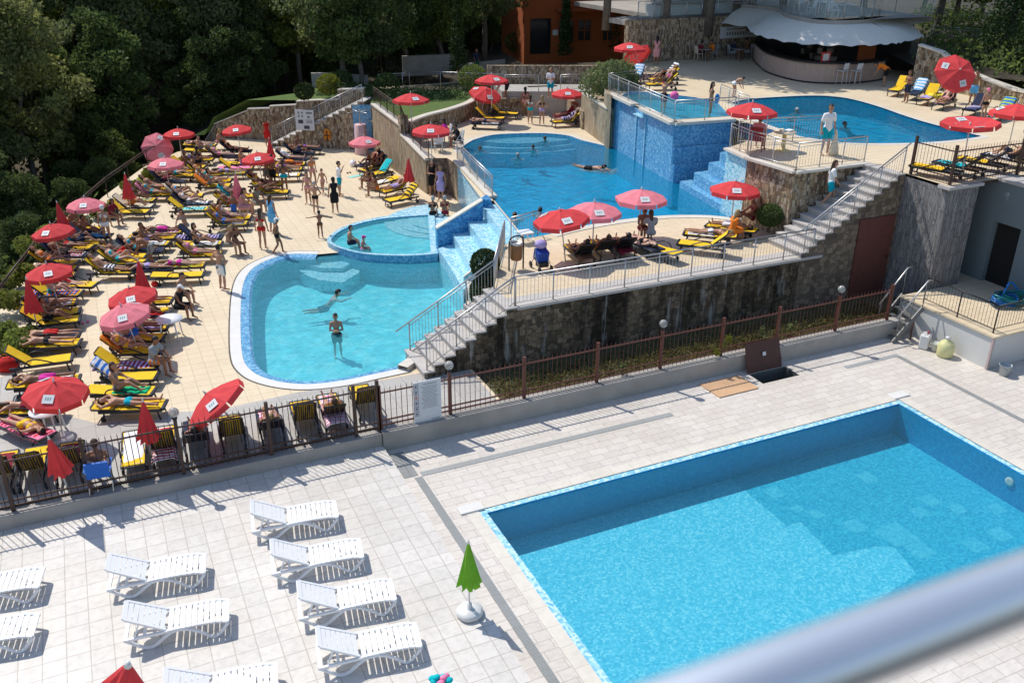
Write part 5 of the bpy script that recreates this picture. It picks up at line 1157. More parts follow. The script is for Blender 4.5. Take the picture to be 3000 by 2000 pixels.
def lounger(loc, rz, up, seat, label, grp):
    o = LP[up] if not lused[up] else dup(LP[up]); lused[up] = True
    o.location = loc; o.rotation_euler = (0, 0, rz); o['label'] = label; o['group'] = grp; o.scale = (.93, .93, .97)
    if seat != 'yellow':
        for ch in kids(o):
            if 'sling' in ch.name: recolor(ch, CM(seat))
    return o
def make_towel(kind):
    rg = random.Random(3); n, m = 14, 6; vs = []; fs = []; z = .362
    for i in range(n+1):
        for j in range(m+1):
            u = i/n; y = (j/m-.5)*.66; dz = .012*math.sin(i*1.7+j*.8)+.01*rg.random()
            if kind == 'seat': x, zz = -.22+u*1.02, z+dz
            elif kind == 'back': a = R(42); l_ = .82*u; x, zz = -.24-math.cos(a)*l_, z+math.sin(a)*l_+.015+dz*.6
            else: x, zz = -1.0+u*1.85, z+.04*(1-u)+dz
            if abs(y) > .29: zz -= .08
            vs.append((x, y, zz))
    for i in range(n):
        for j in range(m): a = i*(m+1)+j; fs.append((a, a+1, a+m+2, a+m+1))
    q = MB().add(vs, fs, True); o = q.build('towel', CM('white')); s_ = o.modifiers.new('s', 'SOLIDIFY'); s_.thickness = .012; s_.offset = 1; return o
TW = {k: make_towel(k) for k in ('seat', 'back', 'full')}; tused = dict.fromkeys(TW, False)
def towel(kind, loc, rz, col, label):
    o = TW[kind] if not tused[kind] else dup(TW[kind]); tused[kind] = True
    o.location = loc; o.rotation_euler = (0, 0, rz); o.scale = (.93, .93, .975); recolor(o, CM(col)); tag(o, label, 'towel', 'towels on the sun loungers')
# ------------------------------------------------------------------ umbrellas
M['canopy_red'] = cloth('red umbrella canvas', (.70, .070, .075), .08, .25); M['canopy_pink'] = cloth('faded pink red umbrella canvas', (.84, .25, .30), .10, .25)
M['canopy_green'] = cloth('green umbrella canvas', (.24, .52, .05), .12, .35)
M['pole_white'] = plain('white painted pole', (.62, .62, .60), .4, .05)
def canopy(rad, rise, seed=0, sag=.05):
    q = MB(); rg = random.Random(seed); n = 8; rim = []; vs = [(0, 0, rise)]; fs = []
    for i in range(n):
        for t_ in (0, .5):
            a = 2*math.pi*(i+t_)/n; k = 1 if t_ == 0 else math.cos(math.pi/n)*.985
            vs.append((rad*.52*k*math.cos(a), rad*.52*k*math.sin(a), rise*.60-(sag*.5 if t_ else 0)))
            vs.append((rad*k*math.cos(a), rad*k*math.sin(a), -(sag*.2 if t_ else 0)))
    m = 2*n
    for i in range(m):
        j = (i+1) % m; a, b, c, d = 1+2*i, 2+2*i, 1+2*j, 2+2*j
        fs += [(0, a, c), (a, b, d, c)]
    q.add(vs, fs)
    vr = []; 
    for i in range(n):                                            # valance flaps
        a0, a1 = 2*math.pi*i/n, 2*math.pi*(i+1)/n; p0 = Vector((rad*math.cos(a0), rad*math.sin(a0), 0)); p1 = Vector((rad*math.cos(a1), rad*math.sin(a1), 0)); e = (p1-p0)*.03
        fl = rg.uniform(-.03, .05); o_ = ((p0+p1)/2).normalized()*fl
        q.add([p0+e, p1-e, p1-e+o_-Vector((0, 0, .15)), p0+e+o_-Vector((0, 0, .15))], [(0, 3, 2, 1)])
    return q
def make_umbrella(mat, seed, rise=.33, rad=1.0, h=1.92, name='parasol'):
    r = thing(name, '', 'parasol'); cz = h-rise-.05
    q = canopy(rad, rise, seed); q.v = [p+Vector((0, 0, cz)) for p in q.v]; q.build('canopy', M[mat], r)
    MB().tube([(0, 0, .0), (0, 0, h-.03)], .022, 8).build('pole', M['pole_white'], r); MB().lathe([(.03, h-.06), (.035, h-.02), (.012, h+.06)], (0, 0, 0), 8).build('finial', M['pole_white'], r)
    rg = random.Random(seed); 
    for i, pn in enumerate((rg.choice((5, 6)), rg.choice((0, 1, 2)))):
        a = 2*math.pi*(pn+.5)/8; d = Vector((math.cos(a), math.sin(a), 0)); t_ = Vector((-d.y, d.x, 0)); sl_ = (d*rad*.92*.48-Vector((0, 0, rise*.60-.02))).normalized()
        c = Vector((0, 0, cz))+d*rad*.70*.92+Vector((0, 0, rise*.385)); n_ = t_.cross(sl_); n_ = n_ if n_.z > 0 else -n_; c += n_*.012; hw, hh = .17, .15
        P_ = [c-t_*hw-sl_*hh, c+t_*hw-sl_*hh, c+t_*hw+sl_*hh, c-t_*hw+sl_*hh]; q = MB().add(P_, [(0, 1, 2, 3)]); pa = q.build('logo_patch', M['sign_white'], r)
        q = MB()
        for k, u in enumerate((-.07, 0, .07)): g0 = c+n_*.004+t_*u; q.add([g0-t_*.02-sl_*.06, g0+t_*.02-sl_*.06, g0+t_*.02+sl_*(.03+.03*(k % 2)), g0-t_*.02+sl_*.05], [(0, 1, 2, 3)])
        q.build('logo_print', M['print_teal'], pa)
    a = 2*math.pi*6.5/8; d = Vector((math.cos(a), math.sin(a), 0)); t_ = Vector((-d.y, d.x, 0)); c = d*rad*.932+Vector((0, 0, cz-.085)); q = MB()
    for k in range(7): g0 = c+t_*(-.27+.09*k); q.add([g0-t_*.033-up1*.02, g0+t_*.033-up1*.02, g0+t_*.033+up1*.02, g0-t_*.033+up1*.02], [(0, 1, 2, 3)])
    q.build('valance_lettering', plain('gold print '+name+str(seed), (.55, .33, .08), .5), r)
    q = MB()
    for i in range(8): a = 2*math.pi*i/8; q.tube([(0, 0, cz+rise-.06), (rad*.97*math.cos(a), rad*.97*math.sin(a), cz-.02)], .007, 4)
    for i in range(8): a = 2*math.pi*i/8; q.tube([(0, 0, cz-.2), (rad*.5*math.cos(a), rad*.5*math.sin(a), cz+rise*.52)], .006, 4)
    q.build('ribs', M['pole_white'], r); return r
M['print_teal'] = plain('teal grey print', (.20, .30, .30), .6)
UP = {}; 
def get_umb(kind):
    if kind not in UP:
        UP[kind] = [make_umbrella('canopy_red', 1), False] if kind == 'red' else [make_umbrella('canopy_pink', 2), False] if kind == 'pink' else [make_umbrella('canopy_red', 4, -.10), False] if kind == 'droop' else [make_closed('canopy_red' if kind == 'closed' else 'canopy_pink' if kind == 'closedpink' else 'canopy_green', kind), False]
    p = UP[kind]; o = p[0] if not p[1] else dup(p[0]); p[1] = True; return o
def make_closed(mat, kind):
    r = thing('closed_parasol', '', 'parasol'); h = 2.0; q = MB(); n = 24; vs = []; L = 1.15
    prof = [(0, .015), (.12, .05), (.35, .10), (.6, .15), (.85, .20), (1.0, .235)]
    for t_, rr in prof:
        for j in range(n):
            a = 2*math.pi*j/n; k = 1+(.34*t_**.6)*(1 if j % 3 == 0 else -.45); vs.append((rr*k*math.cos(a), rr*k*math.sin(a), h-t_*L*(1+.05*math.sin(j*2.3)*(t_ > .9))))
    fs = [(i*n+j, i*n+(j+1) % n, (i+1)*n+(j+1) % n, (i+1)*n+j) for i in range(len(prof)-1) for j in range(n)]
    fs = [f[::-1] for f in fs]; q.add(vs, fs); q.build('canopy', M[mat], r)
    MB().tube([(0, 0, 0), (0, 0, h)], .02, 8).build('pole', M['pole_white'], r); MB().lathe([(.03, h-.04), (.012, h+.06)], (0, 0, 0), 8).build('finial', M['pole_white'], r)
    return r
WR = -YAW
def parasol(px, py, z, kind, label, tilt=0, td=0, s=1.0, rot=None, h=1.92, foot=None):
    """apex at picture point px,py; td = lean direction, 0 right, 90 away, 180 left, 270 to the camera"""
    o = get_umb(kind); h = 2.0 if kind.startswith('closed') else h; hh = h*s
    for _ in range(1):
        a = R(td)+WR; lean = Vector((math.cos(a), math.sin(a), 0)); ap = A(px, py, z+hh*math.cos(R(tilt))); base = ap-Vector((0, 0, hh*math.cos(R(tilt))))-lean*hh*math.sin(R(tilt))
    if foot:                                                       # both ends seen: find the lean that joins them
        base = A(*foot, z); d_ = ray(px, py).normalized(); m_ = EYE+d_*((base-EYE).dot(d_)); g2 = hh*hh-(m_-base).length_squared
        c_ = [m_+d_*(sg*math.sqrt(max(0, g2))) for sg in (-1, 1)]; ap = max(c_, key=lambda v: v.z); v = (ap-base).normalized(); tilt = math.degrees(math.acos(min(1, v.z))); lean = Vector((v.x, v.y, 0)); lean = lean.normalized() if lean.length > 1e-4 else Vector((1, 0, 0))
    q_ = Matrix.Rotation(R(tilt), 4, Vector((-lean.y, lean.x, 0))) @ Matrix.Rotation(rot if rot is not None else (px*.37+py*.11) % .785-.2, 4, 'Z')
    o.location = (base.x, base.y, z); o.rotation_euler = q_.to_euler(); rs = s*(1.9 if py == 1945 else .97 if kind.startswith('closed') else .78 if z == Z1 and px < 420 else .86 if z == Z1 else .95); o.scale = (rs, rs, s); o['label'] = label; o['group'] = 'beach parasols'
    return o
for a_ in (
 (246, 575, Z1, 'pink', 'faded pink parasol by the wood edge, left of the closed red parasols'), (146, 652, Z1, 'red', 'red parasol at the left edge beside a turquoise towel', 5, 200), (134, 768, Z1, 'red', 'red parasol above the boy in red, at the left edge', 4, 200),
 (156, 1112, Z1, 'red', 'large near red parasol above the white table at the left', 0, 0, 1.0, None, 1.92, (186, 1292)), (376, 838, Z1, 'red', 'red parasol with white patch above the woman in black', 8, 210), (352, 890, Z1, 'pink', 'faded pink parasol right next to the red one in the second row', 10, 215),
 (598, 1148, Z1, 'red', 'strongly tilted red parasol by the iron fence beside the pool coping', 36, 185, 1.0), (457, 425, Z1, 'pink', 'pink parasol tipped towards the camera at the wood edge', 58, 285), (482, 458, Z1, 'pink', 'pink parasol just below the tipped one at the wood edge'),
 (520, 373, Z1, 'red', 'red parasol against the dark wood at the far left corner'), (689, 362, Z1, 'red', 'red parasol in front of the sloping stone wall', 5, 200), (752, 443, Z1, 'red', 'red parasol above the far loungers in the inner row', 4, 200),
 (1066, 396, Z1, 'pink', 'pink parasol in front of the shower'), (1203, 270, Z2+.6, 'red', 'red parasol on the lawn edge beside a dark post'), (1262, 360, Z2, 'red', 'red parasol above the dressed table group at the pool corner'),
 (1440, 215, Z2+.9, 'red', 'red parasol standing at the back of the middle terrace'), (1425, 258, Z2, 'red', 'red parasol tilted over the yellow loungers of the middle terrace', 20, 305), (1662, 256, Z2, 'red', 'red parasol left of the planter bush'),
 (1846, 121, Z3, 'red', 'rearmost red parasol at the left of the cafe'), (1852, 150, Z3, 'red', 'red parasol tipped steeply sideways beside the cafe', 48, 128), (2206, 296, Z3, 'red', 'red parasol above the lifeguard chair'),
 (2156, 527, Z2, 'red', 'red parasol in front of the stone tower'), (1880, 551, Z2, 'pink', 'pink parasol in the middle of the terrace railing'), (1742, 588, Z2, 'pink', 'pink parasol overlapped by a red one at the terrace railing'), (1640, 611, Z2, 'red', 'red parasol above the stroller on the middle terrace', 8, 200),
 (2814, 202, Z3+.9, 'red', 'crumpled red parasol tipped forward against the right stone wall', 52, 275, 1.0), (2985, 300, Z3, 'red', 'red parasol cut by the right picture edge'), (2842, 362, Z3, 'droop', 'drooping flat red parasol at the right end of the upper pool', 4, 200),
 (365, 508, Z1, 'closed', 'closed red parasol between the pink ones by the handrail'), (166, 592, Z1, 'closed', 'closed red parasol left of the faded pink one', 8, 150), (689, 508, Z1, 'closedpink', 'closed pinkish parasol in the middle of the crowd'),
 (404, 762, Z1, 'closed', 'closed red parasol behind the red one in the second row'), (76, 815, Z1, 'closed', 'closed red parasol at the left edge above crossed legs'), (1196, 462, Z1, 'closed', 'closed red parasol against the pale stone wall'),
 (418, 1172, Z1, 'closed', 'closed red parasol in front of the man in teal briefs', 0, 0, 1.0, None, 2, (448, 1365)), (142, 1282, Z1, 'closed', 'closed red parasol nearest the fence at the left', 0, 0, 1.0, None, 2, (204, 1446)), (788, 405, Z1, 'closed', 'closed red parasol behind the inner row near the stairs', 0, 0, .9),
 (375, 1945, Z0, 'closed', 'closed red parasol at the bottom edge between white loungers', 0, 0, 1.15, None, 2, (330, 2190)), (1372, 1587, Z0, 'closedgreen', 'closed green parasol on a round white foot', 0, 0, .9)):
    parasol(*a_)
p = A(1376, 1830, Z0); fb = MB().lathe([(.05, .30), (.055, .18), (.10, .165), (.24, .15), (.285, .09), (.27, .03), (.22, .0)][::-1], (0, 0, 0), 20)
fb.v = [Vector((v.x*(1+.02*math.sin(5*math.atan2(v.y, v.x))), v.y*(1+.02*math.sin(5*math.atan2(v.y, v.x))), v.z)) for v in fb.v]
for o_ in bpy.data.objects:
    if o_.get('label', '').startswith('closed green'): gl = o_.location.copy()
o = fb.build('weighted_stand', M['pole_white']); o.location = gl; tag(o, 'round white water filled foot holding the closed green parasol', 'parasol foot')
# ------------------------------------------------------------------ white plastic loungers
M['white_plastic'] = plain('white moulded plastic', (.82, .82, .82), .35, .02, 3)
def make_white_lounger():
    r = thing('white_lounger', '', 'sun lounger'); m = M['white_plastic']; zs = lambda x: .335+.035*math.sin((x+.25)*2.1)-.05*max(0, x-.72)*4
    q = MB(); n = 10
    for i in range(n):
        x0, x1 = -.20+1.12*i/n+.014, -.20+1.12*(i+1)/n-.012
        for s in (-1, 1): q.beam((x0, s*.315, zs(x0)), (x1+.02, s*.315, zs(x1)), .07, .035)
        q.beam(((x0+x1)/2, -.285, zs((x0+x1)/2)), ((x0+x1)/2, .285, zs((x0+x1)/2)), x1-x0, .022)
    q.beam((.90, -.33, zs(.90)), (.90, .33, zs(.90)), .11, .04); q.build('seat_slats', m, r)
    a = R(28); hg = Vector((-.22, 0, .35)); q = MB(); d = Vector((-math.cos(a), 0, math.sin(a))); nn = Vector((math.sin(a), 0, math.cos(a)))
    for s in (-1, 1): q.beam(hg+Vector((0, s*.30, 0)), hg+d*.80+Vector((0, s*.27, 0)), .055, .04, up=nn)
    for i in range(7): c = hg+d*(.07+.105*i); w_ = .56-.012*i; q.beam(c-Vector((0, w_/2, 0)), c+Vector((0, w_/2, 0)), .088, .02, up=nn)
    q.beam(hg+d*.80-Vector((0, .27, 0)), hg+d*.80+Vector((0, .27, 0)), .09, .035, up=nn); q.build('backrest', m, r)
    for s in (-1, 1):
        y = s*.33; pts = arc([(.93, y, .30), (.83, y, .16), (.70, y, .02), (.58, y, .03), (.42, y, .17), (.18, y, .30), (-.08, y, .31), (-.28, y, .18), (-.46, y, .03), (-.62, y, .02), (-.80, y, .14), (-.98, y, .27)], 4)
        q = MB(); q.tube(pts, .034, 7); q.build('leg_frame', m, r); MB().beam((-.98, y, .27), (-.15, y, .335), .05, .05).build('side_rail', m, r)
        MB().beam((-.80, s*.22, .25), tuple(hg+d*.52+Vector((0, s*.22, -.02))), .03, .03, up=(0, 1, 0)).build('back_prop', m, r)
    MB().beam((-.96, -.33, .265), (-.96, .33, .265), .07, .05).build('head_bar', m, r)
    q = MB()
    for x_ in (-.30, -.62): q.beam((x_, -.33, .27), (x_, .33, .27), .05, .04)
    MB().beam((-.62, -.33, .28), (-.62, .33, .28), .05, .04).build('cross_bar', m, r); return r
WLP = make_white_lounger(); first = True
def wl_dir(fx, fy, hx, hy): a, b = A(fx, fy, .33), A(hx, hy, .33); v = a-b; return math.atan2(v.y, v.x), a
for i, (fx, fy, lb) in enumerate(((985, 1490, 'far end of the right row of white loungers, nearest the fence wall'), (1058, 1604, 'second from the fence wall in the right row of white loungers'), (1152, 1725, 'third from the fence wall in the right row of white loungers'), (1225, 1857, 'fourth from the fence wall in the right row, left of the green parasol foot'),
        (600, 1648, 'white lounger at the far end of the middle row'), (668, 1785, 'second white lounger of the middle row'), (810, 1978, 'white lounger at the bottom edge in the middle row'), (120, 1690, 'farther white lounger cut by the left picture edge'), (104, 1828, 'nearer white lounger cut by the left picture edge'), (1330, 1998, 'white lounger at the bottom edge with a towel bundle'))):
    o = WLP if first else dup(WLP); first = False; f = A(fx, fy, .33); yw = R(-8 if i < 4 else -10); yw = math.atan2(-.16, 1) if i < 4 else math.atan2(-.17, 1)
    if i == 9: yw = R(35)
    o.location = (f.x-math.cos(yw)*.93, f.y-math.sin(yw)*.93, 0); o.rotation_euler = (0, 0, yw); lb = lb if 'white' in lb else 'white slatted lounger, '+lb
    if lb.startswith(('far', 'sec', 'thi', 'fou')): lb = 'white slatted plastic lounger, '+lb
    o['label'] = ' '.join(lb.split()[:16]); o['group'] = 'white plastic loungers on the tiled terrace'
tb = A(1295, 1990, .42); r = thing('towel_bundle', 'bundle of teal and pink towels on the white lounger at the bottom edge', 'towel', tb); q1, q2 = MB(), MB()
for i in range(16): (q1 if i % 2 else q2).ball(tb+Vector((rnd.uniform(-.16, .16), rnd.uniform(-.14, .14), rnd.uniform(-.02, .07))), .08, 8, 6, (1, .8, .6))
q1.build('teal_towel', CM('turq'), r); q2.build('pink_towel', CM('pink'), r)
# ------------------------------------------------------------------ rows of loungers
SEATS = []                                                         # (loc, rz, up, row, ordinal)
def row(rname, z, items, grp):
    n_ = 0
    for it in items:
        fx, fy, hx, hy, up, seat, tw, who = it; f = A(fx, fy, z+.34); h_ = A(hx, hy, z+.34) if hx is not None else None
        v = f-h_; v.z = 0; v.normalize(); rz = math.atan2(v.y, v.x); loc = Vector((f.x, f.y, z))-v*.96; od = ORD[n_]; n_ += 1
        pos = '%s in the %s' % (od, rname)
        lounger(loc, rz, up, seat, '%s sun lounger %s, %s' % (seat if seat != 'yellow' else 'yellow', 'with raised back' if up else 'lying flat', pos), grp)
        if tw:
            k, c = tw.split(':'); towel(k, loc, rz, c, '%s towel on the lounger %s' % (c.replace('/', ' and '), pos))
        SEATS.append((loc, rz, up, rname, od, who))
def L(fx, fy, s=-.05, up=1, seat='yellow', tw=None, who=None, hd=None): return (fx, fy, *(hd if hd else (fx-70, fy-70*s)), bool(up), seat, tw, who)
row('hedge row', Z1, [
 L(190, 1190, -.06, 0, 'yellow', None, ('prone', 'f', 2, 'brown', {'briefs': 'maroon'}, 'woman')), L(240, 1105, -.12, 0, tw='seat:white'), L(218, 1043, -.13, 1), L(240, 1000, -.06, 0, who=('armsup', 'm', 2, 'black', {'briefs': 'black'}, 'man')),
 L(240, 976, -.08, 0, 'navy'), L(240, 930, -.10, 1, who=('sitlong', 'm', 3, 'black', {'trunks': 'black'}, 'man')), L(240, 906, -.10, 1, who=('lieknee', 'f', 3, 'black', {'shirt': 'black'}, 'woman')), L(230, 882, -.10, 0, tw='seat:white'), L(243, 856, -.02, 1, tw='full:orange/blue'), L(286, 832, .02, 1, who=('lieup', 'f', 1, 'blond', {'shirt': 'red', 'briefs': 'red'}, 'child')),
 L(226, 802, -.08, 0), L(230, 783, -.05, 0), L(232, 766, -.03, 1), L(262, 744, .0, 1, 'navy', 'seat:pink/white', ('lieup', 'm', 3, 'black', {'trunks': 'black'}, 'man')), L(275, 722, 0, 1, who=('lieup', 'f', 3, 'brown', {'bra': 'red', 'briefs': 'red'}, 'woman')), L(312, 708, -.02, 1, tw='back:teal'), L(330, 688, -.02, 1, 'navy', 'seat:skyblue', ('sitlong', 'm', 3, 'black', {'trunks': 'navy'}, 'man')), L(300, 668, -.02, 1, who=('lieknee', 'f', 2, 'brown', {'bra': 'orange', 'briefs': 'orange'}, 'woman'))],
 'yellow sun loungers on the crowded terrace')
row('second row', Z1, [
 L(490, 1182, -.04, 0, who=('armsup', 'm', 2, 'black', {'briefs': 'teal'}, 'man')), L(458, 1143, 0, 0, tw='seat:green'), L(466, 1098, -.03, 1, tw='back:blue/white'), L(470, 1066, -.03, 1, tw='full:lilac/maroon'), L(480, 1022, -.02, 1, tw='back:orange', who=('lieknee', 'f', 2, 'brown', {'bra': 'yellow', 'briefs': 'yellow'}, 'woman')), L(486, 985, -.02, 1, 'yellow', 'back:white', ('lieknee', 'm', 2, 'black', {'trunks': 'blue'}, 'boy')),
 L(498, 955, -.03, 0, tw='seat:lilac', who=('flat', 'f', 3, 'black', {'bra': 'navy', 'briefs': 'navy'}, 'woman')), L(500, 915, -.03, 0, 'navy', 'seat:red'), L(510, 878, -.03, 0), L(398, 792, 0, 1, who=('lieup', 'm', 2, 'black', {'trunks': 'white/navy'}, 'man')), L(432, 764, -.02, 1), L(432, 748, -.02, 1), L(482, 730, -.03, 1, 'navy'), L(500, 711, -.01, 0, tw='seat:white'), L(520, 692, -.02, 0, who=('prone', 'f', 3, 'black', {'briefs': 'black'}, 'woman')), L(540, 675, -.02, 0, tw='seat:magenta/white'),
 L(440, 618, 0, 1), L(452, 602, 0, 1, 'cream'), L(458, 584, 0, 0, tw='seat:mint/yellow'), L(512, 567, 0, 1, tw='back:pink'), L(516, 551, 0, 1, tw='back:lime'), L(545, 530, .03, 1, 'navy', None, ('lieknee', 'm', 3, 'brown', {'trunks': 'maroon'}, 'man')), L(578, 512, .0, 1), L(580, 499, 0, 1), L(605, 487, 0, 1), L(628, 466, 0, 0)],
 'yellow sun loungers on the crowded terrace')
row('inner row', Z1, [
 L(602, 800, -.05, 0), L(606, 773, -.04, 0, tw='seat:lime/yellow'), L(514, 783, -.03, 0, 'navy'), L(654, 742, -.02, 1, who=('lieup', 'f', 2, 'brown', {'bra': 'pink', 'briefs': 'pink'}, 'woman')), L(654, 712, -.02, 0, tw='seat:white'), L(656, 692, -.02, 1, 'navy', 'full:navy/lilac'), L(730, 652, -.02, 1, tw='seat:grey'), L(740, 635, -.02, 1, who=('lieup', 'f', 1, 'blond', {'bra': 'white', 'briefs': 'pink'}, 'woman')), L(614, 610, -.02, 1, tw='seat:mint/teal'), L(624, 592, -.03, 1, 'navy', 'seat:white', ('lieknee', 'f', 1, 'brown', {'bra': 'white', 'briefs': 'white'}, 'woman')), L(600, 570, -.03, 1, tw='back:cream', who=('lieknee', 'f', 2, 'black', {'bra': 'skyblue', 'briefs': 'navy'}, 'woman')), L(680, 541, -.02, 1, tw='back:orange'), L(682, 527, -.02, 1, 'yellow', 'back:orange/white'), L(655, 508, -.02, 1, who=('lieup', 'f', 2, 'brown', {'briefs': 'orange', 'bra': 'orange'}, 'woman')), L(724, 504, -.02, 0, tw='seat:mint/yellow'), L(745, 490, -.02, 1, tw='full:pink'), L(768, 477, -.02, 0, tw='seat:skyblue/blue'), L(640, 440, 0, 0), L(636, 424, 0, 0, tw='seat:teal')],
 'yellow sun loungers on the crowded terrace')
row('stone stairs row', Z1, [
 L(745, 596, -.02, 1, who=('lieup', 'm', 3, 'black', {'trunks': 'red'}, 'man')), L(752, 572, -.02, 1, tw='back:turq', who=None), L(850, 560, -.02, 1, who=('lieknee', 'm', 3, 'brown', {'trunks': 'brown'}, 'man')), L(832, 538, -.02, 1, who=('lieup', 'f', 3, 'black', {'bra': 'yellow', 'briefs': 'black'}, 'woman')), L(884, 511, -.02, 0, tw='seat:white'), L(890, 493, -.02, 0, tw='seat:lilac/yellow'), L(898, 479, -.02, 0, tw='seat:red'), L(905, 464, -.03, 1, 'navy', None, ('lieup', 'm', 1, 'grey', {'shirt': 'white'}, 'man')), L(925, 446, -.02, 1, 'navy', None, ('lieknee', 'm', 3, 'brown', {'trunks': 'navy'}, 'man')), L(945, 434, -.02, 0, 'navy'), L(740, 440, -.02, 1, 'navy', None, ('lieup', 'f', 3, 'black', {'bra': 'black', 'briefs': 'black'}, 'woman')), L(700, 455, -.02, 1, 'navy', 'back:brown')],
 'yellow sun loungers on the crowded terrace')
row('pale stone wall row', Z1, [
 L(1128, 588, 0, 1, tw='back:black/yellow', hd=(1195, 574)), L(1112, 562, 0, 1, who=('lieup', 'm', 2, 'brown', {'trunks': 'lilac'}, 'man'), hd=(1180, 546)), L(1082, 540, 0, 0, tw='seat:white', hd=(1150, 524)), L(1068, 515, 0, 1, tw='back:turq', hd=(1138, 498)), L(1056, 500, 0, 1, 'yellow', 'back:navy', ('lieknee', 'f', 3, 'brown', {'bra': 'black', 'briefs': 'black'}, 'woman'), hd=(1126, 482)), L(1046, 486, 0, 1, 'navy', None, ('lieknee', 'f', 3, 'black', {'bra': 'maroon', 'briefs': 'maroon'}, 'woman'), hd=(1116, 468))],
 'yellow sun loungers on the crowded terrace')
FD = (0.10, 1.0)
def frow(items):
    for i, (hx, hy, seat, tw, who, up) in enumerate(items):
        b = A(hx, hy, Z1); v = Vector((.08, 1, 0)).normalized(); rz = math.atan2(v.y, v.x); loc = Vector((b.x, b.y, Z1))+v*.80; od = ORD[i].replace('nearest', 'leftmost')
        lounger(loc, rz, 'steep' if up and not who else up, seat, '%s lounger with its dark slatted back to the fence, %s in the fence row' % (seat, od), 'loungers standing along the iron fence')
        if tw: k, c = tw.split(':'); towel(k, loc, rz, c, '%s towel on the %s lounger of the fence row' % (c.replace('/', ' and '), od))
        SEATS.append((loc, rz, up, 'fence row', od, who))
frow([(2, 1462, 'yellow', 'seat:maroon', None, True), (98, 1446, 'yellow', None, None, True), (206, 1430, 'yellow', 'seat:maroon', None, True), (398, 1392, 'yellow', 'full:white', None, False), (488, 1378, 'yellow', 'full:white/red', None, True), (584, 1358, 'navy', None, ('lieup', 'm', 3, 'black', {'trunks': 'maroon'}, 'man'), True), (692, 1340, 'yellow', None, None, True), (806, 1318, 'navy', 'seat:pink/white', ('lieknee', 'f', 2, 'blond', {'bra': 'pink', 'briefs': 'white'}, 'woman'), True), (908, 1292, 'yellow', 'seat:navy', None, True), (990, 1270, 'yellow', 'full:white/pink', ('lieup', 'f', 2, 'brown', {'bra': 'blue', 'briefs': 'blue'}, 'woman'), True), (1088, 1240, 'yellow', None, None, True)])
row('garden group', Z2, [
 L(1474, 362, 0, 0, 'navy', 'seat:white', ('armsup', 'm', 2, 'brown', {'briefs': 'navy'}, 'man'), hd=(1400, 359)), L(1482, 345, 0, 1, hd=(1410, 342)), L(1522, 332, 0, 1, hd=(1450, 329)), L(1516, 318, 0, 1, 'yellow', None, ('lieknee', 'm', 2, 'black', {'trunks': 'skyblue'}, 'man'), hd=(1450, 315)), L(1614, 356, 0, 1, 'yellow', None, ('lieup', 'f', 1, 'brown', {'dress': 'lilac/black'}, 'woman'), hd=(1680, 352)), L(1612, 342, 0, 1, 'navy', 'full:maroon', ('lieup', 'f', 2, 'blond', {'shirt': 'maroon'}, 'woman'), hd=(1675, 338)), L(1275, 352, 0, 0, 'navy', None, ('flat', 'f', 2, 'brown', {'briefs': 'black', 'bra': 'black'}, 'woman'), hd=(1210, 350)), L(1330, 372, 0, 0, hd=(1270, 370))],
 'sun loungers on the middle terrace')
row('middle terrace railing row', Z2, [
 L(2068, 654, 0, 0, tw=None, who=('flat', 'm', 3, 'black', {'trunks': 'white'}, 'man'), hd=(2150, 668)), L(2000, 678, 0, 0, 'yellow', 'seat:white', ('prone', 'f', 2, 'blond', {'briefs': 'white'}, 'woman'), hd=(2080, 686)), L(1982, 706, 0, 1, 'yellow', None, None, hd=(2070, 716)), L(1868, 704, 0, 0, 'yellow', None, None, hd=(1930, 726)), L(1838, 690, 0, 0, 'navy', 'seat:white', ('flat', 'f', 1, 'brown', {'briefs': 'black', 'bra': 'black'}, 'woman'), hd=(1890, 716)), L(1788, 694, 0, 1, 'navy', 'full:maroon', ('lieup', 'm', 3, 'black', {'trunks': 'maroon'}, 'man'), hd=(1836, 734)), L(1730, 700, 0, 1, 'yellow', None, ('lieup', 'f', 3, 'brown', {'bra': 'maroon', 'briefs': 'maroon'}, 'woman'), hd=(1780, 742)), L(1670, 712, 0, 1, 'yellow', 'full:brown', ('lieup', 'm', 3, 'black', {'trunks': 'navy'}, 'man'), hd=(1716, 753))],
 'sun loungers on the middle terrace')
row('right stone wall row', Z3, [
 L(2614, 265, 0, 1, hd=(2660, 248)), L(2668, 276, 0, 1, 'navy', 'back:skyblue/white', None, hd=(2710, 258)), L(2700, 290, 0, 1, 'yellow', 'seat:lilac', None, hd=(2746, 272)), L(2745, 304, 0, 1, 'navy', 'full:pink/lime', ('lieup', 'f', 2, 'brown', {'bra': 'rosy', 'briefs': 'rosy'}, 'woman'), hd=(2794, 288)), L(2836, 322, 0, 1, 'navy', 'full:lilac/grey', None, hd=(2890, 302)), L(2912, 336, 0, 1, 'navy', 'back:lime/blue', None, hd=(2968, 316))],
 'sun loungers on the upper terrace')
row('fenced sun deck', Z3, [
 L(2668, 478, 0, 1, hd=(2740, 490)), L(2738, 468, 0, 1, 'navy', 'seat:turq', None, hd=(2810, 482)), L(2802, 457, 0, 1, 'yellow', 'back:navy', None, hd=(2874, 470)), L(2880, 446, 0, 1, 'navy', 'seat:white', ('lieknee', 'm', 2, 'brown', {'trunks': 'navy'}, 'man'), hd=(2952, 460)), L(2958, 440, 0, 1, 'yellow', None, ('lieknee', 'f', 2, 'brown', {'bra': 'orange', 'briefs': 'orange'}, 'woman'), hd=(3030, 452))],
 'sun loungers on the upper terrace')
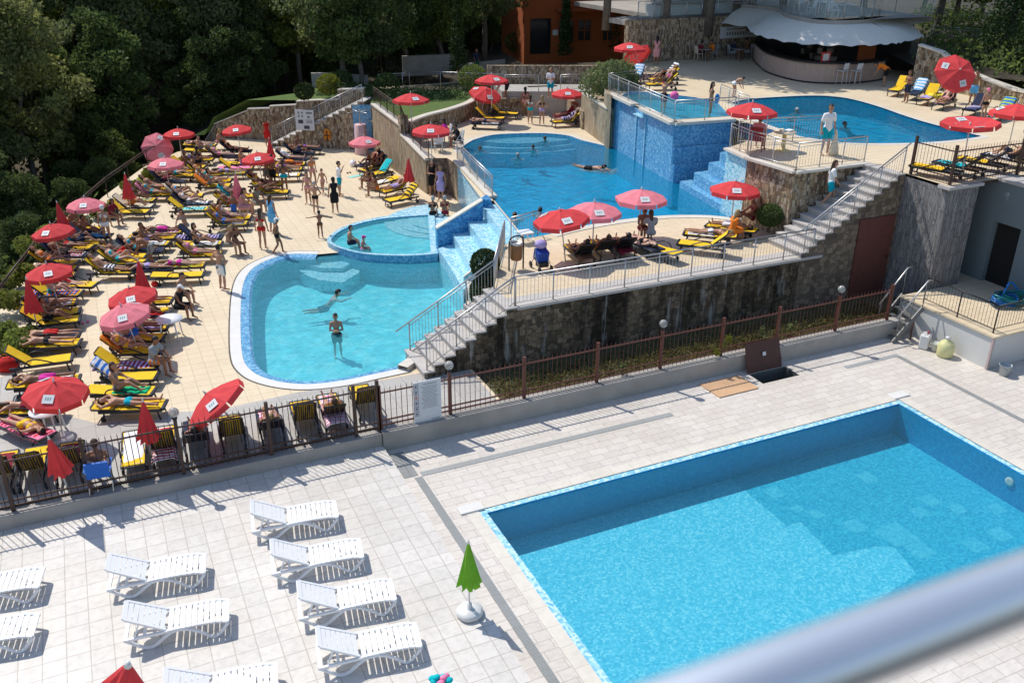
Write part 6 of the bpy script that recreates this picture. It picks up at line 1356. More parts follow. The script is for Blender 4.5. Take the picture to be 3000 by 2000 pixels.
row('group left of the bar', Z3, [
 L(1888, 246, 0, 1, 'yellow', None, ('lieknee', 'f', 3, 'brown', {'bra': 'magenta', 'briefs': 'magenta'}, 'woman'), hd=(1950, 244)), L(1900, 232, 0, 1, 'yellow', None, ('lieknee', 'm', 2, 'blond', {'trunks': 'black'}, 'man'), hd=(1965, 228)), L(1905, 220, 0, 1, 'navy', 'back:navy/white', None, hd=(1970, 215)), L(1850, 232, 0, 1, 'navy', 'back:skyblue/white', None, hd=(1880, 215))],
 'sun loungers on the upper terrace')
# ------------------------------------------------------------------ people
def sk(name, c):
    t = NT(name); v = t.uv(obj=True); t.base(t.ramp(t.noise(v, 7, 4), [(.3, sc(c, .9)), (.7, sc(c, 1.08))]), .45, 0, .35); t.b.inputs['Subsurface Weight'].default_value = .0; return t.m
SKIN = {1: sk('fair skin', (.56, .34, .25)), 2: sk('tanned skin', (.44, .235, .145)), 3: sk('deeply tanned skin', (.27, .125, .07))}
M['eye'] = plain('dark eyes', (.02, .015, .012), .3); M['lips'] = plain('lips', (.36, .10, .085), .5)
HAIRC = dict(black=(.010, .008, .008), brown=(.055, .028, .014), blond=(.30, .20, .085), grey=(.36, .35, .34))
HM = {k: plain(k+' hair', v, .6, .25, 20) for k, v in HAIRC.items()}
def hull(parts, voxel, smooth=3):
    """union of tapered capsules (p0, r0, p1, r1) as one continuous skin"""
    big = bmesh.new()
    for p0, r0, p1, r1 in parts:
        bm = bmesh.new(); vs = []
        for p, r in ((p0, r0), (p1, r1)):
            g_ = bmesh.ops.create_icosphere(bm, subdivisions=2, radius=r, matrix=Matrix.Translation(Vector(p)))
        bmesh.ops.convex_hull(bm, input=bm.verts[:])
        lo = [v for v in bm.verts if not v.link_faces]; bmesh.ops.delete(bm, geom=lo, context='VERTS')
        me = bpy.data.meshes.new('t'); bm.to_mesh(me); bm.free(); big.from_mesh(me); bpy.data.meshes.remove(me)
    me = bpy.data.meshes.new('t'); big.to_mesh(me); big.free()
    ob = bpy.data.objects.new('t', me); COL.objects.link(ob)
    m = ob.modifiers.new('r', 'REMESH'); m.mode = 'VOXEL'; m.voxel_size = voxel; m.use_smooth_shade = True
    if smooth: s_ = ob.modifiers.new('s', 'SMOOTH'); s_.iterations = smooth; s_.factor = .5
    dg = bpy.context.evaluated_depsgraph_get(); out = bpy.data.meshes.new_from_object(ob.evaluated_get(dg))
    bpy.data.objects.remove(ob); bpy.data.meshes.remove(me)
    out.polygons.foreach_set('use_smooth', [True]*len(out.polygons)); return out
def V(*a): return Vector(a)
def mir(p): return ((p[0], p[1], p[2]), (p[0], -p[1], p[2]))
def P_(pel, che, hd, el, wr, kn, an, toe, fw=(1, 0, 0), up=None):
    f2 = lambda q: (V(*q[0]), V(*q[1])) if isinstance(q[0], (tuple, list)) else tuple(V(*x) for x in mir(q))
    return dict(pel=V(*pel), che=V(*che), hd=V(*hd), el=f2(el), wr=f2(wr), kn=f2(kn), an=f2(an), toe=f2(toe), fw=V(*fw).normalized())
ST = dict(pel=(0, 0, .92), che=(0, 0, 1.33), hd=(.03, 0, 1.61), kn=(.015, .10, .49), an=(-.02, .115, .08), toe=(.15, .14, .035))
POSES = dict(
 stand=P_(**ST, el=(-.03, .25, 1.09), wr=(.05, .26, .86)),
 walk=P_((0, 0, .92), (.02, 0, 1.33), (.06, 0, 1.6), [(-.12, .23, 1.10), (.10, -.24, 1.10)], [(-.10, .26, .86), (.25, -.24, .92)], [(.17, .10, .52), (.02, -.10, .49)], [(.22, .10, .09), (-.24, -.11, .13)], [(.38, .12, .04), (-.10, -.13, .03)]),
 akimbo=P_(**ST, el=(-.06, .37, 1.14), wr=(.05, .18, .99)),
 phone=P_(**ST, el=[(-.03, .25, 1.09), (.14, -.28, 1.25)], wr=[(.05, .26, .86), (.24, -.24, 1.47)]),
 fold=P_(**ST, el=(.04, .23, 1.10), wr=(.19, .03, 1.14)),
 armsout=P_(**ST, el=(.05, .40, 1.32), wr=(.10, .66, 1.28)),
 throw=P_(**ST, el=(.28, .20, 1.36), wr=(.50, .16, 1.44)),
 bend=P_((-.08, 0, .90), (.30, 0, 1.10), (.54, 0, 1.13), (.40, .20, .84), (.52, .14, .62), (.02, .10, .48), (-.04, .11, .08), (.13, .14, .035), (.6, 0, -.8)),
 lieup=P_((-.14, 0, .475), (-.46, 0, .76), (-.68, 0, .95), (-.30, .25, .58), (-.02, .22, .50), (.32, .10, .47), (.72, .11, .43), (.78, .15, .56), (.75, 0, .65)),
 lieknee=P_((-.14, 0, .475), (-.46, 0, .76), (-.68, 0, .95), [(-.28, .26, .60), (-.30, -.25, .64)], [(-.02, .22, .52), (-.02, -.14, .78)], [(.20, .10, .77), (.30, -.10, .60)], [(.42, .11, .43), (.66, -.11, .43)], [(.58, .13, .39), (.74, -.14, .54)], (.75, 0, .65)),
 flat=P_((-.06, 0, .47), (-.46, 0, .49), (-.74, 0, .50), (-.28, .26, .43), (.0, .25, .42), (.38, .10, .46), (.78, .13, .43), (.82, .19, .54), (0, 0, 1)),
 armsup=P_((-.06, 0, .47), (-.46, 0, .50), (-.74, 0, .53), (-.66, .36, .50), (-.86, .14, .50), (.38, .13, .46), (.78, .17, .43), (.83, .24, .54), (.15, 0, 1)),
 prone=P_((-.06, 0, .46), (-.46, 0, .48), (-.74, 0, .49), (-.66, .32, .43), (-.84, .12, .43), (.38, .10, .43), (.78, .12, .44), (.94, .13, .42), (0, .5, -.85)),
 sit=P_((0, 0, .46), (.10, 0, .86), (.20, 0, 1.10), (.26, .22, .68), (.45, .13, .56), (.43, .12, .48), (.45, .13, .08), (.61, .15, .035), (.9, 0, -.2)),
 sitlong=P_((-.12, 0, .475), (-.18, 0, .87), (-.12, 0, 1.13), (.04, .22, .72), (.22, .14, .66), (.28, .11, .66), (.60, .11, .43), (.72, .14, .48), (.95, 0, -.1)),
 sitedge=P_((0, 0, .10), (.04, 0, .50), (.10, 0, .75), (.12, .22, .30), (.26, .12, .22), (.40, .10, .11), (.44, .10, -.28), (.58, .11, -.33)),
 swim=P_((-.40, 0, -.42), (-.10, 0, -.13), (.05, 0, .13), (.12, .34, -.12), (.36, .30, -.06), (-.78, .12, -.50), (-1.12, .12, -.48), (-1.25, .13, -.50)),
 float=P_((-.05, 0, .10), (.33, 0, .16), (.56, 0, .27), (.55, .24, .10), (.75, .10, .10), (-.46, .08, .12), (-.82, .10, .16), (-.98, .10, .22), (.95, 0, .1)))
def fig_parts(p):
    pel, che, hd, fw = p['pel'], p['che'], p['hd'], p['fw']; Y = V(0, 1, 0); sp = (che-pel).normalized(); mid = pel.lerp(che, .45)
    parts = [(pel-Y*.075, .098, pel+Y*.075, .098), (pel, .112, mid, .104), (mid, .104, che-sp*.06, .118), (che-Y*.075-sp*.03, .100, che+Y*.075-sp*.03, .100), (che-Y*.13+sp*.06, .052, che+Y*.13+sp*.06, .052)]
    nk = che+sp*.10; parts += [(nk, .058, hd-sp*.04, .052)]
    parts += [(hd-sp*.02+fw*.008, .082, hd+sp*.045-fw*.012, .092), (hd-sp*.065+fw*.03, .052, hd+fw*.02, .075), (hd+fw*.085, .013, hd+fw*.103-sp*.028, .016)]
    for s_ in (1, -1): parts.append((hd+Y*.088*s_-sp*.01, .018, hd+Y*.092*s_+sp*.025, .02))
    for k, s_ in ((0, 1), (1, -1)):
        sh = che+Y*.175*s_+sp*.045; el, wr, kn, an, toe = p['el'][k], p['wr'][k], p['kn'][k], p['an'][k], p['toe'][k]; hip = pel+Y*.088*s_-sp*.02
        parts += [(sh, .053, el, .037), (el, .038, el.lerp(wr, .35), .040), (el.lerp(wr, .35), .040, wr, .025)]
        hdv = (wr-el).normalized(); parts += [(wr, .026, wr+hdv*.065, .033)]
        parts += [(hip, .092, hip.lerp(kn, .5), .072), (hip.lerp(kn, .5), .072, kn, .052), (kn, .050, kn.lerp(an, .35), .055), (kn.lerp(an, .35), .055, an, .034), (an-(toe-an).normalized()*.03-V(0, 0, .0), .036, toe, .026)]
    return parts
BODY, GARM = {}, {}
def body_mesh(pose):
    if pose in BODY: return BODY[pose]
    p = POSES[pose]; me = hull(fig_parts(p), .019, 3); bm = bmesh.new(); bm.from_mesh(me); bpy.data.meshes.remove(me)
    Y = V(0, 1, 0); sp = (p['che']-p['pel']).normalized(); hd, fw = p['hd'], p['fw']
    def capsule(a, r0, b, r1, mi=0, seg=6):
        t_ = (b-a); L_ = t_.length or 1e-4; rot = t_.to_track_quat('Z', 'Y').to_matrix().to_4x4()
        g_ = bmesh.ops.create_cone(bm, cap_ends=True, segments=seg, radius1=r0, radius2=r1, depth=L_, matrix=Matrix.Translation((a+b)/2) @ rot)
        for f in {f for v in g_['verts'] for f in v.link_faces}: f.material_index = mi; f.smooth = True
    for s_ in (1, -1):
        g_ = bmesh.ops.create_icosphere(bm, subdivisions=1, radius=.013, matrix=Matrix.Translation(hd+fw*.083+Y*.033*s_+sp*.012))
        for f in {f for v in g_['verts'] for f in v.link_faces}: f.material_index = 1
    capsule(hd+fw*.088-sp*.052-Y*.022, .009, hd+fw*.088-sp*.052+Y*.022, .009, 2)
    for k, s_ in ((0, 1), (1, -1)):
        el, wr = p['el'][k], p['wr'][k]; d = (wr-el).normalized(); a = d.cross(Y); a = a.normalized() if a.length > .1 else V(1, 0, 0); b = d.cross(a).normalized(); inw = a if a.dot(fw) > 0 else -a
        for j, L_ in enumerate((.068, .078, .074, .058)):
            o_ = wr+d*.085+b*(-.026+.0175*j); k1 = o_+d*L_*.5+inw*.008; capsule(o_-d*.02, .0098, k1, .009); capsule(k1, .009, k1+d*L_*.42+inw*.028, .0072)
        o_ = wr+d*.035-b*.03; k1 = o_+d*.03-b*.022+inw*.014; capsule(o_, .012, k1, .0105); capsule(k1, .0105, k1+d*.03+inw*.012, .0085)
    me = bpy.data.meshes.new('person'); bm.to_mesh(me); bm.free()
    for m in (SKIN[2], M['eye'], M['lips']): me.materials.append(m)
    BODY[pose] = me; return me
def garment(pose, kind):
    if (pose, kind) in GARM: return GARM[(pose, kind)]
    p = POSES[pose]; pel, che, hd, fw = p['pel'], p['che'], p['hd'], p['fw']; Y = V(0, 1, 0); sp = (che-pel).normalized(); mid = pel.lerp(che, .45); parts = []; e = .013
    hips = [pel+Y*.088*s_-sp*.02 for s_ in (1, -1)]; shs = [che+Y*.175*s_+sp*.045 for s_ in (1, -1)]
    if kind in ('briefs', 'trunks'):
        parts = [(pel-Y*.075-sp*.01, .098+e, pel+Y*.075-sp*.01, .098+e), (pel, .112+e*.8, pel+sp*.05, .108+e*.5)]
        u = .62 if kind == 'trunks' else .12
        for k in (0, 1): parts.append((hips[k], .092+e*(1.6 if kind == 'trunks' else .6), hips[k].lerp(p['kn'][k], u), (.066 if kind == 'trunks' else .088)+e*(2.2 if kind == 'trunks' else .4)))
    elif kind == 'bra':
        parts = [(che-Y*.075-sp*.055, .100+e*.7, che+Y*.075-sp*.055, .100+e*.7)]
        bf = fw-sp*fw.dot(sp); bf = bf.normalized() if bf.length > .05 else V(1, 0, 0)
        for s_ in (1, -1): parts.append((che+Y*.068*s_+bf*.070-sp*.06, .058, che+Y*.065*s_+bf*.06-sp*.03, .05))
    elif kind in ('shirt', 'dress'):
        parts = [(pel, .112+e*1.6, mid, .104+e*1.7), (mid, .104+e*1.7, che-sp*.06, .118+e*1.3), (che-Y*.075-sp*.03, .100+e, che+Y*.075-sp*.03, .100+e), (che-Y*.13+sp*.055, .056+e, che+Y*.13+sp*.055, .056+e), (pel-Y*.07, .10+e, pel+Y*.07, .10+e)]
        if kind == 'shirt':
            for k in (0, 1): parts.append((shs[k], .053+e*1.5, shs[k].lerp(p['el'][k], .62), .045+e*1.8))
        else:
            m0, m1 = [hips[k].lerp(p['kn'][k], .78) for k in (0, 1)]; parts += [(hips[0], .105+e, m0, .095+e), (hips[1], .105+e, m1, .095+e), (pel, .12, (m0+m1)/2, .11), (m0, .085+e, m1, .085+e)]
    elif kind in ('hair', 'longhair', 'cap'):
        parts = [(hd+sp*.012-fw*.030, .096, hd+sp*.055-fw*.022, .093), (hd+sp*.085-fw*.0, .058, hd+sp*.08+fw*.035, .048)]
        if kind == 'longhair': parts += [(hd-sp*.02-fw*.052, .085, hd-sp*.17-fw*.085, .062), (hd-sp*.17-fw*.085, .062, hd-sp*.30-fw*.115, .05)]
        if kind == 'cap': parts += [(hd+sp*.06+fw*.06, .05, hd+sp*.052+fw*.135, .03)]
    GARM[(pose, kind)] = hull(parts, .016, 2); return GARM[(pose, kind)]
NP = [0]
def person(pose, loc, rz, s, skin, hair, gar, label, hairkind=None, grp=None):
    o = bpy.data.objects.new('person', body_mesh(pose)); COL.objects.link(o); o.location = loc; o.rotation_euler = (0, 0, rz); o.scale = (s, s, s)
    if o.material_slots[0].material != SKIN[skin]: recolor(o, SKIN[skin])
    tag(o, ' '.join(label.split()[:16]), 'person', grp)
    NM = dict(briefs='swim_briefs', trunks='swim_trunks', bra='bikini_top', shirt='shirt', dress='dress', hair='hair', longhair='hair', cap='cap')
    items = dict(gar)
    if hair and 'cap' not in gar: items[hairkind or 'hair'] = None
    for k, c in items.items():
        me = garment(pose, k); m = HM[hair] if c is None else CM(c)
        if not me.materials: me.materials.append(m)
        g_ = bpy.data.objects.new(NM[k], me); COL.objects.link(g_); g_.parent = o
        if g_.material_slots[0].material != m: recolor(g_, m)
    NP[0] += 1; return o
PW = dict(lieup='reclining', lieknee='reclining with bent knees', flat='lying on the back', armsup='lying with arms behind the head', prone='lying face down', sitlong='sitting up')
GW = dict(briefs='briefs', trunks='trunks', bra='bikini', shirt='shirt', dress='dress')
fr_ = random.Random(21); CB = ['black', 'navy', 'red', 'pink', 'teal', 'white', 'purple', 'orange', 'blue', 'brown', 'magenta', 'turq', 'lilac', 'khaki']
for loc, rz, up, rn, od, who in SEATS:
    if not who and rn in ('hedge row', 'second row', 'inner row', 'stone stairs row') and fr_.random() < .85:
        f_ = fr_.random() < .6; c_ = fr_.choice(CB); ps = fr_.choice(('lieup', 'lieknee', 'lieup', 'sitlong')) if up else fr_.choice(('flat', 'prone', 'armsup', 'sitlong'))
        who = (ps, 'f' if f_ else 'm', fr_.choice((2, 2, 3, 3, 1)), fr_.choice(('black', 'brown', 'brown', 'blond' if f_ else 'grey')), {'bra': c_, 'briefs': c_} if f_ else {'trunks': c_}, 'woman' if f_ else 'man')
    if not who: continue
    pose, sex, skn, hair, gar, w_ = who; k = 'trunks' if 'trunks' in gar else 'dress' if 'dress' in gar else 'bra' if 'bra' in gar else 'shirt' if 'shirt' in gar else 'briefs'
    hk = 'longhair' if sex == 'f' else 'hair'
    person(pose, loc+V(0, 0, .0), rz, .76 if w_ == 'child' else .88 if w_ == 'boy' else .97, skn, hair, gar, '%s in %s %s %s, %s lounger of the %s' % (w_, gar[k].replace('/', ' and '), GW[k], PW[pose].split(' with')[0], od, rn), hk)
def who(px, py, z, pose, f, s, skn, hair, gar, label, hk=None):
    p = A(px, py, z) if not isinstance(px, Vector) else px
    return person(pose, (p.x, p.y, z), R(f)+WR, s, skn, hair, gar, label, hk)
LH = 'longhair'; ZW1, ZW2, ZW3 = Z1-.09, Z2-.06, Z3-.07
who(801, 684, Z1, 'stand', 60, 1.0, 2, 'brown', {'dress': 'skyblue'}, 'woman in a plain blue sundress standing by the loungers', LH)
who(772, 730, Z1, 'stand', 85, 1.0, 2, 'brown', {'briefs': 'red', 'bra': 'red'}, 'woman in a red bikini standing with her back to the camera', LH)
who(816, 744, Z1, 'walk', 15, .88, 3, None, {'briefs': 'black', 'cap': 'white'}, 'child in black briefs and a white cap walking to the pool')
who(905, 598, Z1, 'stand', 260, .92, 2, 'brown', {'briefs': 'rosy', 'bra': 'rosy'}, 'woman in a pale rose bikini left of the girls on the terrace', LH)
who(918, 545, Z1, 'walk', 300, .92, 2, 'black', {'briefs': 'rosy', 'bra': 'orange'}, 'woman in an orange top walking behind the pale rose bikini', LH)
who(927, 626, Z1, 'akimbo', 80, .88, 2, 'grey', {'briefs': 'black'}, 'child in black briefs with hands on hips', 'hair')
who(948, 568, Z1, 'walk', 250, .74, 2, 'brown', {'briefs': 'rosy'}, 'small child in rose briefs beside the tall woman in black')
who(983, 624, Z1, 'stand', 110, .98, 2, 'black', {'dress': 'black'}, 'woman in a short black dress with long black hair', LH)
who(997, 574, Z1, 'phone', 5, 1.0, 2, 'black', {'shirt': 'white', 'trunks': 'teal'}, 'man in white shirt and teal shorts holding up his hand')
who(940, 697, Z1, 'armsout', 100, .70, 3, 'black', {'briefs': 'brown'}, 'small child stretching the arms out near the paddling pool')
who(655, 850, Z1, 'akimbo', 60, 1.02, 2, 'black', {'trunks': 'khaki/white'}, 'man in patterned grey shorts with hands on hips by the pool coping')
who(446, 782, Z1, 'bend', 185, 1.0, 3, 'brown', {'trunks': 'grey/khaki'}, 'man in patterned shorts bending over a yellow lounger')
who(318, 716, Z1, 'stand', 95, .98, 2, None, {'briefs': 'white', 'bra': 'white', 'cap': 'white'}, 'woman in white bikini and white cap among the hedge row')
who(587, 520, Z1, 'stand', 100, .96, 3, 'black', {'briefs': 'black', 'bra': 'black'}, 'woman in a black bikini standing between yellow loungers', LH)
who(836, 566, Z1, 'stand', 95, .98, 3, 'brown', {'briefs': 'teal', 'bra': 'brown'}, 'woman in teal bikini bottoms with her back to the camera', LH)
who(786, 548, Z1, 'fold', 280, 1.0, 2, 'black', {'trunks': 'khaki'}, 'bare chested man standing under the red parasol of the inner row')
who(803, 552, Z1, 'stand', 60, 1.0, 3, 'black', {'trunks': 'black'}, 'man in black trunks standing behind a dark lounger')
who(690, 650, Z1, 'stand', 240, .82, 3, 'brown', {'trunks': 'blue'}, 'boy in blue trunks standing next to the closed pinkish parasol')
p = A(650, 590, Z1)
for px, py, f, s, skn, hr, g_, lb in ((455, 1095, 350, 1.02, 3, 'black', {'shirt': 'grey', 'trunks': 'orange/grey'}, 'man in grey shirt sitting on a lounger end, second row'), (528, 930, 340, 1.0, 3, None, {'dress': 'black', 'cap': 'white'}, 'woman in black dress and white cap sitting under red parasol'), (532, 892, 345, 1.0, 2, 'black', {'trunks': 'black'}, 'bare chested man in black trunks sitting on a lounger edge'),
        (690, 742, 330, 1.0, 3, 'brown', {'briefs': 'brown', 'bra': 'black'}, 'woman in black top sitting on the inner row edge, left of the red bikini'), (672, 745, 340, 1.0, 2, 'blond', {'trunks': 'khaki'}, 'man with fair hair sitting at the end of the navy towel'), (548, 688, 250, 1.0, 2, 'black', {'briefs': 'grey', 'bra': 'grey'}, 'woman in grey bikini sitting on a flat yellow lounger'),
        (710, 636, 0, 1.12, 2, 'brown', {'dress': 'rosy'}, 'large woman in rose swimsuit sitting in the middle of the inner row'), (752, 622, 330, 1.08, 3, 'black', {'dress': 'khaki'}, 'woman in khaki swimsuit sitting right of the large woman'), (640, 660, 10, 1.0, 2, 'brown', {'bra': 'orange', 'briefs': 'orange'}, 'woman in orange bikini sitting near blue towel in the inner row'),
        (1106, 574, 195, .98, 3, 'brown', {'bra': 'brown', 'briefs': 'orange'}, 'woman in orange briefs sitting under the pale stone wall, nearer one'), (1086, 552, 195, .98, 3, 'black', {'bra': 'black', 'briefs': 'maroon'}, 'woman in maroon briefs sitting under the pale stone wall, farther one'), (870, 455, 330, 1.0, 3, 'brown', {'trunks': 'brown'}, 'man in brown trunks sitting on a navy lounger by the stone stairs'),
        (640, 436, 10, .95, 2, 'blond', {'bra': 'rosy', 'briefs': 'rosy'}, 'fair haired woman sitting at the far corner of the terrace'), (215, 690, 345, 1.0, 3, 'black', {'trunks': 'red'}, 'man in red trunks sitting in the shade of the left red parasol'), (330, 660, 345, 1.0, 3, 'black', {'shirt': 'maroon'}, 'man in maroon shirt sitting behind the woman in the white cap')):
    c = A(px, py, Z1); who(c, None, Z1, 'sit', f, s, skn, hr, g_, lb, LH if lb.startswith('woman') or 'woman' in lb else None)
who(786, 428, Z1, 'stand', 300, .95, 3, 'brown', {'dress': 'red'}, 'woman in red dress at the foot of the stone stairs', LH)
who(1268, 572, Z1, 'fold', 265, 1.0, 2, 'brown', {'briefs': 'black', 'dress': 'black'}, 'woman in dark dress lifting her hands in the alcove', LH)
who(1292, 590, Z1, 'stand', 250, 1.02, 2, 'blond', {'dress': 'lilac'}, 'woman in lilac dress in front of the alcove', LH)
c = A(1268, 640, ZK-.19); who(c, None, ZK-.36, 'sit', 85, .95, 3, 'grey', {'bra': 'black', 'briefs': 'black'}, 'woman in black bikini sitting on the steps of the paddling pool', 'hair')
c = A(1304, 638, ZK-.19); who(c, None, ZK-.36, 'sit', 92, .95, 3, 'grey', {'briefs': 'maroon', 'bra': 'maroon'}, 'woman in maroon bikini sitting on the steps of the paddling pool', 'hair')
c = A(1024, 712, ZK); who(c, None, ZK-.04, 'sitedge', 10, .92, 2, 'black', {'trunks': 'navy'}, 'dark haired boy sitting on the rim of the paddling pool')
c = A(1062, 722, ZK); who(c, None, ZK-.16, 'sitedge', 0, .72, 2, None, {'cap': 'magenta', 'briefs': 'pink', 'bra': 'pink'}, 'small girl with pink cap sitting inside the paddling pool')
def sw(px, py, z, f, skn, hr, lb, hk=None, gar=None, s=1.0): return who(px, py, z, 'swim', f, s, skn, hr, gar or {'trunks': 'navy'}, lb, hk)
sw(986, 866, ZW1, 20, 2, 'black', 'dark haired swimmer in the middle of the turquoise lower pool')
c = A(986, 975, ZW1); who(c, None, Z1-.98, 'fold', 280, .92, 2, 'black', {'trunks': 'black'}, 'boy with folded arms standing waist deep in the lower pool')
for px, py, f, skn, hr, lb in ((1405, 441, 300, 2, 'brown', 'swimmer nearest the left bank of the middle pool'), (1517, 461, 270, 2, 'grey', 'swimmer with grey hair in the middle pool, below the round steps'), (1562, 437, 260, 2, 'black', 'dark haired swimmer right of the grey haired one'), (1597, 412, 250, 3, 'brown', 'splashing swimmer at the far edge of the middle pool'), (1508, 640, 90, 2, 'brown', 'bather leaning on the corner of the middle pool by the railing'), (1582, 625, 80, 1, 'black', 'child bather behind the red parasol at the pool railing')):
    sw(px, py, ZW2, f, skn, hr, lb)
sw(2333, 330, ZW3, 270, 2, 'grey', 'bald looking man standing chest deep in the upper pool'); sw(2476, 372, ZW3, 200, 3, 'black', 'swimmer in the upper pool behind the man with the white bag')
sw(1352, 425, ZW2, 270, 3, 'black', 'dark haired bather at the left edge of the middle pool')
c = A(1735, 497, ZW2+.08); who(c, None, ZW2+.03, 'float', -22, 1.0, 2, 'black', {'trunks': 'black'}, 'bather lying face down on a clear air mattress')
mt = MB()
for i in range(5): mt.tube([(-.62, -.30+.15*i, .06), (.98, -.30+.15*i, .06)], .075, 8)
mt.tube([(1.0, -.35, .13), (1.0, .35, .13)], .11, 8); o = mt.build('air_mattress', M['glass']); o.location = (c.x+.1, c.y, ZW2-.03); o.rotation_euler = (0, 0, R(-22)+WR); tag(o, 'clear air mattress floating in the middle pool', 'air mattress')
# kids pool on top of the blue block
who(1942, 333, Z3-.37, 'throw', 35, .98, 2, 'brown', {'trunks': 'black'}, 'man throwing a pink ball in the small upper pool')
c = A(1976, 281, Z3+.55); b_ = MB().ball((0, 0, 0), .21, 16, 10).build('beach_ball', cloth('pink ball', (.80, .14, .38))); b_.location = c; tag(b_, 'pink beach ball in the hands of the man in the small pool', 'ball')
who(2078, 349, Z3-.37, 'stand', 340, .98, 2, 'black', {'briefs': 'brown', 'bra': 'brown'}, 'woman in brown bikini standing in the small upper pool', LH)
c = A(2098, 318, Z3+.1); ar = MB().ball((0, 0, 0), .12, 10, 8, (1, .8, 2.0)).build('arm_band', cloth('blue inflatable', (.03, .25, .65))); ar.location = c+V(0, 0, .45); tag(ar, 'blue inflatable toy held by the woman in the small upper pool', 'inflatable')
who(2022, 296, Z3-.37, 'swim', 250, .8, 1, 'blond', {'trunks': 'blue'}, 'fair haired child at the far edge of the small upper pool')
bpy.data.objects[-1] if False else None
who(1953, 262, Z3-.2, 'sitedge', 250, 1.0, 2, 'grey', {'briefs': 'teal', 'bra': 'teal'}, 'person sitting with legs in the small upper pool')
who(2150, 286, Z3, 'bend', 20, .8, 2, 'black', {'briefs': 'white'}, 'child bending at the low railing between the upper pools')
# upper terrace
man = who(2414, 454, Z3, 'stand', 285, 1.10, 2, 'black', {'shirt': 'white', 'trunks': 'teal'}, 'pool attendant in white polo shirt and blue shorts on the platform')
lf = who(2214, 440, Z3, 'sit', 60, 1.05, 2, 'black', {'shirt': 'rosy', 'trunks': 'red'}, 'lifeguard in a pale pink shirt seated under the red parasol')
ws = A(2424, 604, 3.05); ws = AY(2424, 604, 24.35); who(V(ws.x, ws.y, 0), None, ws.z, 'walk', 350, .98, 2, 'brown', {'shirt': 'white', 'trunks': 'teal'}, 'woman in white shirt and blue shorts climbing the upper stairs', LH)
who(2588, 254, Z3, 'bend', 150, 1.0, 2, 'black', {'shirt': 'orange', 'trunks': 'black'}, 'waiter in orange shirt leaning on the bar counter'); who(2652, 302, Z3, 'fold', 200, .9, 3, 'brown', {'trunks': 'navy'}, 'boy in navy shorts beside the loungers right of the bar')
who(2878, 350, Z3, 'stand', 100, .80, 2, None, {'briefs': 'black', 'cap': 'pink'}, 'child in black briefs and pink cap at the right loungers')
who(2790, 300, Z3, 'bend', 200, 1.0, 2, 'brown', {'bra': 'rosy', 'briefs': 'rosy'}, 'woman bending under the crumpled red parasol', LH); who(2845, 308, Z3, 'stand', 250, .95, 3, 'black', {'trunks': 'skyblue'}, 'man in light blue trunks right of the crumpled parasol')
who(1921, 192, Z3, 'stand', 80, 1.0, 3, 'black', {'dress': 'rosy'}, 'woman in a rosy swimsuit standing in the shade of the cafe', LH)
who(1862, 205, Z3, 'sit', 300, 1.0, 3, 'brown', {'trunks': 'maroon'}, 'man sitting below the steeply tipped red parasol')
for px, py, f, g_, lb in ((2045, 178, 20, {'shirt': 'maroon', 'trunks': 'navy'}, 'guest in maroon shirt at the shaded cafe tables'), (2088, 176, 200, {'shirt': 'orange', 'trunks': 'khaki'}, 'guest in orange shirt at the shaded cafe tables'), (2140, 174, 10, {'shirt': 'navy', 'trunks': 'grey'}, 'guest in navy shirt at the shaded cafe tables'), (2190, 172, 190, {'shirt': 'brown', 'trunks': 'grey'}, 'guest in brown shirt nearest to the bar')):
    c = A(px, py, Z3); who(c, None, Z3, 'sit', f, 1.0, 3, 'black', g_, lb); white_chair('cafe chair under the '+' '.join(lb.split()[:4]), (c.x, c.y, Z3), R(f)+WR-R(90), CM('cream' if 'maroon' in lb else 'grey'))
for i, (px, lb) in enumerate(((2066, 'left'), (2164, 'right'))):
    c = A(px, 180, Z3); r = thing('cafe_table', 'small round cafe table in the shade, %s one' % lb, 'table', c); MB().lathe([(.34, .72), (.36, .735), (.36, .75), (.01, .752)], c, 18).build('tabletop', M['steel'], r); MB().lathe([(.22, 0), (.2, .02), (.03, .04), (.03, .72)], c, 12).build('leg', M['steel'], r)
# middle terrace
who(1553, 363, Z2, 'akimbo', 80, .94, 2, 'brown', {'briefs': 'turq', 'bra': 'white'}, 'girl in turquoise bikini bottoms standing at the garden steps', LH); who(1587, 366, Z2, 'akimbo', 95, .94, 2, 'blond', {'briefs': 'lilac', 'bra': 'black'}, 'girl in black top and lilac bottoms at the garden steps', LH)
who(1538, 340, Z2, 'stand', 100, .98, 3, 'black', {'briefs': 'rosy', 'bra': 'rosy'}, 'woman standing left behind the girl in turquoise', LH)
who(1612, 288, Z2+1.08, 'fold', 265, 1.0, 2, 'blond', {'shirt': 'white', 'trunks': 'teal'}, 'attendant in white shirt and blue shorts at the top of the garden steps')
who(1482, 292, Z2+.9, 'bend', 190, 1.0, 3, 'brown', {'shirt': 'black', 'trunks': 'black'}, 'person in black bending behind the garden loungers'); who(1520, 318, Z2, 'sit', 260, 1.0, 3, 'brown', {'bra': 'brown', 'briefs': 'brown'}, 'woman sitting in the shade beside the garden steps', LH)
who(1396, 215, ZL, 'walk', 300, .95, 3, 'brown', {'shirt': 'navy', 'trunks': 'dkgreen'}, 'person in navy shirt walking through the shaded garden')
who(1905, 716, Z2, 'sit', 95, 1.0, 3, 'brown', {'briefs': 'grey', 'shirt': 'grey'}, 'woman with long brown hair sitting under the middle pink parasol', LH); who(1880, 700, Z2, 'sit', 275, 1.0, 3, 'black', {'trunks': 'maroon'}, 'man sitting opposite the long haired woman under the pink parasol')
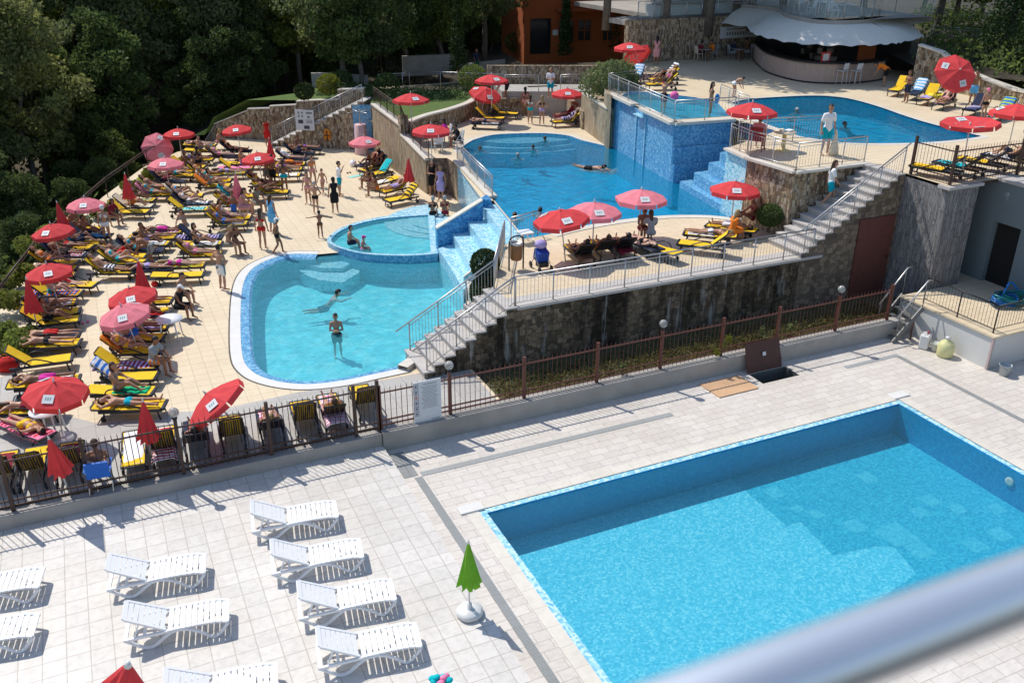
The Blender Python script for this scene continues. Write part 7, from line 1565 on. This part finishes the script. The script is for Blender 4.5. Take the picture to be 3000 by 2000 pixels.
who(2190, 672, Z2, 'sitlong', 190, 1.0, 3, 'black', {'bra': 'maroon', 'briefs': 'maroon', 'cap': 'white'}, 'woman with white cap beside the potted bush'); who(2140, 712, Z2, 'sit', 30, 1.0, 3, 'blond', {'dress': 'orange'}, 'woman in orange dress sitting behind the dark raised lounger', LH)
for px, py, f, g_, lb in ((1252, 425, 330, {'shirt': 'rosy', 'trunks': 'grey'}, 'woman in rose shirt at the table under the corner parasol'), (1285, 445, 100, {'shirt': 'navy', 'trunks': 'navy'}, 'man in navy shirt seen from behind at the corner table'), (1310, 415, 200, {'shirt': 'magenta', 'trunks': 'navy'}, 'woman in magenta shirt at the corner table'), (1345, 432, 200, {'shirt': 'black', 'trunks': 'black'}, 'man in black shirt sitting at the left end of the middle pool')):
    c = A(px, py, Z2); who(c, None, Z2, 'sit', f, .98, 3, 'black', g_, lb, LH if 'woman' in lb else None); white_chair('plastic chair under the '+' '.join(lb.split()[:5]), (c.x, c.y, Z2), R(f)+WR-R(90))
c = A(1290, 425, Z2); r = thing('cafe_table', 'white table under the red parasol at the pool corner', 'table', c); MB().box(c+V(0, 0, .72), (.8, .8, .03)).build('tabletop', M['sign_white'], r)
for sx in (-1, 1):
    for sy in (-1, 1): MB().tube([c+V(.34*sx, .34*sy, 0), c+V(.34*sx, .34*sy, .71)], .02, 6).build('leg', M['sign_white'], r)
c = A(80, 1285, Z1); who(c, None, Z1, 'flat', 150, 1.0, 2, 'black', {'briefs': 'yellow', 'bra': 'yellow'}, 'woman in yellow bikini sunbathing on a pink lounger at the left edge', LH)
o = lounger((c.x, c.y, Z1), R(150)+WR, False, 'pink', 'lounger covered in pink stripes at the left edge near the fence', 'yellow sun loungers on the crowded terrace'); towel('full', Vector((c.x, c.y, Z1+.006)), R(150)+WR, 'pink/red', 'pink and red striped towel under the woman in yellow bikini')
# ------------------------------------------------------------------ lifeguard corner, stroller, bin, tables and bags
def box_chair(c, rz, mat, label):
    r = thing('lifeguard_chair', label, 'chair', (0, 0, 0)); MB().box((0, 0, .42), (.52, .55, .06)).build('seat', mat, r); MB().box((-.24, 0, .66), (.05, .55, .55), mat=Matrix.Rotation(R(-8), 3, 'Y')).build('backrest', mat, r)
    for s_ in (-1, 1):
        MB().beam((-.25, s_*.28, .66), (.25, s_*.28, .62), .05, .04).build('armrest', mat, r)
        for x_ in (-.22, .22): MB().tube([(x_, s_*.26, 0), (x_, s_*.26, .62)], .025, 6).build('leg', mat, r)
    r.location = c; r.rotation_euler = (0, 0, rz)
c = A(2214, 440, Z3); box_chair((c.x, c.y, Z3), R(60)+WR, plain('dark red plastic', (.28, .012, .02), .4), 'dark red plastic armchair of the lifeguard')
c = A(2293, 442, Z3); r = thing('round_table', 'yellow round pedestal table with a hat on the corner platform', 'table', c); m = plain('pale yellow plastic', (.66, .50, .20), .4)
MB().lathe([(.30, 0), (.27, .03), (.09, .08), (.075, .66), (.12, .70)], c, 16).build('leg', m, r); MB().lathe([(.42, .70), (.44, .72), (.44, .74), (.01, .745)], c, 20).build('tabletop', plain('cream table top', (.68, .58, .42), .4), r)
tag(MB().lathe([(.19, .745), (.20, .755), (.11, .76), (.10, .83), (.05, .86), (.005, .865)], c+V(-.12, .05, 0), 16).build('sun_hat', CM('cream')), 'pale sun hat lying on the yellow round table', 'hat'); tag(MB().box(c+V(.16, -.02, .775), (.30, .22, .06), .3).build('folded_towel', CM('white')), 'folded white towel lying on the yellow round table', 'towel')
hw = man.location+Vector((math.cos(WR), math.sin(WR), 0))*.34; bg_ = MB().lathe([(.03, .98), (.08, .86), (.16, .55), (.27, .2), (.31, .04), (.05, 0)][::-1], (0, 0, 0), 12)
o = bg_.build('white_bag', CM('cream')); o.location = (hw.x, hw.y, Z3); o.scale = (.75, .55, .98); tag(o, 'large pale cloth bag held by the attendant in the white polo', 'bag')
c = A(1512, 790, Z2); r = thing('litter_bin', 'brown litter bin hanging in a black hoop frame at the stair head', 'bin', c); 
MB().tube(arc([c+V(-.26, 0, 0), c+V(-.26, 0, .5), c+V(-.25, 0, 1.02), c+V(-.12, 0, 1.16), c+V(.12, 0, 1.16), c+V(.25, 0, 1.02), c+V(.26, 0, .5), c+V(.26, 0, 0)], 4), .028, 8).build('hoop_frame', M['black'], r)
MB().lathe([(.17, .36), (.20, .42), (.21, .90), (.20, .92), (.17, .90), (.16, .44)], c, 18).build('bin_body', plain('brown slatted bin', (.26, .12, .05), .6, .15), r); MB().lathe([(.215, .88), (.22, .96), (.20, .965), (.19, .9)], c, 18).build('bin_rim', M['steel'], r)
c = A(1585, 790, Z2); r = thing('stroller', 'blue baby stroller parked behind the terrace railing', 'stroller', c); n_ = plain('blue stroller fabric', (.015, .06, .34), .7)
MB().box(c+V(0, 0, .52), (.40, .36, .36), .3, Matrix.Rotation(R(15), 3, 'X')).build('seat', n_, r); MB().ball(c+V(0, .05, .88), .26, 12, 8, (.85, .7, .6)).build('canopy_hood', CM('lilac'), r); MB().box(c+V(0, -.08, .24), (.34, .3, .16)).build('basket', M['black'], r)
for sx in (-1, 1):
    MB().tube([c+V(.22*sx, -.34, .12), c+V(.21*sx, 0, .5), c+V(.20*sx, .12, .95), c+V(.20*sx, .32, 1.08)], .016, 6).build('frame_tube', M['steel'], r); MB().tube([c+V(.22*sx, .34, .12), c+V(.21*sx, 0, .55)], .016, 6).build('frame_tube', M['steel'], r)
    for sy in (-1, 1):
        w_ = MB().lathe([(.10, -.02), (.12, 0), (.10, .02)], (0, 0, 0), 14); w_.v = [c+V(.22*sx+v.z, .34*sy+v.x, .12+v.y) for v in w_.v]; w_.build('wheel', M['black'], r)
def small_table(px, py, z, label, clutter=True, s=1):
    c = A(px, py, z); r = thing('plastic_table', label, 'table', c); MB().lathe([(.40*s, .66), (.42*s, .68), (.42*s, .70), (.01, .705)], c, 18).build('tabletop', M['white_plastic'], r)
    for k in range(4): a = k*1.571+.4; MB().tube([c+V(.30*math.cos(a)*s, .30*math.sin(a)*s, .66), c+V(.38*math.cos(a)*s, .38*math.sin(a)*s, 0)], .028, 6).build('leg', M['white_plastic'], r)
    return c
c = small_table(150, 1268, Z1, 'round white plastic table under the large near parasol')
b_ = MB().ball((0, 0, .11), .15, 12, 8, (1, .7, .8)).build('bag', CM('white')); b_.location = c+V(.03, .1, .70); tag(b_, 'pale beach bag standing on the round white table', 'bag'); tag(MB().box(c+V(-.2, -.05, .74), (.24, .18, .07), .4).build('towel', CM('white')), 'folded white cloth on the round white table', 'towel')
fb2 = bpy.data.objects.new('parasol_foot', o.data) if False else MB().lathe([(.22, 0), (.28, .06), (.26, .14), (.07, .17), (.05, .32)], (0, 0, 0), 18).build('weighted_stand', M['pole_white']); q0 = A(186, 1292, Z1); fb2.location = q0; tag(fb2, 'round pale parasol foot beside the white table at the left', 'parasol foot')
small_table(505, 990, Z1, 'small white plastic table beside the man in the grey shirt'); tag(MB().box(A(492, 965, Z1)+V(0, 0, .73), (.22, .2, .06), .2).build('bag', CM('yellow')), 'yellow bag lying beside the small white table', 'bag')
c = A(1538, 712, Z2); r = thing('plastic_stool', 'white plastic side table at the corner of the middle pool', 'table', c); MB().box(c+V(0, 0, .42), (.5, .5, .04)).build('tabletop', M['white_plastic'], r, bevel=.01)
for sx in (-1, 1):
    for sy in (-1, 1): MB().tube([c+V(.2*sx, .2*sy, .41), c+V(.22*sx, .22*sy, 0)], .022, 6).build('leg', M['white_plastic'], r)
tag(MB().tube(arc([V(.32*math.cos(a*.524), .32*math.sin(a*.524), 0)+A(2740, 302, Z3)+V(0, 0, .36) for a in range(13)], 2), .11, 10).build('swim_ring', cloth('yellow ring', (.80, .66, .06))), 'yellow swim ring leaning on the loungers right of the bar', 'swim ring')
bpy.data.objects['swim_ring'].name = 'swim_ring'
for px, py, z, c_, rr, lb in ((25, 1085, Z1, 'red', .34, 'red beach bag on the paving at the left edge'), (1172, 588, Z1, 'mint', .17, 'mint green bag beside the striped towel lounger'), (1195, 583, Z1, 'magenta', .2, 'magenta bag beside the alcove'), (455, 838, Z1, 'red', .15, 'small red bag on the sand coloured paving'), (690, 900, Z1, 'navy', .0, ''), (1842, 226, Z3, 'rosy', .2, 'rose coloured bag left of the blue towelled lounger'), (465, 1250, Z1, 'navy', .0, ''), (560, 900, Z1, 'grey', .12, 'grey bag next to the sitting man in black trunks'), (1035, 487, Z1, 'white', .28, 'white towelling bag at the foot of the wall row'), (232, 1128, Z1, 'dkgreen', .15, 'dark green bag on the paving right of the hedge row')):
    if rr: 
        o = MB().ball((0, 0, rr*.55), rr, 12, 8, (1.0, .7, .75)).build('beach_bag', CM(c_)); q = MB().tube(arc([(-rr*.5, 0, rr), (-rr*.25, 0, rr*1.5), (rr*.25, 0, rr*1.5), (rr*.5, 0, rr)], 4), .012, 5).build('strap', CM(c_), o); p = A(px, py, z); o.location = p; o.rotation_euler = (0, 0, px); tag(o, lb, 'bag')
for i, (px, py, z, c_, lb) in enumerate(((1022, 507, Z1, 'black', 'pair of dark sandals near the wall row'), (428, 695, Z1, 'brown', 'pair of brown sandals between the hedge and second rows'), (1352, 388, Z2, 'brown', 'pair of brown sandals on the middle terrace'), (1140, 600, Z1, 'navy', 'pair of navy sandals in front of the striped lounger'), (250, 945, Z1, 'pink', 'pair of pink sandals at the hedge row'))):
    c = A(px, py, z); r = thing('sandals', lb, 'sandals', c)
    for s_ in (-1, 1): MB().ball(c+V(.08*s_, .03*s_, .025), .13, 10, 6, (.42, 1, .16)).build('sandal', CM(c_), r)
tag(MB().box(A(1045, 516, Z1)+V(0, 0, .01), (.9, .35, .02), .3).build('beach_mat', CM('mint')), 'pale green mat lying flat near the wall row', 'mat')
# blue folding chair with a man at the fence
c = A(300, 1425, Z1); r = thing('folding_chair', 'bright blue folding chair at the fence with a man in it', 'chair', c); rz_ = R(85); bl = plain('bright blue canvas', (.01, .12, .50), .6)
mm = Matrix.Rotation(rz_, 3, 'Z')
for nm, cc, dd, rx in (('seat', (0.05, 0, .40), (.5, .5, .05), 0), ('backrest', (-.26, 0, .62), (.05, .52, .48), -14)): MB().box(c+mm @ V(*cc), dd, mat=mm @ Matrix.Rotation(R(rx), 3, 'Y')).build(nm, bl, r)
for s_ in (-1, 1):
    MB().tube([c+mm @ V(-.3, .26*s_, 0), c+mm @ V(.25, .26*s_, .60)], .016, 6).build('leg', M['steel'], r); MB().tube([c+mm @ V(.3, .26*s_, 0), c+mm @ V(-.28, .26*s_, .60)], .016, 6).build('leg', M['steel'], r); MB().beam(c+mm @ V(-.28, .28*s_, .61), c+mm @ V(.26, .28*s_, .61), .05, .03).build('armrest', bl, r)
person('sit', (c.x, c.y, Z1-.02), rz_, 1.0, 3, 'brown', {'trunks': 'navy'}, 'bare backed man sitting in the bright blue folding chair')
print('people', NP[0])
